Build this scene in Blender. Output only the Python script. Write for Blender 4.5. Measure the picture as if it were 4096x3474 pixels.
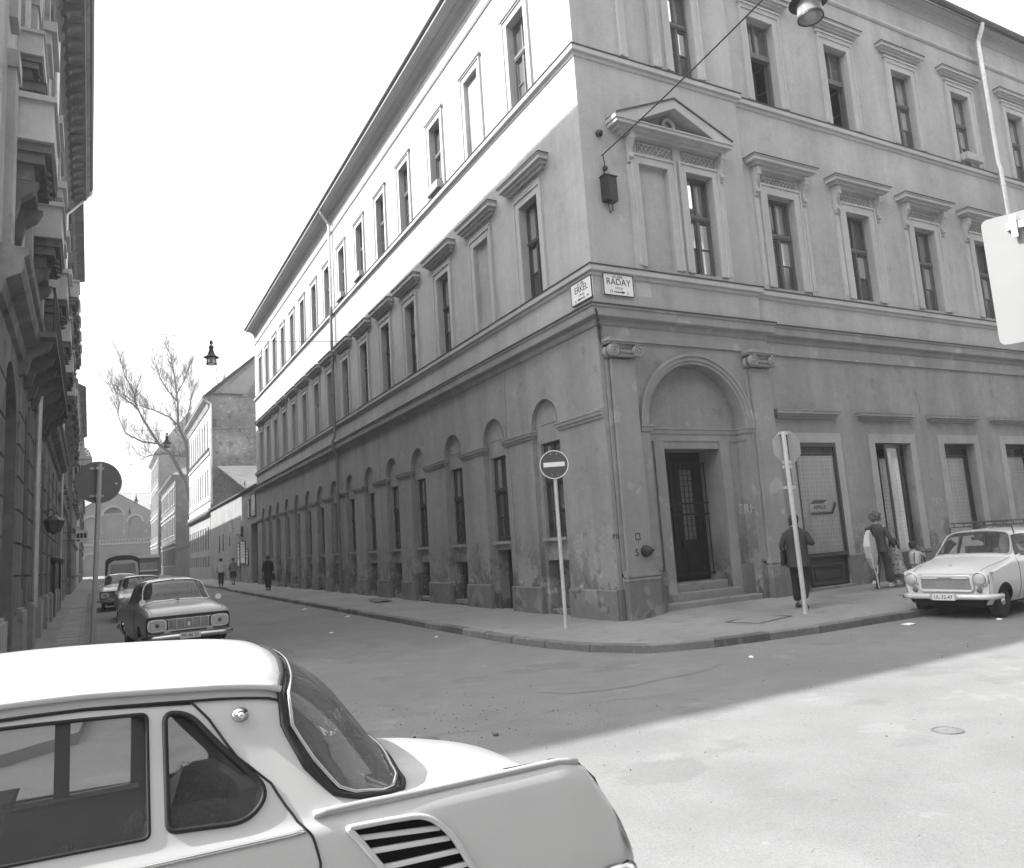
import bpy, bmesh, math, random
from mathutils import Vector, Matrix
from mathutils.geometry import tessellate_polygon, delaunay_2d_cdt

for o in list(bpy.data.objects): bpy.data.objects.remove(o)
SC = bpy.context.scene
COL = SC.collection
random.seed(7)
R = math.radians
PI = math.pi

# ---------------------------------------------------------------- camera, sky, sun, exposure
cd = bpy.data.cameras.new('camera'); cam = bpy.data.objects.new('camera', cd); COL.objects.link(cam)
cd.sensor_width = 36; cd.sensor_fit = 'HORIZONTAL'; cd.lens = 26.661; cd.clip_start = .05; cd.clip_end = 3000
_r = Vector((.879946, -.470495, -.065808)); _u = Vector((-.009958, -.156758, .987587)); _f = Vector((.47497, .868367, .142623))
cam.matrix_world = Matrix(((_r.x, _u.x, -_f.x, -8.7642), (_r.y, _u.y, -_f.y, -12.1765), (_r.z, _u.z, -_f.z, 1.62), (0, 0, 0, 1)))
SC.camera = cam

SUN_DIR = Vector((-1.015, .332, 1.0)).normalized()            # towards the sun
SUN_EL = math.degrees(math.asin(SUN_DIR.z)); SUN_AZ = math.atan2(SUN_DIR.x, SUN_DIR.y)
w = bpy.data.worlds.new('World'); SC.world = w; w.use_nodes = True
nt = w.node_tree; nt.nodes.clear()
sky = nt.nodes.new('ShaderNodeTexSky'); sky.sky_type = 'NISHITA'; sky.sun_disc = False
sky.sun_elevation = R(SUN_EL); sky.sun_rotation = SUN_AZ; sky.air_density = 1.0; sky.dust_density = 8.0; sky.ozone_density = 1.0; sky.altitude = 100
bw = nt.nodes.new('ShaderNodeRGBToBW'); bg = nt.nodes.new('ShaderNodeBackground'); wo = nt.nodes.new('ShaderNodeOutputWorld')
pw = nt.nodes.new('ShaderNodeMath'); pw.operation = 'POWER'; pw.inputs[1].default_value = .55                    # thin bright overcast: evens the sky out
nt.links.new(sky.outputs[0], bw.inputs[0]); nt.links.new(bw.outputs[0], pw.inputs[0])
sc_ = nt.nodes.new('ShaderNodeMath'); sc_.operation = 'MULTIPLY'; sc_.inputs[1].default_value = 2.6; nt.links.new(pw.outputs[0], sc_.inputs[0]); nt.links.new(sc_.outputs[0], bg.inputs[0]); bg.inputs[1].default_value = .13
nt.links.new(bg.outputs[0], wo.inputs[0])
sd = bpy.data.lights.new('sun', 'SUN'); sd.energy = 3.1; sd.angle = R(.53); sd.color = (1, .995, .985)
sun = bpy.data.objects.new('sun', sd); COL.objects.link(sun)
sun.rotation_euler = SUN_DIR.to_track_quat('Z', 'Y').to_euler(); sun.location = (-30, 20, 60)
SC.view_settings.view_transform = 'Standard'; SC.view_settings.look = 'None'; SC.view_settings.gamma = 1
SC.view_settings.exposure = 1.82; SC.view_settings.use_curve_mapping = False
SC.cycles.max_bounces = 6; SC.cycles.diffuse_bounces = 3; SC.cycles.glossy_bounces = 3; SC.cycles.transparent_max_bounces = 12
SC.cycles.transmission_bounces = 4; SC.cycles.caustics_reflective = False; SC.cycles.caustics_refractive = False

# ---------------------------------------------------------------- materials (black and white photograph: greys)
MATS = {}
def mat(name, base, rough=.85, var=.12, scale=6.0, bump=0.0, bscale=60.0, spec=.3, metal=0.0, coat=0.0, stains=None, streak=0.0, grime=None, grain=None):
    """grey principled material: mottled base, optional fine relief, dark or pale stains with their own outline"""
    if name in MATS: return MATS[name]
    m = bpy.data.materials.new(name); m.use_nodes = True; n = m.node_tree.nodes; l = m.node_tree.links
    b = n['Principled BSDF']; b.inputs['Roughness'].default_value = rough; b.inputs['Metallic'].default_value = metal
    b.inputs['Specular IOR Level'].default_value = spec; b.inputs['Coat Weight'].default_value = coat; b.inputs['Coat Roughness'].default_value = .08
    m.diffuse_color = (base, base, base, 1)
    geo = n.new('ShaderNodeNewGeometry'); pos = geo.outputs['Position']
    def noise(sc, det=5, vec=pos, ro=.55):
        t = n.new('ShaderNodeTexNoise'); t.inputs['Scale'].default_value = sc; t.inputs['Detail'].default_value = det; t.inputs['Roughness'].default_value = ro
        l.new(vec, t.inputs['Vector']); return t.outputs['Fac']
    def ramp(src, a, b_, lo=0.0, hi=1.0):
        r = n.new('ShaderNodeMapRange'); r.inputs[1].default_value = a; r.inputs[2].default_value = b_; r.inputs[3].default_value = lo; r.inputs[4].default_value = hi
        l.new(src, r.inputs[0]); return r.outputs[0]
    def math_(op, a, b_):
        q = n.new('ShaderNodeMath'); q.operation = op
        for i, v in enumerate((a, b_)):
            if isinstance(v, (int, float)): q.inputs[i].default_value = v
            else: l.new(v, q.inputs[i])
        return q.outputs[0]
    val = base
    if var:
        f1 = ramp(noise(scale / 10, 4), .3, .7, 1 - var, 1 + var)
        f2 = ramp(noise(scale, 6), .25, .75, 1 - var * .7, 1 + var * .7)
        val = math_('MULTIPLY', math_('MULTIPLY', f1, f2), base)
    if streak:                                                    # rain streaks: noise stretched along the vertical
        mp = n.new('ShaderNodeMapping'); mp.inputs['Scale'].default_value = (1.5, 1.5, .13); l.new(pos, mp.inputs[0])
        val = math_('MULTIPLY', val, ramp(noise(1.0, 7, mp.outputs[0], .62), .32, .72, 1 + streak * .4, 1 - streak))
    if stains:
        for (sc, thr, wid, mul) in stains:
            val = math_('MULTIPLY', val, ramp(noise(sc, 6), thr, thr + wid, 1.0, mul))
    if grime:                                                     # worn, damp patches in a belt above the pavement
        z0, z1, mul, pale = grime
        sx = n.new('ShaderNodeSeparateXYZ'); l.new(pos, sx.inputs[0])
        belt = ramp(math_('ADD', sx.outputs[2], math_('MULTIPLY', noise(.7, 5), 1.6)), z1 + .8, z0 + .8)
        pat = ramp(noise(1.5, 8, ro=.68), .47, .52)
        pat2 = ramp(noise(3.3, 8, ro=.7), .58, .62)
        val = math_('MULTIPLY', val, math_('ADD', 1.0, math_('MULTIPLY', math_('MULTIPLY', belt, pat), mul - 1)))
        val = math_('MULTIPLY', val, math_('ADD', 1.0, math_('MULTIPLY', math_('MULTIPLY', belt, pat2), pale - 1)))
    if grain:                                                     # coarse aggregate / brushed texture
        val = math_('MULTIPLY', val, ramp(noise(grain[0], 3, ro=.8), .3, .7, 1 - grain[1], 1 + grain[1]))
    if val is not base:
        cmb = n.new('ShaderNodeCombineColor')
        for i in range(3): l.new(val, cmb.inputs[i])
        l.new(cmb.outputs[0], b.inputs['Base Color'])
    else: b.inputs['Base Color'].default_value = (base, base, base, 1)
    if bump:
        bp = n.new('ShaderNodeBump'); bp.inputs['Strength'].default_value = bump; bp.inputs['Distance'].default_value = .02
        l.new(noise(bscale, 6), bp.inputs['Height']); l.new(bp.outputs[0], b.inputs['Normal'])
    MATS[name] = m; return m

def glass_mat(name, tint=.85, refl=1.0, rough=.02, dust_haze=0.0):
    if name in MATS: return MATS[name]
    m = bpy.data.materials.new(name); m.use_nodes = True; n = m.node_tree.nodes; l = m.node_tree.links
    for x in list(n):
        if x.type == 'BSDF_PRINCIPLED': n.remove(x)
    out = n['Material Output']; tr = n.new('ShaderNodeBsdfTransparent'); tr.inputs[0].default_value = (tint, tint, tint, 1)
    gl = n.new('ShaderNodeBsdfGlossy'); gl.inputs['Roughness'].default_value = rough; gl.inputs[0].default_value = (.9, .9, .9, 1)
    fr = n.new('ShaderNodeFresnel'); fr.inputs[0].default_value = 1.5
    mu = n.new('ShaderNodeMath'); mu.operation = 'MULTIPLY'; mu.inputs[1].default_value = refl; mu.use_clamp = True; l.new(fr.outputs[0], mu.inputs[0])
    mx = n.new('ShaderNodeMixShader'); l.new(mu.outputs[0], mx.inputs[0]); l.new(tr.outputs[0], mx.inputs[1]); l.new(gl.outputs[0], mx.inputs[2])
    if dust_haze:                                                      # bright haze put in as diffuse white, with dust on old glass
        df = n.new('ShaderNodeBsdfDiffuse'); df.inputs[0].default_value = (.62, .62, .62, 1); m2 = n.new('ShaderNodeMixShader'); m2.inputs[0].default_value = dust_haze
        l.new(mx.outputs[0], m2.inputs[1]); l.new(df.outputs[0], m2.inputs[2]); l.new(m2.outputs[0], out.inputs[0])
    else: l.new(mx.outputs[0], out.inputs[0])
    MATS[name] = m; return m

M_UP = mat('plaster_upper', .42, .9, .09, 5, .25, 55, .2, streak=.17, stains=[(.35, .5, .15, .86), (1.3, .6, .05, .90), (2.6, .66, .03, 1.1)], grain=(22, .09))
M_GF = mat('plaster_ground', .30, .9, .12, 5, .35, 45, .2, streak=.2, stains=[(.5, .52, .15, .80), (1.7, .62, .04, .84), (3.2, .66, .03, 1.16)], grime=(.3, 2.0, .42, 1.75), grain=(22, .10))
M_PLINTH = mat('plinth_render', .19, .9, .16, 6, .4, 40, .2, streak=.2, stains=[(1.6, .58, .05, 1.35), (2.5, .62, .04, .6)])
M_TRIM = mat('plaster_trim', .45, .88, .08, 7, .2, 60, .2, streak=.12)
M_TRIMG = mat('plaster_trim_ground', .29, .88, .10, 7, .3, 60, .2, streak=.16, stains=[(2.2, .6, .05, 1.25)])
M_FLASH = mat('sheet_metal_flashing', .06, .6, .25, 8, spec=.4)
M_CORN = mat('cornice_render', .34, .9, .1, 6, .2, 50, .2)
M_FRAME = mat('dark_window_paint', .05, .55, .2, 20, .1, 90, .4)
M_FRAME2 = mat('grey_window_paint', .11, .6, .18, 20, .1, 90, .4)
M_GLASS = glass_mat('window_glass', .95, 1.6, .02, .10)
M_CURT = mat('net_curtain', .72, .95, .12, 14, streak=.25)
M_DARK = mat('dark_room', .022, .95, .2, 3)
M_DOOR = mat('old_door_wood', .022, .55, .25, 25, .3, 70, .4)
M_IRON = mat('black_iron', .02, .5, .3, 30, .2, 90, .5)
M_ZINC = mat('zinc_pipe', .62, .38, .15, 12, spec=.6, metal=.4, streak=.1)
M_STONE = mat('step_stone', .25, .85, .14, 9, .4, 60, .25, stains=[(3, .6, .06, .7)])
M_PAVE = mat('pavement_asphalt', .25, .92, .13, 4, .25, 130, .2, stains=[(.6, .56, .12, .85), (2.4, .63, .04, .82), (7, .7, .03, 1.25)], grain=(60, .2))
M_ROAD = mat('road_asphalt', .205, .93, .11, 2.2, .3, 150, .2, stains=[(.25, .5, .2, .80), (.9, .6, .05, .86), (1.9, .64, .03, 1.13), (9, .70, .03, 1.25), (14, .70, .02, .6), (45, .66, .03, .72)], grain=(70, .15))
M_KERB = mat('kerb_granite', .16, .85, .2, 9, .5, 70, .25, stains=[(5, .6, .05, 1.4)])
M_ENAMEL = mat('white_enamel', .80, .25, .04, 10, spec=.5, stains=[(6, .68, .03, .7)])
M_INK = mat('black_print', .03, .6, 0)
M_SIGNDARK = mat('sign_red_enamel', .075, .35, .06, 8, spec=.5)
M_SIGNBACK = mat('grey_sign_back', .38, .55, .08, 8, spec=.4)
M_POLE = mat('galvanised_pole', .52, .5, .14, 14, spec=.5, metal=.2, streak=.1)
M_PAPER = mat('paper_white', .75, .9, .06, 20)
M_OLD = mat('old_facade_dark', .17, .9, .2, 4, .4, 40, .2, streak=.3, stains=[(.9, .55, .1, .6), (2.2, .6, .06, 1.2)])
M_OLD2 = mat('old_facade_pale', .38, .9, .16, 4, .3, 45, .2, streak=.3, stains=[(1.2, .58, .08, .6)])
M_OLDPIER = mat('old_pier_stone', .34, .88, .18, 6, .5, 50, .2, streak=.2, stains=[(2.2, .6, .06, .6)])
M_BOX = mat('balcony_render', .48, .9, .12, 6, .2, 50, .2, streak=.15)
M_ROOF = mat('dark_roof_tile', .10, .85, .25, 10, .4, 30)

# ---------------------------------------------------------------- helpers
class MB:
    """collects geometry for ONE mesh object"""
    def __init__(s): s.v = []; s.f = []
    def add(s, vs, fs):
        k = len(s.v); s.v += [tuple(p) for p in vs]; s.f += [tuple(i + k for i in f) for f in fs]; return s
    def box(s, x0, x1, y0, y1, z0, z1):
        return s.add([(x0, y0, z0), (x1, y0, z0), (x1, y1, z0), (x0, y1, z0), (x0, y0, z1), (x1, y0, z1), (x1, y1, z1), (x0, y1, z1)],
                     [(0, 3, 2, 1), (4, 5, 6, 7), (0, 1, 5, 4), (1, 2, 6, 5), (2, 3, 7, 6), (3, 0, 4, 7)])
    def quad(s, a, b, c, d): return s.add([a, b, c, d], [(0, 1, 2, 3)])
    def tube(s, pts, r, n=8, cap=True, r1=None):
        pts = [Vector(p) for p in pts]; m = len(pts); vs = []; up0 = None
        for i, p in enumerate(pts):
            t = (pts[min(i + 1, m - 1)] - pts[max(i - 1, 0)]).normalized()
            up = Vector((0, 0, 1)) if abs(t.z) < .95 else Vector((1, 0, 0))
            if up0 is not None:
                up = up0
            a = t.cross(up).normalized(); b_ = a.cross(t).normalized(); up0 = b_
            rr = r if r1 is None else r + (r1 - r) * i / max(1, m - 1)
            for k in range(n):
                an = 2 * PI * k / n; vs.append(p + a * (math.cos(an) * rr) + b_ * (math.sin(an) * rr))
        fs = [(i * n + k, i * n + (k + 1) % n, (i + 1) * n + (k + 1) % n, (i + 1) * n + k) for i in range(m - 1) for k in range(n)]
        if cap: fs += [tuple(range(n - 1, -1, -1)), tuple((m - 1) * n + k for k in range(n))]
        return s.add(vs, fs)
    def lathe(s, prof, n=20, c=(0, 0, 0), axis='z', cap=True):
        vs = []
        for (r, h) in prof:
            for k in range(n):
                a = 2 * PI * k / n; p = (r * math.cos(a), r * math.sin(a), h)
                if axis == 'y': p = (p[0], p[2], p[1])
                if axis == 'x': p = (p[2], p[0], p[1])
                vs.append((p[0] + c[0], p[1] + c[1], p[2] + c[2]))
        m = len(prof)
        fs = [(i * n + k, i * n + (k + 1) % n, (i + 1) * n + (k + 1) % n, (i + 1) * n + k) for i in range(m - 1) for k in range(n)]
        if cap: fs += [tuple(range(n - 1, -1, -1)), tuple((m - 1) * n + k for k in range(n))]
        return s.add(vs, fs)
    def prism(s, poly, fn, d0, d1):
        """2D polygon extruded from depth d0 to d1; fn(a, b, d) -> point"""
        n = len(poly); tri = tessellate_polygon([[Vector((p[0], p[1], 0)) for p in poly]])
        vs = [fn(p[0], p[1], d0) for p in poly] + [fn(p[0], p[1], d1) for p in poly]
        fs = [tuple(t) for t in tri] + [tuple(i + n for i in reversed(t)) for t in tri]
        fs += [(i, (i + 1) % n, n + (i + 1) % n, n + i) for i in range(n)]
        return s.add(vs, fs)
    def holed(s, outer, holes, fn, d=0.0, depths=None):
        """flat polygon with holes; every hole gets reveals to its own depth"""
        loops = [outer] + holes; flat = [p for lp in loops for p in lp]
        tri = tessellate_polygon([[Vector((p[0], p[1], 0)) for p in lp] for lp in loops])
        s.add([fn(p[0], p[1], d) for p in flat], [tuple(t) for t in tri])
        for h, dep in zip(holes, depths or [0] * len(holes)):
            if not dep: continue
            n = len(h)
            s.add([fn(p[0], p[1], d) for p in h] + [fn(p[0], p[1], d + dep) for p in h], [(i, (i + 1) % n, n + (i + 1) % n, n + i) for i in range(n)])
        return s
    def sweep(s, prof, p0, p1, out, up=(0, 0, 1), close=True):
        """moulding: profile of (outward, up) swept from p0 to p1"""
        p0 = Vector(p0); p1 = Vector(p1); o = Vector(out); u = Vector(up); n = len(prof)
        vs = [p0 + o * a + u * b for a, b in prof] + [p1 + o * a + u * b for a, b in prof]
        fs = [(i, i + 1, n + i + 1, n + i) for i in range(n - 1)]
        if close:
            fs.append((n - 1, 0, n, 2 * n - 1)); fs += [tuple(range(n - 1, -1, -1)), tuple(range(n, 2 * n))]
        return s.add(vs, fs)
    def mesh(s, name, m=None, smooth=False):
        me = bpy.data.meshes.new(name); me.from_pydata(s.v, [], s.f)
        bm = bmesh.new(); bm.from_mesh(me); bmesh.ops.recalc_face_normals(bm, faces=bm.faces); bm.to_mesh(me); bm.free()
        if m: me.materials.append(m)
        if smooth:
            for p in me.polygons: p.use_smooth = True
        return me
    def obj(s, name, m=None, parent=None, smooth=False, loc=None, rot=None):
        return link(name, s.mesh(name, m, smooth), parent, loc, rot)

def link(name, me, parent=None, loc=None, rot=None):
    o = bpy.data.objects.new(name, me); COL.objects.link(o)
    if parent: o.parent = parent
    if loc is not None: o.location = loc
    if rot is not None: o.rotation_euler = rot
    return o
def tag(o, label, cat, group=None):
    o['label'] = label; o['category'] = cat
    if group: o['group'] = group
    return o
def thing(name, label, cat, loc=(0, 0, 0), rotz=0.0, group=None):
    o = bpy.data.objects.new(name, None); COL.objects.link(o); o.location = loc; o.rotation_euler = (0, 0, rotz); o.empty_display_size = .2
    return tag(o, label, cat, group)
def copy_tree(o, parent=None):
    c = o.copy(); COL.objects.link(c)
    if parent: c.parent = parent
    for ch in list(o.children): copy_tree(ch, c)
    return c
def bake(o):
    """apply an object's modifiers without operators"""
    dg = bpy.context.evaluated_depsgraph_get(); dg.update()
    me = bpy.data.meshes.new_from_object(o.evaluated_get(dg)); o.modifiers.clear(); o.data = me; return o
def text_mesh(txt, size, m, ext=.002, align='CENTER'):
    cu = bpy.data.curves.new('lettering', 'FONT'); cu.body = txt; cu.size = size; cu.align_x = align; cu.align_y = 'CENTER'; cu.extrude = ext; cu.resolution_u = 3
    o = bpy.data.objects.new('lettering', cu); COL.objects.link(o); dg = bpy.context.evaluated_depsgraph_get(); dg.update()
    me = bpy.data.meshes.new_from_object(o.evaluated_get(dg)); bpy.data.objects.remove(o); me.materials.clear(); me.materials.append(m); return me
def letters(txt, size, m, parent, loc, rot=(PI / 2, 0, 0), sx=1.0, bold=0.0):
    me = text_mesh(txt, size, m)
    o = link('lettering', me, parent, loc, rot); o.scale = (sx, 1, 1); return o
def ngon_band(r0, r1, c, zs, n): return half_disc(c, r0, zs, n) + half_disc(c, r1, zs, n)[::-1]
def rect(a0, a1, b0, b1): return [(a0, b0), (a1, b0), (a1, b1), (a0, b1)]
def arch(c, r, z0, zs, n=20): return [(c - r, z0), (c + r, z0)] + [(c + r * math.cos(PI * k / n), zs + r * math.sin(PI * k / n)) for k in range(n + 1)]
def half_disc(c, r, zs, n=20): return [(c + r * math.cos(PI * k / n), zs + r * math.sin(PI * k / n)) for k in range(n + 1)]
# ---------------------------------------------------------------- ground
def sstep(a, b, x):
    t = min(1, max(0, (x - a) / (b - a))); return t * t * (3 - 2 * t)
def gz(y): return .004 * min(max(0, y), 260)
mb = MB()
ys = [-600, -120, -40, -14, 0, 20, 45, 80, 130, 200, 260, 700]; xs = [-600, -120, -30, -12, 0, 12, 30, 120, 600]
g = [[(x, y, -.12 + gz(y)) for x in xs] for y in ys]
mb.add([p for r_ in g for p in r_], [(j * 9 + i, j * 9 + i + 1, (j + 1) * 9 + i + 1, (j + 1) * 9 + i) for j in range(len(ys) - 1) for i in range(8)])
road = mb.obj('road', M_ROAD); road['kind'] = 'structure'

OUT = [(-2.45, 62.2), (-2.45, 50), (-2.45, 41.5), (-2.44, 30), (-2.44, 20), (-2.43, 10), (-2.43, 4), (-2.42, 1), (-2.39, -.3), (-2.34, -.9), (-2.22, -1.55), (-2.02, -2.3), (-1.72, -2.82),
       (-1.31, -3.1), (-.85, -3.22), (-.35, -3.28), (.4, -3.38), (1.15, -3.47), (4, -3.5), (12, -3.54), (40, -3.6)]
def inner(p):
    if p[1] > .3: return (.3, p[1], gz(p[1]))
    if p[0] < .3: return (.3, .3, 0.02)
    return (p[0], .3, .1 * sstep(0, 1.3, p[0]) + .004 * max(0, p[0] - 1.2))
def dense(pts, step):
    out = [pts[0]]
    for a, b in zip(pts, pts[1:]):
        n = max(1, int(math.dist(a, b) / step)); out += [(a[0] + (b[0] - a[0]) * k / n, a[1] + (b[1] - a[1]) * k / n) for k in range(1, n + 1)]
    return out
KP = dense(OUT, .35)
def nrm(i):
    a = KP[max(0, i - 1)]; b = KP[min(len(KP) - 1, i + 1)]; d = Vector((b[0] - a[0], b[1] - a[1])).normalized(); return Vector((-d.y, d.x))   # towards the building
mb = MB(); NV = 6; vs = []
for i, p in enumerate(KP):
    q = nrm(i); o_ = Vector(p) + q * .17; z0 = gz(p[1]); ii = inner(p)
    for k in range(NV):
        t = k / (NV - 1); vs.append((o_.x + (ii[0] - o_.x) * t, o_.y + (ii[1] - o_.y) * t, z0 + (ii[2] - z0) * t))
mb.add(vs, [(i * NV + k, (i + 1) * NV + k, (i + 1) * NV + k + 1, i * NV + k + 1) for i in range(len(KP) - 1) for k in range(NV - 1)])
pavement = mb.obj('pavement', M_PAVE); pavement['kind'] = 'structure'
def along(pts, step):
    """points at a constant step along a polyline"""
    out = []; d = 0.0; nxt = 0.0
    for a, b in zip(pts, pts[1:]):
        L = math.dist(a, b)
        while nxt <= d + L + 1e-9:
            t = (nxt - d) / L; out.append((a[0] + (b[0] - a[0]) * t, a[1] + (b[1] - a[1]) * t)); nxt += step
        d += L
    return out
KERBS = [M_KERB, mat('kerb_granite_pale', .21, .85, .2, 9, .5, 70, .25, stains=[(5, .6, .05, 1.3)]), mat('kerb_granite_dark', .12, .85, .2, 9, .5, 70, .25, stains=[(5, .6, .05, 1.5)])]
def kerb_mesh(L, seed, n=3):
    rnd = random.Random(seed); m = MB(); c = .012; pr = [(0, -.2), (0.0, -.012 + rnd.uniform(-.004, .003)), (.014, .002), (.17, .003), (.17, -.2)]
    m.sweep(pr, (-L / 2 + .011, 0, 0), (L / 2 - .011, 0, 0), (0, 1, 0)); return m.mesh('kerb_stone', KERBS[seed % 3])
SP = 1.02; KM = [kerb_mesh(SP, s) for s in (0, 1, 3, 2, 6, 4, 9)]
pk = along(OUT, SP); na = 0
for i, (a, b) in enumerate(zip(pk, pk[1:])):
    ang = math.atan2(b[1] - a[1], b[0] - a[0]); mx_, my_ = (a[0] + b[0]) / 2, (a[1] + b[1]) / 2
    low = .085 if 34.5 < my_ < 38.6 else 0.0
    if mx_ > 14: break
    link('kerb_stone', KM[(i * 5) % 7], pavement, (mx_, my_, gz(my_) - low + random.uniform(-.004, .004)), (0, 0, ang + random.uniform(-.006, .006)))

# pavement across the side street, laid with slabs
LA = .0109
def lw(q, s, z=0.0):
    """left row frame: q out from the wall line, s along the street"""
    return (-10.15 + q * math.cos(LA) - s * math.sin(LA), q * math.sin(LA) + s * math.cos(LA), z)
mb = MB(); n = 30; vs = []
for k in range(n + 1):
    s_ = -1.2 + k * 5.0
    vs += [lw(-.6, s_, gz(s_)), lw(1.28, s_, gz(s_)), lw(1.28, s_, gz(s_) - .3)]
mb.add(vs, [f for k in range(n) for f in ((k * 3, k * 3 + 1, k * 3 + 4, k * 3 + 3), (k * 3 + 1, k * 3 + 2, k * 3 + 5, k * 3 + 4))])
pav2 = mb.obj('pavement', mat('pavement_far_side', .22, .92, .12, 4, .5, 110, .2, stains=[(1.1, .57, .08, .8)])); pav2['kind'] = 'structure'
slab_m = mat('pavement_slab', .27, .9, .14, 5, .4, 100, .2, stains=[(2.2, .6, .06, .7)])
mb = MB(); mb.add([(-45, -3.4, 0), (-9.6, -3.4, 0), (-8.95, -2.8, 0), (-8.87, -1.2, 0), (-10, 3, 0), (-45, 3, 0)] , [(0, 1, 2, 3, 4, 5)]); mb.add([(-45, -3.4, 0), (-9.6, -3.4, 0), (-8.95, -2.8, 0), (-8.87, -1.2, 0), (-45, -3.4, -.2), (-9.6, -3.4, -.2), (-8.95, -2.8, -.2), (-8.87, -1.2, -.2)], [(0, 1, 5, 4), (1, 2, 6, 5), (2, 3, 7, 6)]); o = mb.obj('pavement_corner', mat('pavement_far_side', .22), pav2, loc=(0, 0, -.004))
SL = MB().box(-.235, .235, -.49, .49, -.03, .012).mesh('paving_slab', slab_m); SW = MB().box(-.36, .36, -.61, .61, -.03, .008).mesh('paving_slab', slab_m)
for k in range(26):
    s_ = 4.5 + k * 1.0; x, y, z = lw(.78, s_, gz(s_)); link('paving_slab', SL, pav2, (x, y, z + random.uniform(-.004, .004)), (0, 0, LA + random.uniform(-.008, .008)))
KS = kerb_mesh(1.02, 9)
for k in range(45):
    s_ = 2 + k * 1.02; x, y, z = lw(1.30, s_, gz(s_)); link('kerb_stone', KS, pav2, (x, y, z), (0, 0, PI / 2 + LA))

# ---------------------------------------------------------------- mouldings that turn corners
def mould(mb, prof, path, side=1):
    """profile (out, z) along a 2D path with mitred corners; side=1: outward is to the right of the path"""
    P = [Vector(p) for p in path]; n = len(prof); vs = []
    for i, p in enumerate(P):
        ns = []
        for a, b in ((i - 1, i), (i, i + 1)):
            if a < 0 or b >= len(P): continue
            d = (P[b] - P[a]).normalized(); ns.append(Vector((d.y, -d.x)) * side)
        m_ = ns[0] if len(ns) == 1 else (ns[0] + ns[1]) / (1 + ns[0].dot(ns[1]))
        vs += [(p.x + m_.x * a, p.y + m_.y * a, z) for a, z in prof]
    fs = [(i * n + k, i * n + (k + 1) % n, (i + 1) * n + (k + 1) % n, (i + 1) * n + k) for i in range(len(P) - 1) for k in range(n)]
    fs += [tuple(range(n)), tuple((len(P) - 1) * n + k for k in range(n))]
    return mb.add(vs, fs)

# ---------------------------------------------------------------- corner building
B = thing('corner_building', 'long three-storey corner house with round-arched portal between ionic pilasters', 'building')
S_L = 38.4; S_R = 31.0
YC = [2.3, 4.86, 7.45, 10.18, 12.64, 15.18, 17.72, 20.1, 22.47, 24.87, 27.22, 29.6, 31.95, 34.22, 36.4]
XC = [5.95, 8.82, 11.67, 14.52, 17.55, 20.4, 23.25, 26.1, 28.9]
fL = lambda s, z, d=0.0: (d, s, z)
fR = lambda s, z, d=0.0: (s, d, z)
ZT = 15.7
# street side walls, upper storeys
mb = MB(); holes = []; dep = []
for i, c in enumerate(YC):
    blind = i == 1
    holes.append(rect(c - .43, c + .43, 7.2, 9.55)); dep.append(.1 if blind else .24)
    holes.append(rect(c - .42, c + .42, 12.07, 14.36)); dep.append(.1 if blind else .24)
mb.holed(rect(0, S_L, 5.9, 16.6), holes, fL, 0, dep)
for z0, z1 in ((7.2, 9.55), (12.07, 14.36)): mb.add([fL(a, b, .1) for a, b in rect(YC[1] - .43, YC[1] + .43, z0, z1)], [(0, 1, 2, 3)])
mb.obj('upper_wall', M_UP, B)
mb = MB()
mb.holed(rect(0, 4.67, 5.9, 16.8), [rect(1.46, 2.28, 7.28, 9.64), rect(2.8, 3.6, 7.28, 9.68), rect(1.46, 2.2, 12.15, 14.48), rect(2.78, 3.52, 12.15, 14.48)], fR, 0, [.1, .25, .1, .25])
mb.add([fR(a, b, .1) for a, b in rect(1.46, 2.28, 7.28, 9.64)], [(0, 1, 2, 3)]); mb.add([fR(a, b, .1) for a, b in rect(1.46, 2.2, 12.15, 14.48)], [(0, 1, 2, 3)])
holes = []
for c in XC: holes += [rect(c - .47, c + .47, 7.27, 9.66), rect(c - .47, c + .47, 12.14, 14.48)]
mb.holed(rect(4.67, S_R, 5.9, 17.2), holes, lambda s, z, d=0: (s, .12 + d, z), 0, [.25] * len(holes))
mb.quad((4.67, 0, 5.9), (4.67, .12, 5.9), (4.67, .12, 17), (4.67, 0, 17))
mb.obj('upper_wall', M_UP, B)
# ground floor, side street: piers and arched recesses
mb = MB(); holes = []
for c in YC: holes.append(arch(c, .6, -.3, 4.2, 16))
mb.holed(rect(0, S_L, -.4, 5.9), holes, fL, 0, [.12] * len(holes))
KIND = ['blocked', 'door', 'bars', 'bars', 'vent', 'vent', 'door', 'vent', 'door', 'vent', 'tall', 'vent', 'tall', 'vent', 'vent']
for i, c in enumerate(YC):
    h = []; dd = []
    if KIND[i] == 'tall': h = [rect(c - .44, c + .44, .25, 3.83)]; dd = [.3]
    else:
        h = [rect(c - .44, c + .44, 1.69, 3.83)]; dd = [.24]
        z0 = gz(c)
        h.append(rect(c - .36, c + .36, z0 - .06, 1.46 + z0) if KIND[i] == 'door' else rect(c - .45, c + .45, .12 + z0, 1.18 + z0)); dd.append(.32)
    mb.holed(arch(c, .6, -.3, 4.2, 16), h, fL, .12, dd)
mb.quad((0, S_L, -.4), (12, S_L, -.4), (12, S_L, 16.6), (0, S_L, 16.6))
mb.obj('ground_floor_wall', M_GF, B)
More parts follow.
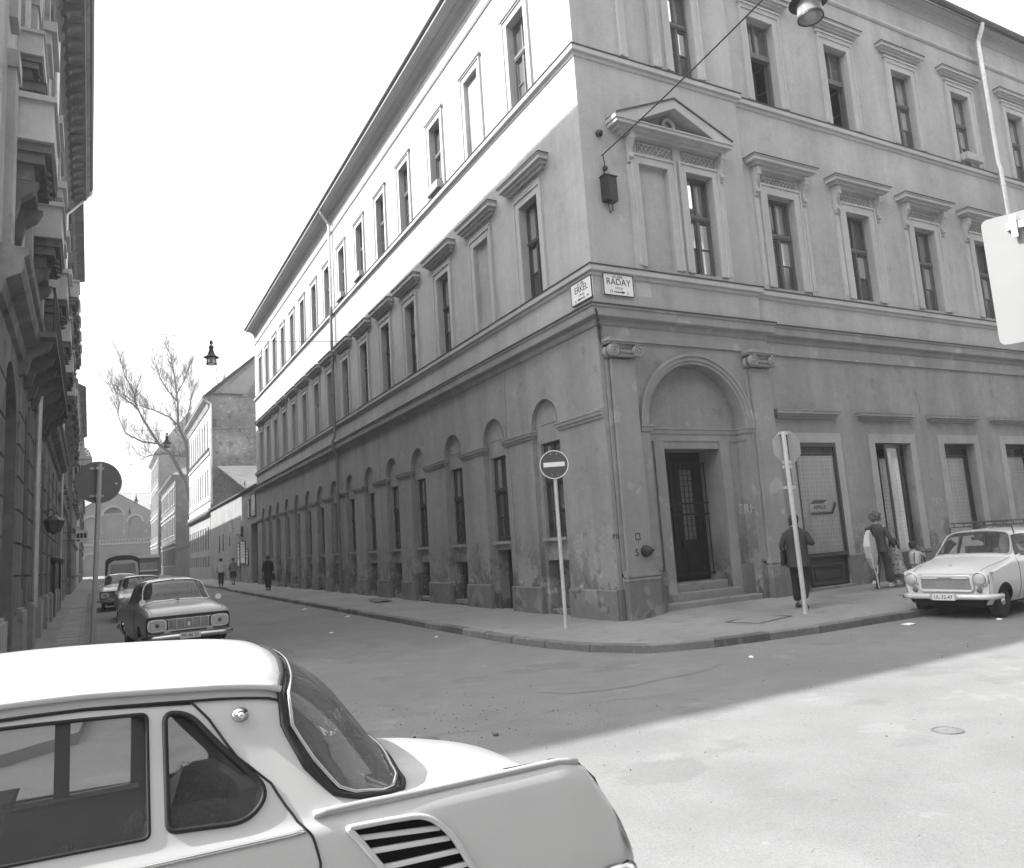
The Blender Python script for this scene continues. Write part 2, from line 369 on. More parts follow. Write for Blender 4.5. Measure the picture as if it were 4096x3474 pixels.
# ground floor, main street
mb = MB(); CP = 2.45
mb.holed(rect(0, 4.67, -.3, 5.9), [arch(CP, 1.36, -.25, 3.83, 28)], fR, 0, [.3])
mb.holed(arch(CP, 1.36, -.25, 3.83, 28), [rect(1.66, 3.24, .2, 3.39)], fR, .3, [.75])
SHOP = [(5.33, 6.78, .1), (8.25, 9.67, .15), (11.08, 12.47, .8), (13.95, 15.35, .8), (16.85, 18.25, .8), (19.7, 21.1, .8), (22.55, 23.95, .8), (25.4, 26.8, .8), (28.2, 29.6, .8)]
mb.holed(rect(4.67, S_R, -.3, 5.9), [rect(a, b, z, 3.51) for a, b, z in SHOP], lambda s, z, d=0: (s, .1 + d, z), 0, [.32] * len(SHOP))
mb.quad((4.67, 0, -.3), (4.67, .1, -.3), (4.67, .1, 5.9), (4.67, 0, 5.9))
mb.obj('ground_floor_wall', M_GF, B)
# added unseen: near-black walls and floors keep rooms dark; corner partition blocks sun
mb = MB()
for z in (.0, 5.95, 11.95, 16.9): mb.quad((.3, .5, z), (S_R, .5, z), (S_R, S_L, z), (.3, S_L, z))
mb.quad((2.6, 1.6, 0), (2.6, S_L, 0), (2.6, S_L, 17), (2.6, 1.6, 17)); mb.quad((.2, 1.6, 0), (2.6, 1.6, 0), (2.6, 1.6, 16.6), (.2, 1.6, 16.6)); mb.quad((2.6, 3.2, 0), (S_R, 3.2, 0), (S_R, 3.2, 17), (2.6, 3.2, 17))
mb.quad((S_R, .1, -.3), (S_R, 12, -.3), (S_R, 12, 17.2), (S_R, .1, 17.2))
mb.obj('light_block_wall', M_DARK, B)
# roof
mb = MB()
mb.add([(-.55, -.3, 16.7), (S_R, -.3, 17.12), (S_R, 7, 20.5), (6.5, 7, 20.5), (-.55, S_L + .1, 16.7), (6.5, S_L, 20.5)], [(0, 1, 2, 3), (0, 3, 5, 4)])
mb.quad((6.5, 7, 20.5), (S_R, 7, 20.5), (S_R, S_L, 20.4), (6.5, S_L, 20.5)); mb.add([(-.3, S_L + .2, 17.15), (6.5, S_L, 20.5), (14, S_L, 17.15)], [(0, 1, 2)])
mb.obj('roof', M_ROOF, B)
# eaves cornice: a deep cove under a gutter
PL = [(0, 16.14), (.03, 16.16), (.04, 16.24), (.07, 16.33), (.14, 16.42), (.25, 16.475), (.27, 16.475), (.27, 16.50), (.42, 16.52), (.54, 16.53), (.56, 16.53), (.56, 16.62), (0, 16.66)]
PR = [(0, 16.68), (.03, 16.70), (.05, 16.76), (.10, 16.82), (.20, 16.86), (.22, 16.86), (.22, 16.88), (.36, 16.90), (.38, 16.90), (.38, 17.0), (0, 17.04)]
mb = MB(); mould(mb, PL, [(0, S_L), (0, -.05)], 1); mb.obj('eaves_cornice', M_CORN, B)
mb = MB(); mould(mb, PR, [(4.67, .12), (S_R, .12)], 1); mould(mb, PR, [(0.05, 0), (4.67, 0)], 1); mb.obj('eaves_cornice', M_CORN, B)
mb = MB(); mould(mb, [(.5, 16.62), (.60, 16.62), (.64, 16.67), (.63, 16.72), (.5, 16.74)], [(0, S_L + .15), (0, -.1)], 1)
mould(mb, [(.34, 17.0), (.44, 17.0), (.49, 17.08), (.48, 17.16), (.34, 17.18)], [(-.05, .12), (S_R, .12)], 1); mb.obj('gutter', M_FLASH, B)
mb = MB(); mould(mb, [(0, 15.58), (.03, 15.58), (.06, 15.63), (.06, 15.69), (0, 15.71)], [(0, S_L), (0, .0)], 1); mould(mb, [(0, 15.86), (.03, 15.86), (.07, 15.9), (.07, 15.97), (0, 15.99)], [(0.02, 0), (4.67, 0), (4.67, .12), (S_R, .12)], 1); mb.obj('string_course', M_TRIM, B)
# string courses that turn the corner
PATH = [(0, S_L), (0, 0), (4.67, 0), (4.67, .12), (S_R, .12)]
def bandm(z, name, m):
    a = MB(); mould(a, [(0, z - .23), (.02, z - .23), (.04, z - .2), (.045, z - .16), (.10, z - .145), (.105, z - .13), (.105, z - .03), (0, z - .03)], PATH, 1); a.obj(name, m, B)
    f = MB(); mould(f, [(0, z - .03), (.12, z - .03), (.125, z - .005), (0, z + .035)], PATH, 1); f.obj('flashing', M_FLASH, B)
bandm(12.05, 'string_course', M_TRIM); bandm(7.16, 'string_course', M_TRIM)
a = MB(); mould(a, [(0, 5.86), (.03, 5.86), (.06, 5.9), (.07, 5.98), (.19, 6.02), (.2, 6.04), (.2, 6.19), (.23, 6.21), (.23, 6.25), (0, 6.25)], PATH, 1); a.obj('cornice', M_TRIMG, B)
f = MB(); mould(f, [(0, 6.25), (.25, 6.25), (.255, 6.275), (0, 6.33)], PATH, 1); f.obj('flashing', M_FLASH, B)
a = MB(); mould(a, [(0, 5.57), (.05, 5.57), (.055, 5.7), (.05, 5.855), (0, 5.855)], [(0.10, 0), (4.67, 0), (4.67, .1), (S_R, .1)], 1); a.obj('architrave', M_TRIMG, B)

# windows: one of each kind, copied. local frame: x along the wall, -y out, z up, origin at sill centre
def make_window(wd, ht, tr, bars, m=M_FRAME, curtain=1, nm='window'):
    """frame with transom, central mullion and glazing bars, every pane its own piece"""
    f = MB(); h2 = wd / 2; t = .055
    f.box(-h2, -h2 + t, 0, .09, 0, ht); f.box(h2 - t, h2, 0, .09, 0, ht); f.box(-h2 + t, h2 - t, 0, .09, 0, t); f.box(-h2 + t, h2 - t, 0, .09, ht - t, ht)
    zt = ht * tr
    f.box(-h2 + t, h2 - t, -.035, .09, zt - .055, zt + .055); f.box(-h2 + t, h2 - t, -.05, -.035, zt - .02, zt + .06)
    f.box(-.038, .038, -.015, .085, t, zt - .055); f.box(-.03, .03, 0, .085, zt + .055, ht - t)
    for s in (-1, 1):                                                                          # sash rims
        a, b = (s * .038, s * (h2 - t)); lo, hi = min(a, b), max(a, b)
        f.box(lo, lo + .03, .01, .07, t, zt - .055); f.box(hi - .03, hi, .01, .07, t, zt - .055)
        f.box(lo + .03, hi - .03, .01, .07, t, t + .05); f.box(lo + .03, hi - .03, .01, .07, zt - .1, zt - .055)
        for bz in bars: f.box(lo + .03, hi - .03, .015, .06, ht * bz - .014, ht * bz + .014)
    panes = []
    x0, x1 = .068, h2 - t - .03; lev = [t + .05] + [ht * b for b in bars] + [zt - .1]
    for s in (-1, 1):
        xa, xb = sorted((s * x0, s * x1))
        for z0, z1 in zip(lev, lev[1:]): panes.append((xa, xb, z0, z1))
        xa, xb = sorted((s * .03, s * (h2 - t))); panes.append((xa, xb, zt + .055, ht - t))
    fm = f.mesh(nm, m); pm = []
    for i, (xa, xb, z0, z1) in enumerate(panes):
        tl = random.uniform(-.004, .004); pm.append(MB().add([(xa, .04 - tl, z0), (xb, .04 + tl, z0), (xb, .04 + tl * .3, z1), (xa, .04 - tl, z1)], [(0, 1, 2, 3)]).mesh('pane', M_GLASS))
    cms = []
    def drape(x0, x1, z0, z1, y, amp, fold):
        q = MB(); n = max(6, int((x1 - x0) / .025)); vs = []
        for k in range(n + 1):
            x = x0 + (x1 - x0) * k / n
            for z in (z0, z1): vs.append((x, y + amp * math.sin(x * fold) + amp * .4 * math.sin(x * fold * 2.3 + 1), z))
        return q.add(vs, [(k * 2, k * 2 + 2, k * 2 + 3, k * 2 + 1) for k in range(n)])
    if curtain:
        w1 = h2 * .52
        cms.append([drape(-h2 + .03, -h2 + w1, .05, ht - .03, .17, .012, 70).mesh('curtain', M_CURT, True), drape(h2 - w1, h2 - .03, .05, ht - .03, .17, .012, 70).mesh('curtain', M_CURT, True)])
        cms.append([drape(-h2 + .03, h2 - .03, .05, zt, .16, .010, 80).mesh('curtain', M_CURT, True)])
        cms.append([drape(-h2 + .03, -h2 + w1 * .8, .05, ht - .03, .17, .012, 70).mesh('curtain', M_CURT, True)])
    return fm, pm, cms
BLINDM = mat('roller_blind', .5, .9, .08, 12)
def place_window(kind, loc, rot, cur=None, nm='window', blind=0):
    fm, pm, cms = kind; o = link(nm, fm, B, loc, (0, 0, rot))
    if blind: xs_ = [v.co.x for v in fm.vertices]; zs_ = max(v.co.z for v in fm.vertices); MB().box(min(xs_) + .06, max(xs_) - .06, .11, .115, zs_ * blind, zs_ - .06).obj('roller_blind', BLINDM, o)
    for p in pm: link('pane', p, o)
    if cur is not None and cms:
        for c in cms[cur % len(cms)]: link('curtain', c, o)
    return o
W2 = make_window(.86, 2.35, .60, [.29]); W3 = make_window(.84, 2.29, .60, [.29], M_FRAME2); W1 = make_window(.88, 2.14, .60, [.28]); W2R = make_window(.94, 2.39, .59, [.29], M_FRAME2); WB = make_window(.8, 2.4, .59, [.29], M_FRAME2)
W3R = make_window(.94, 2.34, .59, [.29], M_FRAME2); W3B = make_window(.74, 2.33, .59, [.29], M_FRAME2)
for i, c in enumerate(YC):
    if i != 1:
        place_window(W2, (.17, c, 7.2), -PI / 2, (i * 7) % 3 if i % 4 else None, 'window', .66 if i in (3, 8) else 0); place_window(W3, (.17, c, 12.07), -PI / 2, (i * 5) % 3 if i % 3 else None, 'window', {2: .5, 4: .7, 7: .45}.get(i, 0))
    if KIND[i] != 'tall': place_window(W1, (.20, c, 1.69), -PI / 2, i % 3)
place_window(WB, (3.2, .18, 7.28), 0, 0); place_window(W3B, (3.15, .18, 12.15), 0, None)
OPENW = (0, 1)
for i, c in enumerate(XC):
    place_window(W2R, (c, .30, 7.27), 0, (0, 2, 0, 1, 0)[i % 5], 'window', .72 if i == 2 else 0)
    if i in OPENW:                                                                             # two windows of the top floor stand open
        f = MB(); h2 = .47; f.box(-h2, -h2 + .06, 0, .09, 0, 2.34); f.box(h2 - .06, h2, 0, .09, 0, 2.34); f.box(-h2 + .06, h2 - .06, -.04, .09, 1.36, 1.50); f.box(-h2 + .06, h2 - .06, 0, .09, 2.28, 2.34); f.box(-.03, .03, 0, .08, 1.5, 2.28)
        o = f.obj('window', M_FRAME2, B, loc=(c, .30, 12.14))
        for s in (-1, 1):
            xa, xb = sorted((s * .03, s * .41)); MB().quad((xa, .04, 1.5), (xb, .04, 1.5), (xb, .04, 2.28), (xa, .04, 2.28)).obj('pane', M_GLASS, o)
            sh = MB(); sh.box(0, .04, 0, .04, 0, 1.34); sh.box(.34, .38, 0, .04, 0, 1.34); sh.box(.04, .34, 0, .04, 0, .05); sh.box(.04, .34, 0, .04, 1.29, 1.34); sh.box(.04, .34, .01, .03, .62, .65)
            so = sh.obj('open_sash', M_FRAME2, o, loc=(s * .40, .09, .02), rot=(0, 0, R(100 if s < 0 else 96)))
    else: place_window(W3R, (c, .30, 12.14), 0, (i + 1) % 3, 'window', .5 if i == 3 else 0)

# surrounds and hoods
def surround(w_, h_, fw, pr, m, parent, loc, rot, top=True, bead=True, low=0.0):
    f = MB(); a = w_ / 2; b = a + fw
    f.box(-b, -a, -pr, 0, -low, h_ + fw); f.box(a, b, -pr, 0, -low, h_ + fw); f.box(-a, a, -pr, 0, h_, h_ + fw)
    if bead:
        f.box(-b - .05, -b, -pr - .03, 0, -low, h_ + fw + .05); f.box(b, b + .05, -pr - .03, 0, -low, h_ + fw + .05); f.box(-b, b, -pr - .03, 0, h_ + fw, h_ + fw + .05)
    return f.obj('window_surround', m, parent, loc=loc, rot=(0, 0, rot))
def hood_mesh(wd, pr, ht, name='window_hood', m=M_TRIM):
    f = MB(); lv = [(0, .35, .0, .25), (.25, .62, .25, .5), (.5, .92, .5, .86)]
    for (z0, p_, za, zb) in lv:
        k = wd / 2 - pr * (1 - p_); f.box(-k, k, -pr * p_, 0, ht * za, ht * zb)
    f.box(-wd / 2, wd / 2, -pr, 0, ht * .86, ht * .97)
    return f.mesh(name, m)
H2 = hood_mesh(2.02, .27, .28); H2F = MB().box(-1.03, 1.03, -.285, 0, .2716, .29).mesh('flashing', M_FLASH)
FRZ = MB().box(-.62, .62, -.05, 0, 0, .045).box(-.58, .58, -.03, 0, .045, .075).mesh('frieze_moulding', M_TRIM)
for i, c in enumerate(YC):
    ro = -PI / 2
    surround(.86, 2.35, .17, .035, M_TRIM, B, (0, c, 7.2), ro, low=.0)
    link('window_hood', H2, B, (0, c, 9.98), (0, 0, ro)); link('flashing', H2F, B, (0, c, 9.98), (0, 0, ro)); link('frieze_moulding', FRZ, B, (0, c, 9.80), (0, 0, ro))
    surround(.84, 2.29, .16, .03, M_TRIM, B, (0, c, 12.07), ro)
    f = MB(); f.box(-.68, .68, -.09, 0, 2.5, 2.56); f.obj('frieze_moulding', M_TRIM, B, loc=(0, c, 12.07), rot=(0, 0, ro))
BR = MB().prism([(0, .68), (-.20, .68), (-.21, .56), (-.15, .42), (-.08, .3), (-.07, .2), (-.12, .14), (-.12, .08), (-.05, .05), (-.06, 0), (0, 0)], lambda a, b, d: (d, a, b), -.055, .055)
BR.box(-.075, .075, -.215, 0, .62, .66).lathe([(.05, -.07), (.05, .07)], 10, (0, -.16, .52), 'x').lathe([(.035, -.065), (.035, .065)], 8, (0, -.09, .11), 'x')
BRM = BR.mesh('console', M_TRIM)
def relief_mesh(wd, ht, n, seed):
    rnd = random.Random(seed); f = MB(); a = wd / 2
    f.box(-a - .03, a + .03, -.025, 0, -.03, 0); f.box(-a - .03, a + .03, -.025, 0, ht, ht + .03); f.box(-a - .03, -a, -.025, 0, 0, ht); f.box(a, a + .03, -.025, 0, 0, ht)
    for k in range(n):
        cx = -a + wd * (k + .5) / n
        for j, (dx, dz, r_) in enumerate(((0, .5, .042), (-.045, .75, .028), (.045, .25, .028), (-.045, .25, .022), (.045, .75, .022))):
            f.lathe([(r_, .0), (r_ * .9, -.02), (r_ * .5, -.032), (r_ * .1, -.036)], 6, (cx + dx, 0, ht * dz), 'y')
    return f.mesh('relief_panel', mat('relief_render', .27, .9, .15, 20, .4, 60, .2))
RL = relief_mesh(1.1, .26, 9, 1); RLS = relief_mesh(.95, .27, 8, 2)
H2R = hood_mesh(2.22, .36, .24)
H3R = hood_mesh(2.0, .22, .2); H3F = MB().box(-1.02, 1.02, -.24, 0, .194, .21).mesh('flashing', M_FLASH); H2RF = MB().box(-1.13, 1.13, -.38, 0, .233, .25).mesh('flashing', M_FLASH)
for c in XC:
    y = .12
    surround(.94, 2.39, .2, .04, M_TRIM, B, (c, y, 7.27), 0); link('window_hood', H2R, B, (c, y, 10.22)); link('flashing', H2RF, B, (c, y, 10.22))
    for s in (-1, 1):
        link('console', BRM, B, (c + s * .83, y, 9.56))
        MB().box(-.085, .085, -.03, 0, 0, 2.3).box(-.06, .06, -.045, -.03, .1, 2.2).obj('side_strip', M_TRIM, B, loc=(c + s * .83, y, 7.2))
    link('relief_panel', RL, B, (c, y, 9.88))
    surround(.94, 2.34, .18, .04, M_TRIM, B, (c, y, 12.14), 0); link('window_hood', H3R, B, (c, y, 14.93)); link('flashing', H3F, B, (c, y, 14.93))
    MB().box(-.74, .74, -.09, 0, 0, .05).box(-.7, .7, -.06, 0, -.05, 0).obj('frieze_moulding', M_TRIM, B, loc=(c, y, 14.78))
# corner bay: blind panel, window, pediment
surround(.8, 2.4, .16, .04, M_TRIM, B, (3.2, 0, 7.28), 0); surround(.82, 2.36, .16, .04, M_TRIM, B, (1.87, 0, 7.28), 0)
surround(.74, 2.33, .16, .04, M_TRIM, B, (3.15, 0, 12.15), 0); surround(.74, 2.33, .16, .04, M_TRIM, B, (1.83, 0, 12.15), 0)
link('relief_panel', RLS, B, (1.97, 0, 9.89)); link('relief_panel', RLS, B, (3.24, 0, 9.89))
for x in (1.24, 3.86):
    link('console', BRM, B, (x, 0, 9.62))
    MB().box(-.085, .085, -.03, 0, 0, 2.36).box(-.06, .06, -.045, -.03, .1, 2.26).obj('side_strip', M_TRIM, B, loc=(x, 0, 7.2))
link('pediment_base', hood_mesh(3.34, .38, .22, 'pediment_base'), B, (2.36, 0, 10.2))
pc = 2.36; mb = MB(); wd = 1.67
mb.prism([(-wd, .0), (-wd + .55, .0), (0, .53), (wd - .55, .0), (wd, .0), (wd, .05), (0, .74), (-wd, .05)], lambda a, b, d: (pc + a, d, 10.42 + b), -.36, 0)
mb.obj('pediment_rake', M_TRIM, B)
mb = MB(); mb.prism([(-wd, .05), (0, .742), (wd, .05), (wd, .08), (0, .775), (-wd, .08)], lambda a, b, d: (pc + a, d, 10.42 + b), -.39, 0); mb.box(pc - 1.1, pc + 1.1, -.375, -.2, 10.4, 10.425); mb.obj('flashing', M_FLASH, B)
mb = MB(); mb.prism([(-1.1, 0.01), (1.1, 0.01), (0, .53)], lambda a, b, d: (pc + a, d, 10.42 + b), -.05, 0); mb.obj('tympanum', mat('tympanum_render', .22, .9, .15, 8, .3, 50, .2), B)
mb = MB(); mb.tube([(pc + .15 * math.cos(t * PI / 10), -.09, 10.66 + .15 * math.sin(t * PI / 10)) for t in range(-3, 15)], .045, 8)
rnd = random.Random(3)
for k in range(16):
    a = rnd.uniform(-.42, .42); mb.lathe([(.05, 0), (.045, -.04), (.02, -.07)], 6, (pc + a, -.05, 10.47 + rnd.uniform(0, .16) * (1 - abs(a) * 1.6)), 'y')
mb.obj('wreath_ornament', M_TRIM, B)

# ground floor, side street: imposts, plinths, cellar openings
edges = [0.0] + [v for c in YC for v in (c - .6, c + .6)] + [S_L]
for k in range(0, len(edges), 2):
    a, b = edges[k], edges[k + 1]
    if b - a < .2: continue
    m_ = MB(); pth = [(0.1, b), (0, b), (0, a), (.1, a)] if k else [(.1, b), (0, b), (0, a)]
    mould(m_, [(0, 3.98), (.03, 3.98), (.035, 4.03), (.065, 4.05), (.07, 4.11), (.085, 4.12), (.085, 4.15), (0, 4.17)], pth, 1); m_.obj('impost', M_TRIMG, B)
    rr = random.Random(k); z = .59 + gz((a + b) / 2)
    p_ = MB(); a1, b1 = (a if k == 0 else a - .02), b + .02
    p_.add([(-.045, a1, -.3), (-.045, b1, -.3), (-.045, b1, z - .02), (-.045, a1, z - .02), (-.03, a1, z), (-.03, b1, z), (.06, a1, z), (.06, b1, z), (.06, a1, -.3), (.06, b1, -.3)],
           [(0, 1, 2, 3), (3, 2, 5, 4), (4, 5, 7, 6), (0, 3, 4, 6, 8), (1, 9, 7, 5, 2)]); p_.obj('plinth_block', M_PLINTH, B)
PAN = MB().prism(half_disc(0, .36, 0, 14), lambda a, b, d: (a, d, b), -.012, 0).mesh('arch_panel', M_GF)
SILL = MB().box(-.5, .5, -.09, 0, -.07, 0).mesh('window_sill', M_TRIMG)
BARS = MB()
for k in range(5): BARS.tube([(-.32 + k * .16, 0, 0), (-.32 + k * .16, 0, 1.0)], .011, 5)
for z in (.25, .7): BARS.box(-.45, .45, -.012, .012, z, z + .03)
BARM = BARS.mesh('iron_bars', M_IRON)
DOORM = MB().box(-.36, .36, 0, .04, 0, 1.46).box(-.34, -.2, -.012, 0, .05, 1.4).box(-.17, -.02, -.012, 0, .05, 1.4).box(.01, .16, -.012, 0, .05, 1.4).box(.19, .33, -.012, 0, .05, 1.4).mesh('cellar_door', M_DOOR)
VENT = MB().box(-.45, .45, 0, .03, 0, 1.06).mesh('cellar_back', M_DARK); BLK = MB().box(-.45, .45, 0, .06, 0, 1.06).box(-.4, .2, -.05, 0, 0, .5).mesh('blocked_opening', mat('broken_plaster', .16, .95, .35, 9, .8, 25, .2, stains=[(3, .52, .05, .5)]))
TALLD = MB().box(-.44, .44, 0, .05, .0, 2.5).box(-.44, .44, 0, .05, 2.6, 3.55).box(-.38, -.05, -.02, 0, .2, 1.1).box(.05, .38, -.02, 0, .2, 1.1).box(-.38, -.05, -.02, 0, 1.25, 2.4).box(.05, .38, -.02, 0, 1.25, 2.4).mesh('street_door', M_DOOR)
for i, c in enumerate(YC):
    ro = (0, 0, -PI / 2); z0 = gz(c)
    link('arch_panel', PAN, B, (.12, c, 4.25), ro)
    if KIND[i] == 'tall':
        link('street_door', TALLD, B, (.42, c, .27), ro); MB().box(-.5, .5, -.3, .1, -.2, .22).obj('door_step', M_STONE, B, loc=(.1, c, z0 - .02), rot=ro); continue
    link('window_sill', SILL, B, (.12, c, 1.69), ro)
    if KIND[i] == 'door': link('cellar_door', DOORM, B, (.40, c, z0), ro); continue
    if KIND[i] == 'blocked': link('blocked_opening', BLK, B, (.36, c, .12 + z0), ro); continue
    link('cellar_back', VENT, B, (.95, c, .12 + z0), ro); link('iron_bars', BARM, B, (.3, c, .12 + z0), ro)
    if KIND[i] == 'bars': MB().box(-.44, .44, -.1, .14, 0, .09).obj('cellar_sill', M_STONE, B, loc=(.14, c, .05 + z0), rot=ro)
# downpipes
def downpipe(pts, r_, m, collars):
    f = MB(); f.tube(pts, r_, 12)
    for (x, y, z) in collars: f.lathe([(r_ + .012, -.03), (r_ + .012, .03)], 12, (x, y, z))
    return f.obj('downpipe', m, B, smooth=False)
M_PIPE2 = mat('painted_pipe', .20, .6, .12, 10, spec=.4, streak=.2)
downpipe([(-.5, 19.05, 16.6), (-.45, 19.05, 16.4), (-.14, 19.05, 15.95), (-.14, 19.05, 12.2)], .06, M_ZINC, [(-.14, 19.05, z) for z in (15.9, 14.0)])
downpipe([(-.14, 19.05, 12.2), (-.17, 19.05, 12.05), (-.17, 19.05, 6.6), (-.27, 19.05, 6.35), (-.27, 19.05, 6.0), (-.12, 19.05, 5.75), (-.12, 19.05, .15)], .062, M_PIPE2, [(-.12, 19.05, z) for z in (5.3, 3.6, 1.9)] + [(-.17, 19.05, z) for z in (11, 9.2)])
downpipe([(15.73, -.3, 17.0), (15.73, -.25, 16.8), (15.72, -.09, 16.45), (15.72, -.09, 12.3), (15.72, -.13, 12.1), (15.72, -.13, 7.3), (15.72, -.22, 6.9), (15.72, -.22, 5.95), (15.72, -.06, 5.6), (15.72, -.06, .3)], .075, M_ZINC, [(15.72, -.09, z) for z in (15.3, 13.5)] + [(15.72, -.13, z) for z in (11.6, 10.2, 8.6)])
# flower boxes
for (x, y, z, ro) in ((-.0, YC[2], 12.12, -PI / 2), (-.0, YC[6] - .0, 12.12, -PI / 2), (XC[3] + .0, .1, 12.2, 0), (-.0, YC[5], 12.12, -PI / 2)):
    t = thing('flower_box', {YC[2]: 'pale flower box on the top floor ledge nearest the corner, side street', YC[6]: 'flower box on the side street ledge, farther of the two by the downpipe', YC[5]: 'flower box on the side street ledge, between another box and the corner'}.get(y, 'flower box on the top floor ledge beside the bright downpipe'), 'flower box', (x, y, z), ro, 'flower boxes on the upper ledges')
    f = MB(); f.add([(-.42, -.2, 0), (.42, -.2, 0), (.42, -.02, 0), (-.42, -.02, 0), (-.46, -.23, .2), (.46, -.23, .2), (.46, -.01, .2), (-.46, -.01, .2)], [(0, 3, 2, 1), (0, 1, 5, 4), (1, 2, 6, 5), (2, 3, 7, 6), (3, 0, 4, 7)])
    f.obj('trough', mat('flower_box_paint', .42, .7, .15, 10), t); MB().quad((-.44, -.21, .17), (.44, -.21, .17), (.44, -.02, .17), (-.44, -.02, .17)).obj('soil', M_DARK, t)
# ---------------------------------------------------------------- portal on the main street
mb = MB()
for r0, r1, p in ((1.36, 1.43, .03), (1.43, 1.52, .06), (1.52, 1.58, .09)):
    n = 36; ring = [(CP + r0 * math.cos(PI * k / n), 3.83 + r0 * math.sin(PI * k / n)) for k in range(n + 1)] + [(CP + r1 * math.cos(PI * k / n), 3.83 + r1 * math.sin(PI * k / n)) for k in range(n, -1, -1)]
    mb.prism(ring, lambda a, b, d: (a, d, b), -p, .0)
mb.obj('archivolt', M_TRIMG, B)
mb = MB()
for a, b in ((.86, 1.09), (3.81, 4.04)): mould(mb, [(0, 3.55), (.02, 3.55), (.025, 3.68), (.06, 3.71), (.07, 3.78), (.09, 3.80), (.09, 3.835), (0, 3.835)], [(a, 0), (b, 0), (b, .3)] if a < 2 else [(a, .3), (a, 0), (b, 0)], 1)
mould(mb, [(0, 3.55), (.02, 3.55), (.025, 3.68), (.05, 3.71), (.06, 3.78), (.08, 3.80), (.08, 3.835), (0, 3.835)], [(1.0, .3), (3.9, .3)], 1)
mb.obj('portal_impost', M_TRIMG, B)
for a, b, y0, y1, z0 in ((1.40, 1.66, .25, .3, .15), (3.24, 3.50, .25, .3, .15), (.87, 1.09, -.03, 0, .9), (3.81, 4.03, -.03, 0, .9)): MB().box(a, b, y0, y1, z0, 3.55).obj('portal_jamb', M_TRIMG, B)
for a, b, y0, y1, z1 in ((.86, 1.09, -.05, 0, .82), (3.81, 4.03, -.05, 0, .82), (1.09, 1.40, .2, .3, .85), (3.50, 3.81, .2, .3, .85)): MB().box(a, b, y0, y1, -.2, z1).obj('portal_plinth', M_PLINTH, B)
def pilaster(cx, lab=None):
    o = MB(); y0 = -.12
    o.prism([(-.31, .95), (.31, .95), (.285, 5.16), (-.285, 5.16)], lambda a, b, d: (cx + a, d, b), y0, 0); o.box(cx - .39, cx - .315, -.05, 0, .6, 5.15)
    p = o.obj('pilaster', M_TRIMG, B)
    c = MB()                                                                                  # ionic capital
    for s in (-1, 1):
        x = cx + s * .31
        c.lathe([(.135, 0), (.14, -.03), (.12, -.05), (.07, -.055)], 20, (x, -.2, 5.31), 'y'); c.lathe([(.13, 0), (.10, .06), (.13, .13)], 20, (x, -.17, 5.31), 'y', False)
        pts = []
        for k in range(46):
            a = k / 45 * 4.2 * PI; r_ = .125 * (1 - k / 45 * .80); pts.append((x + s * r_ * math.sin(a) * -1, -.262, 5.31 + r_ * math.cos(a)))
        c.tube(pts, .021, 6)
        c.lathe([(.03, 0), (.028, -.03), (.01, -.04)], 8, (x, -.25, 5.31), 'y')
    c.box(cx - .30, cx + .30, -.19, 0, 5.38, 5.45); c.box(cx - .42, cx + .42, -.25, 0, 5.45, 5.49); c.box(cx - .44, cx + .44, -.28, 0, 5.49, 5.565)
    c.box(cx - .2, cx + .2, -.2, 0, 5.2, 5.36); c.tube([(cx - .2, -.2, 5.21), (cx + .2, -.2, 5.21)], .025, 8)
    for k in range(6): c.lathe([(.028, 0), (.025, -.03), (.008, -.045)], 8, (cx - .16 + k * .064, -.2, 5.29), 'y')
    c.obj('capital', M_TRIMG, p)
    b = MB(); b.box(cx - .36, cx + .36, -.16, 0, .90, .95); b.box(cx - .39, cx + .39, -.2, 0, .83, .90); b.box(cx - .36, cx + .36, -.17, 0, .79, .83); b.box(cx - .40, cx + .40, -.21, 0, .755, .79)
    b.obj('base', M_TRIMG, p)
    g_ = MB(); g_.box(cx - .385, cx + .385, -.2, 0, -.2, .755); g_.obj('pedestal', M_PLINTH, p)
pilaster(.50); pilaster(4.33)
mb = MB(); mb.box(.0, .09, -.02, 0, .59, 5.57); mb.obj('corner_strip', M_TRIMG, B)
mb = MB(); mb.box(.0, .1, -.045, 0, -.3, .58); mb.obj('plinth_block', M_PLINTH, B)
# hydrant cap on the pilaster
t = thing('pipe_cap', 'dark iron pipe cap jutting from the corner pilaster beside the steps', 'pipe cap', (.64, -.12, 1.30))
MB().lathe([(.12, 0), (.12, -.03), (.09, -.05), (.095, -.11), (.07, -.13), (.03, -.16)], 12, axis='y').obj('cap', M_IRON, t)
MB().box(-.15, .15, -.09, -.06, -.02, .03).obj('lug', M_IRON, t)
# steps
for a, b, y0, y1, z0, z1 in ((1.14, 3.76, 0.0 - .02, .3, -.2, .215), (1.48, 3.42, .23, .7, .215, .38), (1.68, 3.22, .42, 1.0, .38, .55)):
    m_ = MB(); m_.sweep([(0, z0), (0, z1 - .02), (-.015, z1), (-(y1 - y0), z1), (-(y1 - y0), z0)], (a, y0, 0), (b, y0, 0), (0, -1, 0)); m_.obj('step', M_STONE, B)
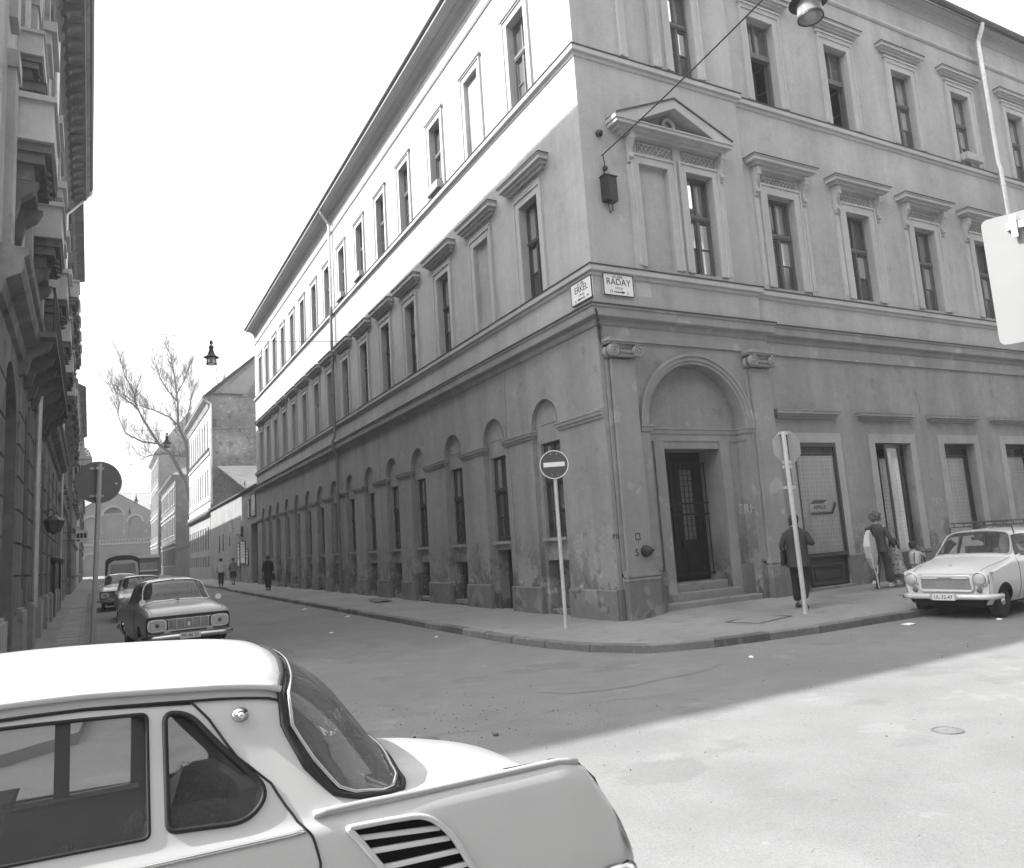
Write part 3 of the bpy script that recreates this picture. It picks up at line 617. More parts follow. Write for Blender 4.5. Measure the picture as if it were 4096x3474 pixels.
# door: two leaves behind an iron grille
D = MB(); D.box(1.66, 3.24, .98, 1.05, .55, .62)
D.box(1.66, 1.76, .95, 1.05, .62, 3.39); D.box(3.14, 3.24, .95, 1.05, .62, 3.39); D.box(1.76, 3.14, .95, 1.05, 3.18, 3.39)
D = D.obj('portal_door', M_DOOR, B)
for s in (0, 1):
    x0 = 1.76 + s * .69; x1 = x0 + .69
    L_ = MB(); L_.box(x0, x0 + .13, .96, 1.02, .62, 3.18); L_.box(x1 - .13, x1, .96, 1.02, .62, 3.18); L_.box(x0 + .13, x1 - .13, .96, 1.02, .62, 1.45); L_.box(x0 + .13, x1 - .13, .96, 1.02, 3.0, 3.18)
    L_.box(x0 + .17, x1 - .17, .94, .96, .72, .98); L_.box(x0 + .17, x1 - .17, .94, .96, 1.06, 1.36); L_.box(x0 + .02, x0 + .05, .94, .96, .62, 3.18)
    L_.obj('door_leaf', M_DOOR, D)
    MB().quad((x0 + .13, 1.0, 1.45), (x1 - .13, 1.0, 1.45), (x1 - .13, 1.0, 3.0), (x0 + .13, 1.0, 3.0)).obj('pane', mat('frosted_pane', .22, .35, .25, 6, spec=.6), D)
    g_ = MB()
    for k in range(4): g_.box(x0 + .17 + k * .115, x0 + .18 + k * .115, .975, .985, 1.45, 3.0)
    for k in range(12): g_.box(x0 + .13, x1 - .13, .978, .99, 1.5 + k * .125, 1.51 + k * .125)
    g_.obj('door_lattice', M_IRON, D)
G = MB()
for k in range(13): G.tube([(1.70 + k * .125, .80, .64), (1.70 + k * .125, .80, 3.15)], .011, 5)
for z in (.68, 1.98, 2.22, 3.12): G.box(1.66, 3.24, .785, .815, z, z + .035)
G.box(2.40, 2.50, .76, .83, 1.28, 1.42)
G.obj('iron_grille', M_IRON, D)
# shop windows on the main street
SURM = mat('shop_surround', .38, .9, .1, 7, .3, 60, .2, streak=.15)
H1 = hood_mesh(2.18, .2, .2, 'shop_hood', M_TRIMG)
NET = mat('shop_net_curtain', .93, .95, .08, 16, streak=.12)
BLIND = mat('bamboo_blind', .75, .9, .14, 30)
for i, (a, b, z) in enumerate(SHOP):
    c = (a + b) / 2; y = .1
    link('shop_hood', H1, B, (c - .2, y, 4.07))
    f = MB(); f.box(a - .22, a, y - .03, y, .8, 3.74); f.box(b, b + .22, y - .03, y, .8, 3.74); f.box(a, b, y - .03, y, 3.51, 3.74); f.obj('window_surround', SURM, B)
    rec = -.05 if i == 0 else .2
    z0 = .84 if i in (0,) else z
    f = MB(); t = .06; yy = y + rec + .02
    f.box(a, a + t, yy, yy + .06, z0, 3.51); f.box(b - t, b, yy, yy + .06, z0, 3.51); f.box(a + t, b - t, yy, yy + .06, z0, z0 + .07); f.box(a + t, b - t, yy, yy + .06, 3.40, 3.51)
    if i != 0: f.box(a + t, b - t, yy, yy + .05, 3.15, 3.2)
    o = f.obj('shop_window', M_FRAME, B)
    if i == 1: MB().quad((a + t, yy + .03, z0), (a + .45, yy + .03, z0), (a + .45, yy + .03, 3.4), (a + t, yy + .03, 3.4)).obj('dark_opening', M_DARK, o)
    else: MB().quad((a + t, yy + .03, z0 + .07), (b - t, yy + .03, z0 + .07), (b - t, yy + .03, 3.4), (a + t, yy + .03, 3.4)).obj('pane', glass_mat('shop_glass', .98, .8, .02, .06), o)
    q = MB(); n = 70; vs = []
    for k in range(n + 1):
        x = a + t + (b - a - 2 * t) * k / n
        for zz in (z0 + .09, 3.2): vs.append((x, yy + .085 + .014 * math.sin(x * 30) + .008 * math.sin(x * 73), zz))
    q.add(vs, [(k * 2, k * 2 + 2, k * 2 + 3, k * 2 + 1) for k in range(n)]); q.obj('curtain', NET if i < 3 else BLIND, o, True)
    if i < 3:
        q = MB()                                                                              # check woven into the net
        for k in range(13): q.box(a + t + .03 + k * .1, a + t + .036 + k * .1, yy + .066, yy + .069, z0 + .1, 3.18)
        for k in range(24): q.box(a + t, b - t, yy + .063, yy + .066, z0 + .12 + k * .1, z0 + .126 + k * .1)
        q.obj('net_check', mat('net_check_thread', .5, .95, .1, 20), o)
    else:
        for k in range(22): MB().box(a + t + .01, b - t - .01, yy + .045, yy + .057, 3.1 - k * .1, 3.19 - k * .1).obj('blind_slat', BLIND, o)
a, b, z = SHOP[0]                                                                             # apron below the first window
f = MB(); y = .12; f.box(a, b, y + .03, y + .08, .1, .84); f.box(a + .16, a + .22, y, y + .03, .22, .68); f.box(b - .22, b - .16, y, y + .03, .22, .68); f.box(a + .22, b - .22, y, y + .03, .22, .28); f.box(a + .22, b - .22, y, y + .03, .62, .68)
f.box(a + .3, b - .3, y + .005, y + .03, .35, .55); f.obj('window_apron', M_FRAME, B)
MB().box(a - .02, b + .02, -.02, .3, -.2, .17).obj('threshold', M_STONE, B)
mb = MB(); p0 = 4.72
for (a, b, z) in SHOP:
    if z < .5: mb.box(p0, a - .0, .05, .1, -.3, .82); p0 = b
mb.box(p0, S_R, .05, .1, -.3, .78); mb.obj('plinth', M_PLINTH, B)
# open glazed leaf of the second shop window
a, b, z = SHOP[1]
lf = link('open_leaf', None, B, (a + .32, .03, z + .12), (0, 0, R(11)))
f = MB(); t = .06; W_ = .78; f.box(0, t, 0, .05, 0, 3.2); f.box(W_ - t, W_, 0, .05, 0, 3.2); f.box(t, W_ - t, 0, .05, 0, .5); f.box(t, W_ - t, 0, .05, 3.12, 3.2)
f.obj('leaf_frame', M_FRAME, lf); MB().quad((t, .025, .5), (W_ - t, .025, .5), (W_ - t, .025, 3.12), (t, .025, 3.12)).obj('pane', M_GLASS, lf)
MB().box(.12, .30, .028, .03, 1.75, 3.0).box(.22, .36, .028, .03, 1.0, 1.2).obj('sticker', M_PAPER, lf)
# month sign in the first window
t = thing('month_sign', 'paper month sign reading ÁPRILIS inside the netted shop window', 'window sign', (6.06, .125, 1.98))
MB().add([(-.36, 0, -.1), (.36, 0, -.06), (.36, 0, .09), (-.36, 0, .09)], [(0, 1, 2, 3)]).obj('card', M_PAPER, t)
letters('ÁPRILIS', .13, M_INK, t, (-.03, -.006, .0)); MB().add([(-.36, -.004, .09), (.1, -.004, .09), (.25, -.004, .17), (-.2, -.004, .17)], [(0, 1, 2, 3)]).add([(.32, -.004, -.16), (.5, -.004, .14), (.56, -.004, .06), (.4, -.004, -.16)], [(0, 1, 2, 3)]).obj('arrow_print', mat('grey_print', .12, .8, 0), t)
MB().box(-.34, .4, -.01, .0, -.17, -.11).obj('card_edge', M_FRAME, t)
# chalk and painted marks on the plaster
CH = mat('chalk', .36, .95, .2, 40)
for txt, x, y, z, s, m_ in (('5', .43, -.1215, 1.28, .2, M_INK), ('MH', .06, -.0215, 1.62, .15, M_INK), ('ERM', 3.62, -.0015, 2.02, .3, CH), ('ERA', 10.5, .0985, 1.95, .3, CH)):
    letters(txt, s, m_, B, (x, y, z))
MB().box(.42, .54, -.1235, -.121, 1.52, 1.54).box(.42, .54, -.1235, -.121, 1.64, 1.66).box(.42, .44, -.1235, -.121, 1.54, 1.64).box(.52, .54, -.1235, -.121, 1.54, 1.64).box(.475, .485, -.1235, -.121, 1.44, 1.52).obj('painted_mark', M_INK, B)
MB().box(1.12, 1.5, -.001, -.0015, 6.6, 6.9).obj('wall_patch', mat('pale_patch', .44, .9, .12, 8, stains=[(5, .58, .05, .8)]), B)

# ---------------------------------------------------------------- things fixed to the corner
def street_sign(name, lines, loc, rotz, label, arrow):
    t = thing('street_sign', label, 'street sign', loc, rotz, 'street name plates on the corner')
    w_, h_ = .74, .44
    MB().box(-w_ / 2, w_ / 2, -.02, .03, -h_ / 2, h_ / 2).obj('plate', M_ENAMEL, t)
    f = MB(); e = .016
    f.box(-w_ / 2 - .01, w_ / 2 + .01, -.028, 0, -h_ / 2 - .012, -h_ / 2); f.box(-w_ / 2 - .01, w_ / 2 + .01, -.028, 0, h_ / 2, h_ / 2 + .012); f.box(-w_ / 2 - .012, -w_ / 2, -.028, 0, -h_ / 2, h_ / 2); f.box(w_ / 2, w_ / 2 + .012, -.028, 0, -h_ / 2, h_ / 2)
    f.obj('rim', M_FRAME, t)
    for txt, s, x, z, sx in lines: letters(txt, s, M_INK, t, (x, -.0215, z), sx=sx)
    a = MB(); d = arrow; z = -.155
    a.add([(-d * .13, -.023, z - .012), (d * .08, -.023, z - .012), (d * .08, -.023, z - .032), (d * .16, -.023, z), (d * .08, -.023, z + .032), (d * .08, -.023, z + .012), (-d * .13, -.023, z + .012)], [(0, 1, 2, 3, 4, 5, 6)])
    a.obj('arrow_print', M_INK, t); return t
street_sign('raday', [('IX. KER.', .075, 0, .165, 1), ('RÁDAY', .20, 0, .055, .95), ('UTCA', .07, 0, -.075, 1), ('13', .09, -.2, -.15, .9), ('5', .09, .22, -.17, .9)], (.615, -.03, 6.765), 0, 'white enamel plate reading RÁDAY UTCA with arrow pointing right', 1)
street_sign('erkel', [('IX. KER.', .075, 0, .165, 1), ('ERKEL', .20, 0, .055, .9), ('UTCA', .07, 0, -.075, 1), ('8', .09, -.22, -.17, .9), ('14', .09, .22, -.15, .9)], (-.03, .36, 6.70), -PI / 2, 'white enamel plate reading ERKEL UTCA with arrow pointing left', -1)
t = thing('junction_box', 'black metal cable box on the corner wall under the lamp wire hook', 'cable box', (.55, 0, 8.57))
MB().box(-.14, .16, -.18, 0, 0, .54).box(-.16, .18, -.2, 0, .54, .56).obj('case', M_IRON, t)
MB().tube([(-.07, -.21, .56), (-.08, -.215, .3), (-.05, -.22, .05), (.0, -.18, -.12), (.06, -.1, -.2), (.1, -.04, -.1)], .012, 6).tube([(-.06, -.1, 0), (-.03, -.1, -.2), (.03, -.06, -.24), (.06, -.04, -.15)], .009, 6).tube([(-.04, -.04, .56), (-.05, -.06, .7), (-.02, -.05, .9), (-.05, -.06, 1.05)], .012, 6).obj('cable', M_IRON, t)
MB().lathe([(.05, 0), (.06, .05), (.03, .09)], 8, (-.02, -.06, .72)).obj('insulator', M_IRON, t)
t = thing('iron_bracket', 'ornate wrought iron scroll bracket jutting from the corner under the cornice', 'bracket', (.06, -.02, 5.5))
f = MB(); dv = Vector((-.62, -.75, 0)).normalized()
def bp_(u_, z): return (dv.x * u_, dv.y * u_, z)
f.tube([bp_(0, 0), bp_(.02, .1), bp_(.12, .3), bp_(.3, .42), bp_(.52, .52)], .022, 6); f.tube([bp_(0, .35), bp_(.2, .44), bp_(.55, .56), bp_(.62, .52), bp_(.6, .46)], .02, 6)
for cu, cz, rr in ((.1, .18, .07), (.22, .33, .08), (.38, .43, .06), (.06, .32, .06)):
    f.tube([bp_(cu + rr * (1 - k / 16) * math.cos(k * .8), cz + rr * (1 - k / 16) * math.sin(k * .8)) for k in range(15)], .013, 5)
f.obj('scrollwork', M_IRON, t)
tag(MB().lathe([(.07, 0), (.08, -.05), (.05, -.1), (.02, -.14)], 10, (0, 0, 0), 'y').obj('wall_hook', M_IRON, loc=(.47, 0, 10.12)), 'rusty iron stub on the corner wall left of the pediment', 'wall hook')

# cracks and settlement joints in the plaster
rnd = random.Random(21); CK = mat('plaster_crack', .07, .95, .2, 30)
def crack(face, pts, r_=.006):
    P = []
    for (a, b), (c_, d) in zip(pts, pts[1:]):
        for k in range(6): t_ = k / 6; P.append((a + (c_ - a) * t_ + rnd.uniform(-.03, .03), b + (d - b) * t_))
    MB().tube([((-.001, s, z) if face == 'L' else (s, face, z)) for s, z in P], r_, 4).obj('wall_crack', CK, B)
crack('L', [(4.05, 5.85), (4.1, 4.3), (4.02, 2.6), (4.0, .6)], .005); crack('L', [(13.85, 5.85), (13.9, 4.2), (13.88, 1.6), (13.9, .6)], .005); crack('L', [(1.2, .95), (1.05, .72), (.9, .62)], .008)
crack(.0995, [(10.2, 4.9), (10.3, 4.5), (10.25, 4.28)], .005); crack(.0985, [(4.75, 3.6), (4.85, 2.6), (4.8, .8)], .005); crack('L', [(6.2, 1.7), (6.1, 1.2), (6.3, .65)], .007); crack('L', [(8.9, 1.5), (8.75, 1.1), (8.8, .65)], .006)
# ---------------------------------------------------------------- old houses across the side street (left). local frame: x = q (out of the wall), y = s (along), z up
def left_house(name, label, s0, s1, ht, q0=0.0, pal=M_OLD):
    x, y, z = lw(0, 0); t = thing(name, label, 'building', (x, y, 0), LA); return t
A = left_house('old_house', 'tall soot-dark apartment house with stacked balconies along the left pavement', -.6, 26.5, 19.7)
fA = lambda s, z, d=0.0: (-d, s, z)
AX = [(2.6 + 4.25 * k) for k in range(6)]
mb = MB(); holes = []; dep = []
ARCH = [(3.4, 1.3, 4.05), (6.75, .55, 4.6)] + [(10.0 + 3.2 * k, .62, 4.6) for k in range(6)]
for c, r_, zs in ARCH: holes.append(arch(c, r_, -.2 if r_ > 1 else 1.35, zs, 16)); dep.append(.45)
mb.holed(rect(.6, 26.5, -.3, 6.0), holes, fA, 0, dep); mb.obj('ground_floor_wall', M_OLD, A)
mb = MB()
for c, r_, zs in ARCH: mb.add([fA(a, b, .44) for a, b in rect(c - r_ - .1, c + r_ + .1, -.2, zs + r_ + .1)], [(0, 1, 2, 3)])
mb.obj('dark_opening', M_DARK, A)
MB().box(-34, 0, .56, .6, -.3, 19.4).obj('end_wall', M_OLD2, A); MB().box(-34, -33.9, .6, 26.5, -.3, 19.4).obj('rear_wall', M_OLD2, A); MB().box(-9, 0, 26.5, 26.52, -.3, 19.5).obj('party_wall', M_OLD2, A)
mb = MB(); holes = []; dep = []
for c in AX:
    for z0, z1 in ((7.1, 9.7), (11.4, 13.6), (15.4, 17.3)): holes.append(rect(c + .5, c + 1.5, z0, z1)); dep.append(.3)
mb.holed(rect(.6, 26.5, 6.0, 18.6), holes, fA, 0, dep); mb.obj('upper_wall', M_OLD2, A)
GW = make_window(1.0, 2.6, .62, [.3], M_FRAME, 0, 'window'); GW3 = make_window(1.0, 2.0, .62, [.3], M_FRAME, 0, 'window')
for c in AX:
    for z0, z1 in ((7.1, 9.7), (11.4, 13.6), (15.4, 17.3)):
        o = link('window', GW[0] if z1 - z0 > 2.3 else GW3[0], A, (-.28, c + 1.0, z0), (0, 0, PI / 2))
        MB().quad((-.5, .05, 0), (.5, .05, 0), (.5, .05, z1 - z0), (-.5, .05, z1 - z0)).obj('pane', mat('dim_pane', .03, .12, .1, 4, spec=.7), o)
# rusticated joints: blocks standing proud
BL = {}
def block(L, H):
    k = (round(L, 2), round(H, 2))
    if k not in BL: BL[k] = MB().add([(0, .012, .012), (0, L - .012, .012), (0, L - .012, H - .012), (0, .012, H - .012), (.045, .03, .03), (.045, L - .03, .03), (.045, L - .03, H - .03), (.045, .03, H - .03)],
                                  [(4, 5, 6, 7), (0, 1, 5, 4), (1, 2, 6, 5), (2, 3, 7, 6), (3, 0, 4, 7)]).mesh('stone_block', M_OLD)
    return BL[k]
pier = []
edges_ = [(.6, 2.05)] + [(a[0] + a[1] + .06, b[0] - b[1] - .06) for a, b in zip(ARCH, ARCH[1:])]
for (a, b) in edges_:
    n = max(1, round((b - a) / 1.0)); L = (b - a) / n
    for r_ in range(7):
        for k in range(n): link('stone_block', block(L, .62), A, (0.0, a + k * L, 1.0 + r_ * .62))
for i, (a, b) in enumerate(edges_):                                                           # projecting pier feet
    m_ = (a + b) / 2; w_ = min(.5, (b - a) / 2 - .1)
    for e in (a + w_ + .05, b - w_ - .05) if b - a > 2 else (m_,):
        f = MB(); f.box(0, .17, e - w_, e + w_, -.3, .96); f.box(0, .13, e - w_ + .05, e + w_ - .05, .96, 1.02); f.obj('pier_foot', M_OLDPIER, A)
mb = MB(); P_ = [(0, 5.7), (.08, 5.75), (.12, 5.95), (.3, 6.05), (.34, 6.15), (.34, 6.3), (.40, 6.34), (.42, 6.44), (0, 6.5)]
mb.sweep([(a, b) for a, b in P_], (0, .6, 0), (0, 26.5, 0), (1, 0, 0)); mb.obj('cornice', M_OLD, A)
MB().sweep([(0, 13.9), (.05, 13.95), (.14, 14.1), (.16, 14.2), (0, 14.25)], (0, .6, 0), (0, 26.5, 0), (1, 0, 0)).obj('string_course', M_OLD, A)
mb = MB(); P_ = [(0, 18.0), (.1, 18.05), (.16, 18.4), (.3, 18.6), (.34, 18.75), (.9, 18.85), (.92, 19.1), (1.02, 19.2), (1.04, 19.3), (0, 19.4)]
mb.sweep(P_, (0, .6, 0), (0, 26.5, 0), (1, 0, 0)); mb.obj('eaves_cornice', M_OLD, A)
mb = MB(); mb.sweep([(1.0, 19.3), (1.1, 19.32), (1.168, 19.45), (1.16, 19.62), (.9, 19.66)], (0, .45, 0), (0, 26.5, 0), (1, 0, 0)); mb.obj('gutter', M_FLASH, A)
mb = MB(); mb.quad((1.1, .48, 19.6), (1.1, 26.5, 19.6), (-5, 26.5, 22), (-5, 9, 22)); mb.quad((1.1, .48, 19.6), (-5, 9, 22), (-34, 9, 22), (-34, .48, 19.6)); mb.quad((-5, 9, 22), (-5, 26.5, 22), (-34, 26.5, 21.9), (-34, 9, 22)); mb.obj('roof', M_ROOF, A)
MB().box(-34, 1.1, .45, .9, 19.4, 19.64).obj('end_gutter', M_FLASH, A)
MB().tube([(1.12, 26.45, 19.5), (1.1, 26.45, 19.2), (.5, 26.5, 18.5), (.12, 26.4, 18.0), (.12, 26.4, .4)], .06, 8).obj('downpipe', M_ZINC, A)
mod = MB().prism([(0, 0), (.5, .22), (.5, .3), (0, .3)], lambda a, b, d: (a, d, b), -.12, .12).lathe([(.09, -.13), (.09, .13)], 8, (.1, 0, .08), 'y').mesh('eaves_bracket', M_OLD)
for k in range(33): link('eaves_bracket', mod, A, (.3, .8 + k * .78, 18.55))
# box balconies on the first and second floors
bal = MB(); bal.box(0, .64, -.95, .95, .0, .08); bal.box(.54, .62, -.9, .9, .08, .72); bal.box(0, .54, -.9, -.83, .08, .72); bal.box(0, .54, .83, .9, .08, .72); bal.box(0, .67, -.98, .98, .72, .82)
BALM = bal.mesh('balcony', M_BOX)
und = MB(); und.box(0, .6, -.86, .86, -.16, -.001); und.box(0, .5, -.8, .8, -.34, -.16); und.box(0, .34, -.7, .7, -.62, -.34)
for s in (-1, 1): und.prism([(0, -1.3), (.1, -1.25), (.16, -.95), (.34, -.8), (.42, -.621), (0, -.621)], lambda a, b, d: (a, d + s * .58, b), -.11, .11)
for k in range(4): und.lathe([(.05, 0), (.07, -.03), (.03, -.06)], 8, (.52, -.5 + k * .33, -.345))
UNDM = und.mesh('balcony_underside', M_OLD)
hd = MB(); hd.box(0, .34, -.85, .85, 0, .1); hd.box(0, .44, -.92, .92, .1, .26); hd.prism([(-.98, .26), (.98, .26), (0, .62)], lambda a, b, d: (d, a, b), 0, .46)
for s in (-1, 1): hd.prism([(0, -.5), (.12, -.42), (.3, -.05), (.3, 0), (0, 0)], lambda a, b, d: (a, d + s * .68, b), -.09, .09)
HDM = hd.mesh('window_pediment', M_OLD)
hs = MB(); hs.box(0, .42, -.85, .85, 0, .24); hs.box(0, .3, -.75, .75, -.3, 0); HSM = hs.mesh('window_hood', M_BOX)
for c in AX:
    o = link('balcony', BALM, A, (0, c + .1, 8.78)); link('underside', UNDM, o)
    link('window_pediment', HDM, A, (0, c + 1.0, 10.1)); link('window_hood', HSM, A, (0, c + 1.0, 14.3))
    o = link('balcony', BALM, A, (0, c + 1.0, 11.0)); link('underside', UNDM, o); o.scale = (.62, .8, .6)
    for z in (6.5, 10.6, 14.9): MB().box(0, .12, c - 1.35, c - .85, z, z + 3.2).box(0, .16, c - 1.4, c - .8, z + 3.2, z + 3.5).obj('wall_pilaster', M_OLD2, A)
# the long iron balcony above the ground floor
o = MB().box(0, .62, 4.5, 13.5, 6.16, 6.26).obj('long_balcony', M_OLD, A)
rl = MB(); rl.box(.55, .6, 4.5, 13.5, 7.12, 7.17); rl.box(.56, .59, 4.5, 13.5, 6.3, 6.33)
for k in range(76): rl.tube([(.575, 4.55 + k * .119, 6.26), (.575, 4.55 + k * .119, 7.12)], .012, 4, False)
rl.obj('railing', M_IRON, o)
for k in range(8): MB().prism([(0, 5.45), (.12, 5.5), (.2, 5.8), (.5, 6.0), (.55, 6.16), (0, 6.16)], lambda a, b, d: (a, d, b), 4.8 + k * 1.22, 5.0 + k * 1.22).obj('bracket', M_OLD, o)
MB().tube([(.16, 8.6, 6.0), (.14, 8.62, 4.0), (.14, 8.62, .9)], .07, 10).lathe([(.085, -.03), (.085, .03)], 10, (.14, 8.62, 3.7)).obj('downpipe', M_ZINC, A)
MB().tube([(.16, 13.6, 18.3), (.16, 13.6, 6.6)], .07, 10).obj('downpipe', M_ZINC, A)

def plain_house(label, s0, s1, q, ht, pal, over, seed, roofh=2.4, nf=4, name='old_house'):
    x, y, z = lw(0, 0); t = thing(name, label, 'building', (x, y, 0), LA); rnd = random.Random(seed); g0 = gz((s0 + s1) / 2)
    fq = lambda s, z, d=0.0: (q - d, s, z)
    n = max(1, int((s1 - s0) / 2.9)); st = (s1 - s0) / n; fh = (ht - 1.2) / nf; holes = []
    for f_ in range(nf):
        for k in range(n):
            c = s0 + st * (k + .5); holes.append(rect(c - .5, c + .5, g0 + f_ * fh + 1.15, g0 + f_ * fh + fh - .55))
    mb = MB(); mb.holed(rect(s0, s1, -.3, ht), holes, fq, 0, [.3] * len(holes)); mb.quad(fq(s0, -.3), fq(s0, ht), fq(s0, ht, 8), fq(s0, -.3, 8)); mb.quad(fq(s1, -.3), fq(s1, ht), fq(s1, ht, 8), fq(s1, -.3, 8)); mb.quad(fq(s0, -.3, 8), fq(s0, ht, 8), fq(s1, ht, 8), fq(s1, -.3, 8)); mb.obj('wall', pal, t)
    wm = MB().box(-.5, .5, .0, .05, 0, fh - 1.7).box(-.5, .5, -.02, 0, (fh - 1.7) * .6, (fh - 1.7) * .66).box(-.03, .03, -.02, 0, 0, (fh - 1.7) * .6).mesh('window', mat('dim_pane', .03, .12, .1, 4, spec=.7))
    hm = MB().box(-.72, .72, -.3, 0, 0, .14).box(-.62, .62, -.18, 0, -.2, 0).mesh('window_hood', pal); sm = MB().box(-.65, .65, -.2, 0, -.14, 0).mesh('window_sill', pal)
    for f_ in range(nf):
        for k in range(n):
            c = s0 + st * (k + .5); z = g0 + f_ * fh + 1.15
            link('window', wm, t, (q - .28, c, z), (0, 0, PI / 2)); link('window_sill', sm, t, (q, c, z), (0, 0, PI / 2))
            if f_: link('window_hood', hm, t, (q, c, z + fh - 1.5), (0, 0, PI / 2))
    mb = MB()
    for f_ in range(1, nf): mb.sweep([(0, g0 + f_ * fh), (.14, g0 + f_ * fh + .1), (.16, g0 + f_ * fh + .25), (0, g0 + f_ * fh + .3)], (q, s0, 0), (q, s1, 0), (1, 0, 0))
    mb.obj('string_course', pal, t)
    mb = MB(); mb.sweep([(0, ht - .7), (.1, ht - .6), (over * .5, ht - .35), (over, ht - .25), (over, ht), (0, ht + .05)], (q, s0, 0), (q, s1, 0), (1, 0, 0)); mb.obj('eaves_cornice', pal, t)
    mb = MB(); mb.add([(q + over, s0, ht), (q + over, s1, ht), (q - 4, s1, ht + roofh), (q - 4, s0, ht + roofh), (q - 8, s0, ht), (q - 8, s1, ht)], [(0, 1, 2, 3), (3, 2, 5, 4), (0, 3, 4), (1, 5, 2)]); mb.obj('roof', M_ROOF, t)
    return t
Bh = plain_house('dark four-storey house with rows of boxy hoods beyond the tall balconied house', 26.55, 41.0, -.05, 20.1, M_OLD, .8, 1)
for k in range(5):
    for z in (9.6, 14.3): o = link('balcony', BALM, Bh, (0, 28.0 + 2.9 * k, z)); link('underside', UNDM, o)
Ch = plain_house('narrow dark house with a stepped roof edge, left row', 41.05, 48.2, -.15, 20.0, M_OLD, .5, 2)
for k in range(2): o = link('balcony', BALM, Ch, (-.1, 42.8 + 3.6 * k, 9.6)); link('underside', UNDM, o)
Dh = plain_house('dark house with a fan-topped bay box, left row beyond the narrow house', 48.25, 70, .1, 14.6, M_OLD, .75, 3)
f = MB(); f.box(.25, 1.22, 57.4, 59.4, 8.6, 10.6); f.box(.25, 1.3, 57.3, 59.5, 10.6, 10.75); f.obj('bay_box', M_BOX, Dh)
f = MB()
for k in range(5): f.prism([(.35 + k * .16, 8.8), (.45 + k * .16, 8.8), (.45 + k * .16, 10.1), (.35 + k * .16, 10.1)], lambda a, b, d: (a, d, b), 57.37, 57.4)
f.obj('bay_opening', M_DARK, Dh)
f = MB()
for k in range(6):
    a0, a1 = PI * k / 12 + .02, PI * (k + 1) / 12 - .02; f.prism([(.3, 10.75), (.3 + math.cos(a0) * .95, 10.75 + math.sin(a0) * .95), (.3 + math.cos(a1) * .95, 10.75 + math.sin(a1) * .95)], lambda a, b, d: (a, d, b), 57.4, 57.46)
f.obj('fan_top', M_BOX, Dh); f = MB(); f.prism([(.25, 6.9), (.5, 7.2), (1.1, 8.4), (1.1, 8.6), (.25, 8.6)], lambda a, b, d: (a, d, b), 57.5, 59.3); f.obj('bay_corbel', M_OLD, Dh)
Eh = plain_house('last visible house of the left row, pale edge', 70.05, 90, .1, 14.6, M_OLD2, .5, 4, nf=3)  # pale facade colour on the whole house
Fh = plain_house('long house at the far end of the left row', 90.05, 128, .2, 15.5, M_OLD, .5, 5, nf=4)
# wall lantern and projecting sign on the left row
x, y, z = lw(0, 14.0); t = thing('wall_lantern', 'hexagonal black iron wall lantern on a scroll bracket, left row', 'lantern', (x, y, 2.85), LA)
MB().tube([(0, 0, .5), (.1, 0, .62), (.25, 0, .66), (.3, 0, .6), (.3, 0, .48)], .02, 6).obj('arm', M_IRON, t)
MB().lathe([(.02, .5), (.1, .45), (.29, .33), (.3, .31), (.27, .31)], 6, (.3, 0, 0)).obj('lantern_cap', M_IRON, t); MB().lathe([(.16, .0), (.05, -.05), (.02, -.08)], 6, (.3, 0, 0)).obj('lantern_foot', M_IRON, t)
MB().lathe([(.25, .31), (.16, 0)], 6, (.3, 0, 0), cap=False).obj('pane', mat('lantern_glass', .12, .15, .1, 5, spec=.6), t)
f = MB()
for k in range(6):
    a = k * PI / 3; f.tube([(.3 + .26 * math.cos(a), .26 * math.sin(a), .31), (.3 + .165 * math.cos(a), .165 * math.sin(a), 0)], .016, 5)
f.obj('lantern_ribs', M_IRON, t)
x, y, z = lw(0, 30.0); t = thing('box_sign', 'white square box sign jutting from the left row above the pavement', 'sign', (x, y, 3.05), LA)
MB().box(.62, 1.15, -.06, .06, 0, .56).obj('box', mat('sign_white', .7, .5, .06, 10), t); MB().box(0, .66, -.02, .02, .45, .49).box(0, .66, -.02, .02, .08, .11).obj('arm', M_IRON, t)
f = MB()
for k in range(3): f.lathe([(.07, 0), (.07, -.01)], 12, (.72 + k * .15, -.06, .36), 'y').box(.66 + k * .15, .78 + k * .15, -.07, -.06, .2, .3)
f.box(.66, .8, -.066, -.06, .06, .12); f.obj('sign_print', M_INK, t)
for (s, q) in ((20.3, .1), (26.0, .12)):
    x, y, z = lw(q, s); t = thing('wall_post', 'dark iron gas post against the left row, %s' % ('nearer of the pair' if s < 22 else 'farther of the pair'), 'post', (x, y, gz(s)), LA, 'iron posts against the left row')
    MB().tube([(0, 0, 0), (0, 0, 1.9)], .05, 8).obj('shaft', M_IRON, t); MB().lathe([(.06, 1.9), (.16, 2.0), (.16, 2.12), (.05, 2.18)], 8).obj('cap', M_IRON, t)

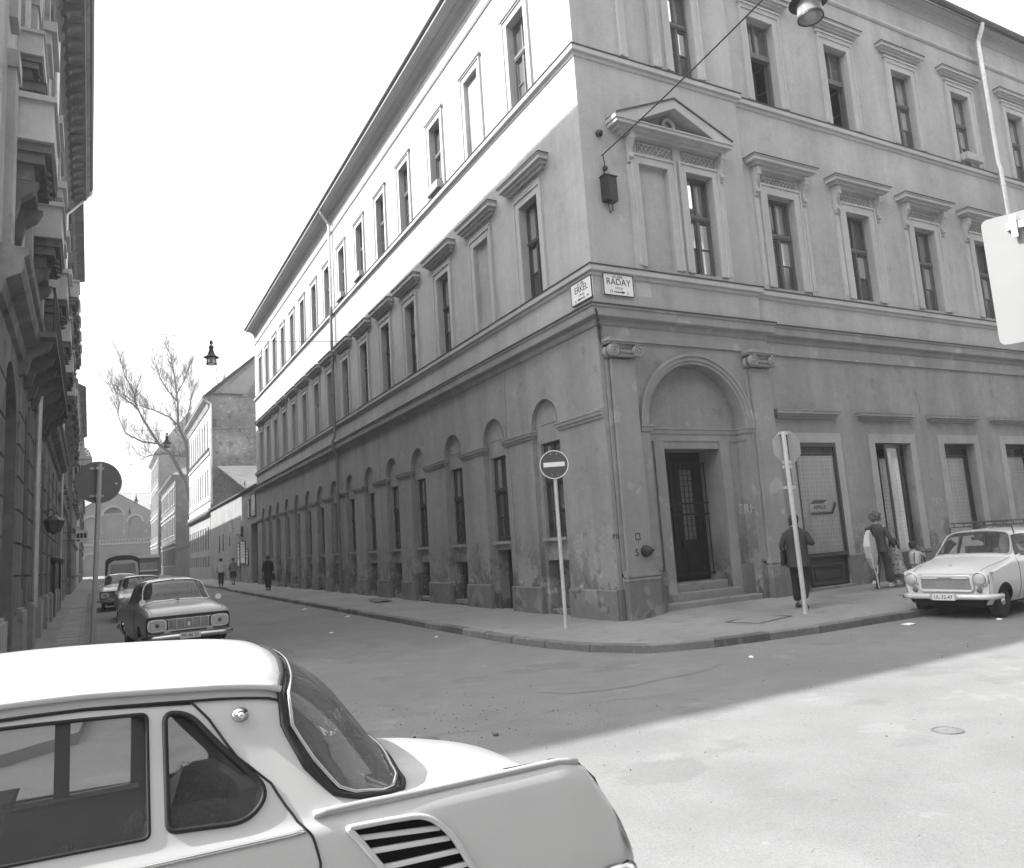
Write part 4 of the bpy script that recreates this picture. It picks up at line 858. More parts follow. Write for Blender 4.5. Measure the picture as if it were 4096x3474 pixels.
# ---------------------------------------------------------------- right side of the side street beyond the corner house
YW = 38.42
t = thing('yard_wall', 'long plain yard wall with posters and a dark gateway beside the corner house', 'wall', (0, YW, gz(YW)))
W0 = mat('yard_wall_render', .30, .9, .12, 3, .3, 40, .2, streak=.15, stains=[(.5, .55, .1, .8)], grime=(.3, 1.7, .6, 1.4))
hgt = 6.25
mb = MB(); mb.holed(rect(0, 23.9, -.3, hgt), [rect(.15, 2.6, -.3, 3.9)], lambda s, z, d=0: (.02 + d, s, z), 0, [.8]); mb.box(.6, .9, 2.7, 23.9, -.3, hgt - .01); mb.obj('wall', W0, t)
MB().box(.7, .78, .15, 2.6, -.2, 3.9).obj('gate', M_DOOR, t)
MB().prism([(-.16, hgt), (.5, hgt), (.5, hgt + .12), (.3, hgt + .22), (-.16, hgt + .1)], lambda a, b, d: (a, d, b), .1, 23.9).obj('coping', M_ROOF, t)
f = MB()
for (s0, s1, z0, z1) in ((17.8, 18.3, 2.3, 3.7), (15.6, 16.1, 2.4, 3.8), (12.1, 12.4, 2.7, 3.4), (14.9, 15.3, .3, .7)): f.box(.005, .02, s0, s1, z0, z1)
f.obj('wall_slit', M_DARK, t)
MB().prism([(-.0, 0), (.5, 0), (.5, 1.0), (.3, 1.2), (.0, 1.15)], lambda a, b, d: (-.02 + d, 7 + a * 6, b), 0, .03).obj('damp_patch', mat('damp_render', .17, .9, .25, 4), t)
def poster(y0, y1, z0, z1, lab, txt=None, m_=M_PAPER, cat='poster'):
    p = thing('poster', lab, cat, (-.005, (y0 + y1) / 2, (z0 + z1) / 2), -PI / 2); w_ = (y1 - y0) / 2; h_ = (z1 - z0) / 2
    MB().box(-w_, w_, -.03, 0, -h_, h_).obj('sheet', m_, p)
    f = MB(); 
    f.box(-w_ - .04, -w_, -.05, 0, -h_ - .04, h_ + .04); f.box(w_, w_ + .04, -.05, 0, -h_ - .04, h_ + .04); f.box(-w_, w_, -.05, 0, h_, h_ + .04); f.box(-w_, w_, -.05, 0, -h_ - .04, -h_); f.obj('rim', M_FRAME, p)
    if txt:
        f = MB()
        for k in range(txt): f.box(-w_ * .7, w_ * (.2 + .5 * random.random()), -.033, -.03, h_ * .7 - k * h_ * 1.4 / txt, h_ * .7 - k * h_ * 1.4 / txt + h_ * .5 / txt)
        f.obj('print', mat('poster_print', .3, .9, .2, 20), p)
    return p
PO = mat('old_poster', .48, .9, .12, 7, stains=[(2, .56, .08, .6)])
poster(38.9, 40.6, 4.55, 5.95, 'large blank pale board high on the yard wall beside the corner house', None, PO); poster(41.2, 42.0, 4.5, 5.7, 'narrow rounded pale board beside the large one', None, PO)
poster(43.2, 45.2, 1.5, 3.0, 'framed notice with printed lines at head height on the yard wall', 6); poster(45.6, 46.6, 1.3, 2.9, 'tall white notice beside the framed one', 4); poster(42.1, 42.8, 1.4, 2.4, 'small white sheet near the gateway', 3)
p = thing('shop_blade_sign', 'white double blade sign on an iron arm above the notices', 'sign', (0, 44.5, 3.55))
MB().box(-.5, -.12, -.05, .05, 0, 1.0).obj('panel', M_ENAMEL, p); MB().box(-.9, -.72, -.05, .05, .1, .95).obj('panel', M_ENAMEL, p); MB().tube([(0, 0, .2), (-.9, 0, .5)], .02, 5).tube([(0, 0, -.5), (-.4, 0, .05)], .02, 5).obj('arm', M_IRON, p); MB().box(-.12, .0, -.25, .25, -.2, .5).obj('lamp_box', M_IRON, p)
# low tiled roof in the yard behind the wall
t = thing('tiled_shed', 'low yard building with a sunlit tiled roof behind the yard wall', 'shed', (3, 54, 0))
MB().box(-2.1, 3, -13, 8.2, 0, 6.6).obj('wall', W0, t)
TILE = mat('pale_roof_tile', .40, .85, .16, 12, .4, 40, .2)  # even pale grey tile colour with random mottling
mb = MB(); nrow = 22
for k in range(nrow):
    a0 = k / nrow; a1 = (k + 1) / nrow; y0 = -9.5 + a0 * 17.6; y1 = -9.5 + a1 * 17.6; z0 = 6.5 + a0 * 4.0; z1 = 6.5 + a1 * 4.0
    mb.add([(-2.5, y0, z0 + .09), (4, y0, z0 + .09), (4, y1, z1), (-2.5, y1, z1), (-2.5, y0, z0), (4, y0, z0)], [(0, 1, 2, 3), (0, 4, 5, 1)])
o = mb.obj('roof_tiles', TILE, t); o['kind'] = 'stuff'
f = MB(); f.tube([(-2.6, -8.5, 6.8), (-2.6, -8.5, 7.4), (-2.6, -8.1, 7.2)], .025, 5).box(-2.65, -2.2, -8.7, -8.0, 6.75, 6.85); f.obj('roof_hatch', M_IRON, t)
# pale house with the bare brick firewall
YF = 62.38; t = thing('firewall_house', 'pale house with a tall bare brick firewall facing the corner house', 'building', (0, YF, 0)); g0 = gz(YF)
PALE = mat('pale_render', .45, .9, .08, 5, .2, 40, .2, streak=.12); BRK = mat('bare_brick_wall', .17, .92, .3, 5, .9, 14, .2, stains=[(.35, .5, .12, 1.35), (1.3, .55, .1, .6), (4, .6, .05, 1.5)])
mb = MB(); holes = []; dd = []
WY = [1.6 + 2.05 * k for k in range(9)]
for c in WY:
    for z0, z1 in ((12.3, 15.1), (7.9, 10.4)): holes.append(rect(c - .45, c + .45, z0, z1)); dd.append(.3)
mb.holed(rect(0, 19, 6.2, 16.9), holes, fL, 0, dd); mb.quad((0, 19, 0), (7, 19, 0), (7, 19, 17), (0, 19, 17)); mb.obj('upper_wall', PALE, t)
holes = [rect(c - .45, c + .45, 2.9, 5.0) for c in WY] + [rect(c - .5, c + .5, 1.3, 2.3) for c in WY]
mb = MB(); mb.holed(rect(0, 19, -.2, 6.2), holes, fL, 0, [.25] * len(holes)); mb.obj('ground_floor_wall', mat('grey_render', .32, .9, .1, 5, .3, 40, .2, streak=.2), t)
wm = MB().box(-.45, .45, .2, .25, 0, 2.5).box(-.45, .45, .17, .2, 1.5, 1.6).box(-.04, .04, .17, .2, 0, 1.5).mesh('window', M_FRAME2)
sh = MB().box(-.45, -.01, .06, .1, 0, 2.1).box(.01, .45, .06, .1, 0, 2.1).mesh('shutter', M_FRAME); db = MB().box(-.5, .5, .2, .22, 0, 1.0).mesh('cellar_opening', M_DARK)
for c in WY:
    for z0 in (12.4, 7.9): link('window', wm, t, (0, c, z0), (0, 0, -PI / 2))
    MB().prism(half_disc(c, .55, 15.1, 10) + half_disc(c, .45, 15.1, 10)[::-1], lambda a, b, d: (d, a, b), -.06, 0).box(-.04, 0, c - .6, c - .46, 12.2, 15.1).box(-.04, 0, c + .46, c + .6, 12.2, 15.1).obj('arch_surround', PALE, t)
    link('shutter', sh, t, (0, c, 2.9), (0, 0, -PI / 2)); link('cellar_opening', db, t, (0, c, 1.3), (0, 0, -PI / 2))
mb = MB(); mb.sweep([(0, 15.9), (.1, 16.0), (.2, 16.5), (.55, 16.8), (.6, 17.0), (0, 17.1)], (0, 0, 0), (0, 19.2, 0), (-1, 0, 0)); mb.obj('eaves_cornice', mat('weathered_cornice', .2, .9, .15, 4, .3, 40), t)
MB().sweep([(0, 6.3), (.12, 6.35), (.2, 6.5), (.2, 6.6), (0, 6.7)], (0, 0, 0), (0, 19, 0), (-1, 0, 0)).sweep([(0, 7.3), (.08, 7.35), (.08, 7.45), (0, 7.5)], (0, 0, 0), (0, 19, 0), (-1, 0, 0)).sweep([(0, 11.6), (.1, 11.65), (.12, 11.8), (0, 11.9)], (0, 0, 0), (0, 19, 0), (-1, 0, 0)).obj('string_course', PALE, t)
MB().sweep([(0, 6.05), (.3, 6.1), (.32, 6.25), (0, 6.3)], (0, 0, 0), (0, 19, 0), (-1, 0, 0)).obj('dark_ledge', M_FLASH, t)
f = MB()
for k in range(30): f.box(-.12, 0, .3 + k * .62, .6 + k * .62, 12.05, 12.3)
f.obj('dentil_row', M_FLASH, t)
mb = MB(); mb.add([(0.05, -.02, -.2), (12, -.02, -.2), (12, -.02, 25.0), (6.5, -.02, 23.2), (.05, -.02, 17.2)], [(0, 1, 2, 3, 4)]); mb.obj('firewall', BRK, t)
mb = MB(); mb.add([(.9, -.04, 17.35), (6.5, -.04, 23.0), (6.5, -.04, 19.0), (4.2, -.04, 18.9), (3.4, -.04, 17.6), (2.4, -.04, 17.2)], [(0, 1, 2, 3, 4, 5)]); mb.obj('firewall_render', mat('firewall_render', .26, .9, .1, 3, .3, 30, .2), t)
mb = MB(); mb.add([(-.6, -.3, 17.1), (-.6, 19.3, 17.1), (6.5, 19.3, 23.4), (6.5, -.3, 23.4), (13, 19.3, 17.1), (13, -.3, 17.1)], [(0, 1, 2, 3), (3, 2, 4, 5)]); mb.obj('roof', M_ROOF, t)
MB().tube([(-.6, .1, 17.0), (-.3, .05, 16.7), (.1, -.08, 16.4)], .08, 6).tube([(.12, -.1, 16.4), (.12, -.1, 7)], .1, 8).obj('downpipe', M_ZINC, t); MB().box(-.3, 3.0, -.2, -.05, 17.3, 17.42).obj('cross_beam', M_IRON, t)
# fence, brick houses, tower, market hall at the end of the street
t = thing('plank_fence', 'tall vertical board fence between the pale house and the brick house', 'fence', (0, 81.5, gz(81)))
pm = [MB().box(0, .04, 0, .26, 0, 3.3 + d).mesh('plank', mat('fence_board', .2, .9, .2, 4, .3, 30, .2, streak=.3)) for d in (0, .03, -.02)]
for k in range(66): link('plank', pm[k % 3], t, (random.uniform(-.01, .01), k * .278, 0))
MB().box(-.08, .06, 0, 18.4, 3.3, 3.45).obj('top_rail', M_FRAME2, t)
BR2 = mat('brick_facade', .13, .92, .25, 4, .6, 20, .2, streak=.2, stains=[(.7, .55, .1, 1.3)])
def far_house(label, y0, y1, ht, x, pal, nf, cols, seed, depth=9, roofh=3.0, name='brick_house', cat='building'):
    t = thing(name, label, cat, (x, y0, gz(y0))); L = y1 - y0; fh = (ht - 1) / nf; holes = []; pos = []
    for f_ in range(nf):
        for k in range(cols):
            c = L * (k + .5) / cols; pos.append((c, f_ * fh + 1.3)); holes.append(rect(c - .55, c + .55, f_ * fh + 1.3, f_ * fh + fh - .6))
    fx = lambda s, z, d=0: (d, s, z)
    mb = MB(); mb.holed(rect(0, L, -.3, ht), holes, fx, 0, [.25] * len(holes)); mb.quad((0, 0, -.3), (depth, 0, -.3), (depth, 0, ht), (0, 0, ht)); mb.quad((0, L, -.3), (depth, L, -.3), (depth, L, ht), (0, L, ht)); mb.obj('wall', pal, t)
    wm = MB().box(-.55, .55, .2, .24, 0, fh - 1.9).box(-.55, .55, .16, .2, (fh - 1.9) * .6, (fh - 1.9) * .68).box(-.04, .04, .16, .2, 0, (fh - 1.9) * .6).mesh('window', M_FRAME)
    su = MB().box(-.75, .75, -.12, 0, fh - 1.85, fh - 1.6).mesh('window_head', PALE); sl = MB().box(-.7, .7, -.12, 0, -.15, 0).mesh('window_sill', PALE)
    for c, z in pos: link('window', wm, t, (0, c, z), (0, 0, -PI / 2)); link('window_head', su, t, (0, c, z), (0, 0, -PI / 2)); link('window_sill', sl, t, (0, c, z), (0, 0, -PI / 2))
    mb = MB()
    for f_ in range(1, nf): mb.sweep([(0, f_ * fh), (.15, f_ * fh + .1), (.15, f_ * fh + .3), (0, f_ * fh + .35)], (0, 0, 0), (0, L, 0), (-1, 0, 0))
    mb.obj('string_course', PALE, t)
    mb = MB(); mb.sweep([(0, ht - .7), (.2, ht - .5), (.5, ht - .2), (.55, ht), (0, ht + .05)], (0, 0, 0), (0, L, 0), (-1, 0, 0)); mb.obj('eaves_cornice', pal, t)
    mb = MB(); mb.add([(-.5, -.2, ht), (-.5, L, ht), (depth * .5, L * .9, ht + roofh), (depth * .5, L * .1, ht + roofh), (depth, L, ht), (depth, -.2, ht)], [(0, 1, 2, 3), (3, 2, 4, 5), (0, 3, 5), (1, 4, 2)]); mb.obj('roof', mat('grey_roof', .2, .85, .15, 6), t)
    return t
far_house('dark brick house with a long ledge beyond the board fence', 100, 127, 13.5, 0, BR2, 3, 9, 1)
far_house('tall brick corner house with a steep grey roof far down the side street', 128.5, 150, 20.5, -.4, BR2, 4, 6, 2, 10, 7.5)
t = thing('market_hall', 'brick market hall with a gabled front and round arches closing the street', 'building', (-5, 172, gz(172)))
HB = mat('hall_brick', .12, .9, .14, 3, .3, 20, .2); HT = mat('hall_stone', .22, .9, .08, 5)
holes = [arch(-1.6 + k * 4.2, 1.3, 0, 3.2, 12) for k in range(-3, 5)] + [arch(-1.6 + k * 4.2, 1.35, 7.4, 11.0, 12) for k in (-2, -1, 1, 2)] + [arch(-1.6, 1.9, 7.4, 12.4, 14)]
mb = MB(); mb.holed([(-16, -.3), (18, -.3), (18, 12.8), (6.2, 12.8), (-1.6, 17.6), (-9.4, 12.8), (-16, 12.8)], holes, lambda a, b, d=0: (a, d, b), 0, [.5] * len(holes)); mb.obj('front_wall', HB, t)
MB().quad((-16, .5, 0), (18, .5, 0), (18, .5, 12.8), (-16, .5, 12.8)).obj('arch_infill', mat('hall_glazing', .12, .5, .2, 3), t)
mb = MB()
for h in holes:
    cx = (h[0][0] + h[1][0]) / 2; r_ = (h[1][0] - h[0][0]) / 2; zs = h[2][1]
    if zs > 5 or abs(cx + 5.8) < .1: MB().prism(half_disc(cx, r_ + .35, zs, 12) + half_disc(cx, r_, zs, 12)[::-1], lambda a, b, d: (a, d, b), -.15, 0).obj('arch_ring', HT, t)
for k in range(-3, 6): MB().box(-3.9 + k * 4.2, -3.5 + k * 4.2, -.2, 0, 8.6, 9.3).obj('stone_block', HT, t)
MB().sweep([(0, 6.2), (.3, 6.3), (.35, 6.6), (0, 6.7)], (-16, 0, 0), (18, 0, 0), (0, -1, 0)).sweep([(0, 12.7), (.3, 12.8), (.3, 13.0), (0, 13.1)], (-16, 0, 0), (-9.4, 0, 0), (0, -1, 0)).obj('cornice', HT, t)
f = MB()
for k in range(40): f.box(-12 + k * .6, -11.75 + k * .6, -.3, -.1, 6.7, 7.3)
f.box(-12, 12, -.32, -.08, 7.3, 7.42); f.obj('balustrade', HT, t)
mb = MB(); mb.add([(-16, .2, 12.8), (18, .2, 12.8), (18, 24, 22.5), (-16, 24, 22.5)], [(0, 1, 2, 3)]); mb.add([(-9.8, -.3, 12.7), (-1.6, -.3, 17.8), (-1.6, 12, 17.8), (-9.8, 12, 12.7)], [(0, 1, 2, 3)]); mb.add([(6.6, -.3, 12.7), (-1.6, -.3, 17.8), (-1.6, 12, 17.8), (6.6, 12, 12.7)], [(0, 1, 2, 3)])
mb.obj('roof', mat('hall_roof', .2, .8, .1, 2), t); f = MB(); f.box(-.6, .6, -.4, .5, 12.8, 14.5).lathe([(.9, 14.5), (.6, 15.5), (.15, 17), (.05, 18.5)], 8)
o = f.obj('turret', HT, t, loc=(6.2, 0, 0))

# ---------------------------------------------------------------- bare tree leaning over the street
def bare_tree(name, label, base, limbs, seed, twigs=1.0, group=None):
    rnd = random.Random(seed); t = thing(name, label, 'tree', base, 0, group); tr = MB(); br = MB(); tw = MB()
    for k, (pts, r0, r1) in enumerate(limbs):
        (tr if k < 2 else br).tube([Vector(p) - Vector(base) for p in pts], r0, 8, True, r1)
    def grow(p, d, L, r_, lv):
        pts = [p]; dd = d.copy(); n = 4
        for k in range(n):
            dd = (dd + Vector((rnd.uniform(-.22, .22), rnd.uniform(-.22, .22), rnd.uniform(-.02, .22)))).normalized(); pts.append(pts[-1] + dd * (L / n))
        (tw if lv >= 1 else br).tube(pts, r_, 4 if lv else 5, False, r_ * .45)
        if lv < 3:
            for k in range(rnd.randint(3, 5)):
                i = rnd.randint(1, n); q = (dd + Vector((rnd.uniform(-1, 1), rnd.uniform(-.8, .8), rnd.uniform(-.25, .75))) * .75).normalized(); grow(pts[i], q, L * rnd.uniform(.45, .7), r_ * .5, lv + 1)
    for k, (pts, r0, r1) in enumerate(limbs):
        P = [Vector(p) - Vector(base) for p in pts]
        n = int(len(P) * 3.2 * twigs)
        for j in range(n):
            f_ = rnd.uniform(.35 if k < 2 else .12, 1) * (len(P) - 1); i = min(int(f_), len(P) - 2); p = P[i].lerp(P[i + 1], f_ - i); d = (P[i + 1] - P[i]).normalized()
            q = (d * .7 + Vector((rnd.uniform(-.8, .8), rnd.uniform(-.6, .6), rnd.uniform(-.3, .9)))).normalized(); grow(p, q, rnd.uniform(1.0, 2.8), .024, 0)
        grow(P[-1], (P[-1] - P[-2]).normalized(), 2.4, r1, 0)
    BK = mat('tree_bark', .075, .9, .2, 4, .4, 30)
    tr.obj('trunk', BK, t); br.obj('branches', BK, t); o = tw.obj('twigs', BK, t); o['kind'] = 'stuff'; return t
Yt = 90.0
bare_tree('bare_tree', 'big leafless tree leaning over the side street from behind the pale house', (2.4, Yt, gz(Yt)), [
    ([(2.4, Yt, .3), (1.6, Yt, 6), (.3, Yt, 12), (-1.3, Yt, 15.5), (-2.7, Yt, 16.7), (-4.4, Yt, 19.7), (-5.1, Yt, 21.2)], .30, .09),
    ([(2.4, Yt + .5, .3), (1.6, Yt + .6, 8), (.8, Yt + .6, 13), (.45, Yt + .5, 17), (-.4, Yt + .3, 19), (-.5, Yt, 22.1), (-.8, Yt, 25)], .3, .07),
    ([(-5.1, Yt, 21.2), (-6.2, Yt, 22), (-7.3, Yt, 23.0), (-8.4, Yt, 24.2)], .10, .03), ([(-5.1, Yt, 21.2), (-5.5, Yt, 23.2), (-6.4, Yt, 25), (-6.9, Yt, 27)], .09, .03),
    ([(-.4, Yt, 19), (-1.5, Yt, 20.1), (-3, Yt, 20.8), (-5.0, Yt, 21.5), (-6.6, Yt, 22.8)], .10, .03), ([(-2.7, Yt, 16.7), (-4.4, Yt, 16.9), (-6.3, Yt, 17.9), (-6.9, Yt, 19.5), (-7.3, Yt, 21)], .12, .03),
    ([(-.5, Yt, 22.1), (-1.6, Yt, 23.4), (-2.5, Yt, 25), (-3.1, Yt, 26.6)], .1, .03), ([(-.6, Yt, 23), (.2, Yt, 24.6), (.8, Yt, 26.6)], .09, .03), ([(-.8, Yt, 25), (-1.1, Yt, 27), (-1.5, Yt, 28.6)], .09, .02),
    ([(.4, Yt, 18.2), (.6, Yt, 20), (1.1, Yt, 22.4), (1.6, Yt, 24.4)], .1, .03), ([(-1.3, Yt, 15.5), (-3.2, Yt - 1, 15.2), (-4.6, Yt - 2, 14.6)], .1, .03), ([(-1.0, Yt, 15.2), (.6, Yt - 1, 14.9), (1.2, Yt - 1, 14.6)], .1, .04)], 11, 2.4)
bare_tree('bare_tree', 'smaller leafless tree showing above the firewall roof', (7.0, 100, gz(100)), [
    ([(7.0, 100, .4), (6.8, 100, 14), (6.6, 100, 22), (6.5, 100, 26)], .3, .08), ([(6.7, 100, 20), (5.9, 100, 24), (5.4, 100, 27.5)], .1, .03), ([(6.6, 100, 22), (7.5, 100, 25), (8.0, 100, 28.6)], .1, .03)], 5, 1.6)

# ---------------------------------------------------------------- street lamps on cables
def street_lamp(loc, label):
    t = thing('street_lamp', label, 'street lamp', loc, 0, 'lamps hung on wires over the streets'); t.scale = (.74, .74, .90)
    MB().lathe([(.03, .98), (.07, .96), (.085, .86), (.04, .83), (.035, .78), (.10, .77), (.12, .72), (.10, .60), (.13, .52), (.18, .40), (.20, .38), (.24, .33), (.36, .29), (.37, .275), (.27, .275), (.25, .25), (.02, .25)], 24).obj('hood', M_IRON, t, True)
    MB().lathe([(.225, .26), (.235, .02)], 24, cap=False).obj('glass_cylinder', glass_mat('lamp_glass', .8, 1.2, .05, .35), t, True)
    MB().lathe([(.245, .03), (.245, -.01), (.225, -.01), (.225, .03)], 24, cap=False).obj('bottom_ring', M_IRON, t); MB().lathe([(.225, .0), (.1, -.035), (.01, -.045)], 24, cap=False).obj('bottom_glass', glass_mat('lamp_glass', .8, 1.2, .05, .35), t, True)
    MB().lathe([(.06, .25), (.09, .16), (.07, .08), (.01, .06)], 12).obj('bulb', mat('opal_bulb', .75, .3, 0), t, True); MB().tube([(.0, .12, .26), (.0, .18, .02)], .008, 4).obj('stay', M_IRON, t)
    return t
street_lamp((.06, -5.72, 8.74), 'big bell-hooded street lamp hanging at the top edge over the main street')
street_lamp((-5.3, 16.6, 8.80), 'nearest bell-hooded lamp hung on a wire over the side street')
street_lamp((-5.3, 38.0, 8.80), 'second bell-hooded lamp over the side street, in front of the leaning tree')
street_lamp((-5.3, 85.2, 9.1), 'tiny hanging lamp far down the side street, nearer of two'); street_lamp((-5.3, 108.2, 9.25), 'tiny hanging lamp farthest down the side street')
def wire(a, b, sag, r_, label):
    a = Vector(a); b = Vector(b); n = 24; f = MB()
    f.tube([a.lerp(b, k / n) + Vector((0, 0, -sag * 4 * (k / n) * (1 - k / n))) for k in range(n + 1)], r_, 5)
    return tag(f.obj('cable', M_IRON), label, 'cable')
wire((.50, -.02, 9.63), (.06, -5.72, 9.68), .05, .014, 'thick lamp cable from the corner wall hook to the big hanging lamp')
wire((.06, -5.72, 9.68), (-.4, -14.5, 9.8), .1, .012, 'lamp cable running on across the main street beyond the big lamp')
wire((-9.9, 16.7, 10.1), (-5.3, 16.6, 9.70), .02, .010, 'thin lamp wire from the left row to the nearest side street lamp')
wire((-5.3, 16.6, 9.70), (-.02, 16.4, 10.0), .05, .010, 'thin lamp wire from the nearest side street lamp to the corner house')
wire((-10.2, 38.2, 10.0), (-.02, 38.0, 10.1), .2, .010, 'thin lamp wire over the side street carrying the second lamp')
wire((-10.6, 85.2, 10.3), (-.02, 85.2, 10.4), .2, .012, 'far lamp wire over the side street'); wire((-10.6, 108.2, 10.5), (-.02, 108.2, 10.5), .2, .012, 'farthest lamp wire over the side street')

# ---------------------------------------------------------------- traffic signs
def clamp(parent, z, y=.0, w_=.18):
    MB().box(-w_, w_, y - .02, y + .02, z - .025, z + .025).lathe([(.045, -.03), (.045, .03)], 10, (0, 0, z)).obj('clamp', M_POLE, parent)
def face_cam(x, y): return math.atan2(-8.76 - x, -(-12.18 - y))
t = thing('no_entry_sign', 'round no-entry sign with white bar on a slim pole at the corner', 'traffic sign', (-1.28, -.06, 0), R(-32))
MB().tube([(0, 0, -.05), (0, 0, 3.05)], .034, 12).obj('pole', M_POLE, t); MB().lathe([(.2, -.003), (.17, .012), (.05, .02)], 10).obj('pole_foot', M_PAVE, t)
o = MB().lathe([(.255, -.055), (.255, -.045)], 40, (0, 0, 3.03), 'y').obj('disc', M_SIGNDARK, t); MB().lathe([(.255, -.060), (.27, -.06), (.27, -.04), (.255, -.04)], 40, (0, 0, 3.03), 'y', False).obj('white_rim', M_ENAMEL, o); MB().box(-.20, .20, -.0605, -.055, 2.99, 3.075).obj('white_bar', M_ENAMEL, o)
f = MB()
for x, z in ((-.05, 3.23), (.06, 3.23), (-.05, 2.83), (.06, 2.83)): f.lathe([(.008, -.058), (.008, -.0555)], 6, (x, 0, z), 'y')
f.obj('rivets', M_ENAMEL, o); clamp(t, 3.2); clamp(t, 2.86)
t = thing('stop_sign_back', 'octagonal sign seen from its grey back on a tall pale pole', 'traffic sign', (2.3, -2.4, .02), R(-8))
MB().tube([(0, 0, -.05), (-.03, 0, 3.3)], .042, 12).obj('pole', M_POLE, t); MB().lathe([(.2, -.003), (.15, .012), (.05, .02)], 10).obj('pole_foot', M_PAVE, t)
oc = [(.33 * math.cos(PI / 8 + k * PI / 4) + .06, .33 * math.sin(PI / 8 + k * PI / 4) + 3.02) for k in range(8)]
MB().prism(oc, lambda a, b, d: (a, d, b), .05, .062).obj('octagon_plate', M_SIGNBACK, t)
for z in (3.28, 2.74, 2.66): clamp(t, z, .03, .1)
MB().box(.03, .075, .03, .05, 2.3, 3.25).box(.03, .05, .03, .05, 2.0, 2.3).obj('bracket_rail', M_IRON, t); clamp(t, 2.28, .03, .13)
t = thing('round_sign_back', 'round sign seen from its grey back on the left pavement', 'traffic sign', (-8.86, 6.4, .02), R(8))
MB().tube([(-.05, 0, -.05), (.05, 0, 3.9)], .048, 12).obj('pole', M_POLE, t)
MB().lathe([(.455, .06), (.455, .072)], 40, (.04, 0, 3.5), 'y').obj('disc', mat('dark_sign_back', .16, .6, .1, 8), t)
for z in (3.80, 3.2): clamp(t, z, .05, .14)
MB().box(.36, .40, .055, .06, 3.45, 3.49).obj('sticker', M_ENAMEL, t)
BD = math.radians(112.44); O_ = Vector((-4.30, -9.83, 3.28)); bx = Vector((-math.cos(BD), -math.sin(BD), 0)); bo = Vector((bx.y, -bx.x, 0))
t = thing('board_sign', 'large white rounded board seen from behind at the right edge', 'traffic sign', O_)
wd, ht, r_ = 1.0, .74, .035; pts = []
for cx, cz, a0 in ((wd - r_, -ht + r_, -PI / 2), (wd - r_, -r_, 0), (r_, -r_, PI / 2), (r_, -ht + r_, PI)): pts += [(cx + r_ * math.cos(a0 + k * PI / 10), cz + r_ * math.sin(a0 + k * PI / 10)) for k in range(6)]
WB_ = mat('board_white', .25, .5, .04, 6, spec=.4)
MB().prism(pts, lambda a, b, d: bx * a + bo * d + Vector((0, 0, b)), 0, .012).obj('board', WB_, t)
MB().prism(rect(.12, .5, -.1, -.06), lambda a, b, d: bx * a + bo * d + Vector((0, 0, b)), -.025, -.001).prism(rect(.12, .5, -.1, -.06), lambda a, b, d: bx * a + bo * d + Vector((0, 0, b)), .013, .035).prism(rect(.5, .55, -3.4, .02), lambda a, b, d: bx * a + bo * d + Vector((0, 0, b)), -.07, -.026).prism(rect(.14, .17, -.15, -.02), lambda a, b, d: bx * a + bo * d + Vector((0, 0, b)), .0355, .045).obj('bracket', M_POLE, t)

# ---------------------------------------------------------------- houses behind the photographer, mirrored in the panes
OPM = mat('opposite_render', .30, .9, .12, 4, streak=.2); OW = mat('dim_pane', .03, .12, .1, 4, spec=.7)
for (x0, x1, ht, lab) in ((-34, -6, 16.5, 'plain plastered house across the main street, left of the pair'), (-5.98, 46, 18.0, 'longer plain plastered house across the main street')):
    t = thing('old_house', lab, 'building', (x0, -15.6, -.12)); n = int((x1 - x0) / 3); st = (x1 - x0) / n; holes = [rect(st * (k + .5) - .55, st * (k + .5) + .55, z, z + 2.2) for k in range(n) for z in (1.2, 5.2, 9.2, 13.0)]
    mb = MB(); mb.holed(rect(0, x1 - x0, 0, ht), holes, lambda a, b, d=0: (a, -d, b), 0, [.25] * len(holes)); mb.quad((0, -10, 0), (x1 - x0, -10, 0), (x1 - x0, -10, ht), (0, -10, ht)); mb.quad((0, 0, 0), (0, -10, 0), (0, -10, ht), (0, 0, ht)); mb.quad((x1 - x0, 0, 0), (x1 - x0, -10, 0), (x1 - x0, -10, ht), (x1 - x0, 0, ht)); mb.obj('wall', OPM, t)
    MB().add([(-.2, .5, ht), (x1 - x0 + .2, .5, ht), (x1 - x0, -5, ht + 3), (0, -5, ht + 3), (x1 - x0, -10.3, ht), (0, -10.3, ht)], [(0, 1, 2, 3), (3, 2, 4, 5), (0, 3, 5), (1, 4, 2)]).obj('roof', M_ROOF, t)
    wm = MB().box(-.55, .55, -.25, -.2, 0, 2.2).mesh('window', OW)
    for h in holes: link('window', wm, t, ((h[0][0] + h[1][0]) / 2, 0, h[0][1]))
# ---------------------------------------------------------------- cars: one shell per kind from a table of cross-sections
def pchip(xs, ys, x):
    n = len(xs)
    if x <= xs[0]: return ys[0]
    if x >= xs[-1]: return ys[-1]
    i = 0
    while xs[i + 1] < x: i += 1
    def slope(k):
        if k == 0 or k == n - 1: 
            j = 0 if k == 0 else n - 2; return (ys[j + 1] - ys[j]) / (xs[j + 1] - xs[j])
        a = (ys[k] - ys[k - 1]) / (xs[k] - xs[k - 1]); b = (ys[k + 1] - ys[k]) / (xs[k + 1] - xs[k])
        return 0 if a * b <= 0 else 2 * a * b / (a + b)
    h = xs[i + 1] - xs[i]; t = (x - xs[i]) / h; m0, m1 = slope(i), slope(i + 1)
    return (2 * t ** 3 - 3 * t * t + 1) * ys[i] + (t ** 3 - 2 * t * t + t) * h * m0 + (-2 * t ** 3 + 3 * t * t) * ys[i + 1] + (t ** 3 - t * t) * h * m1
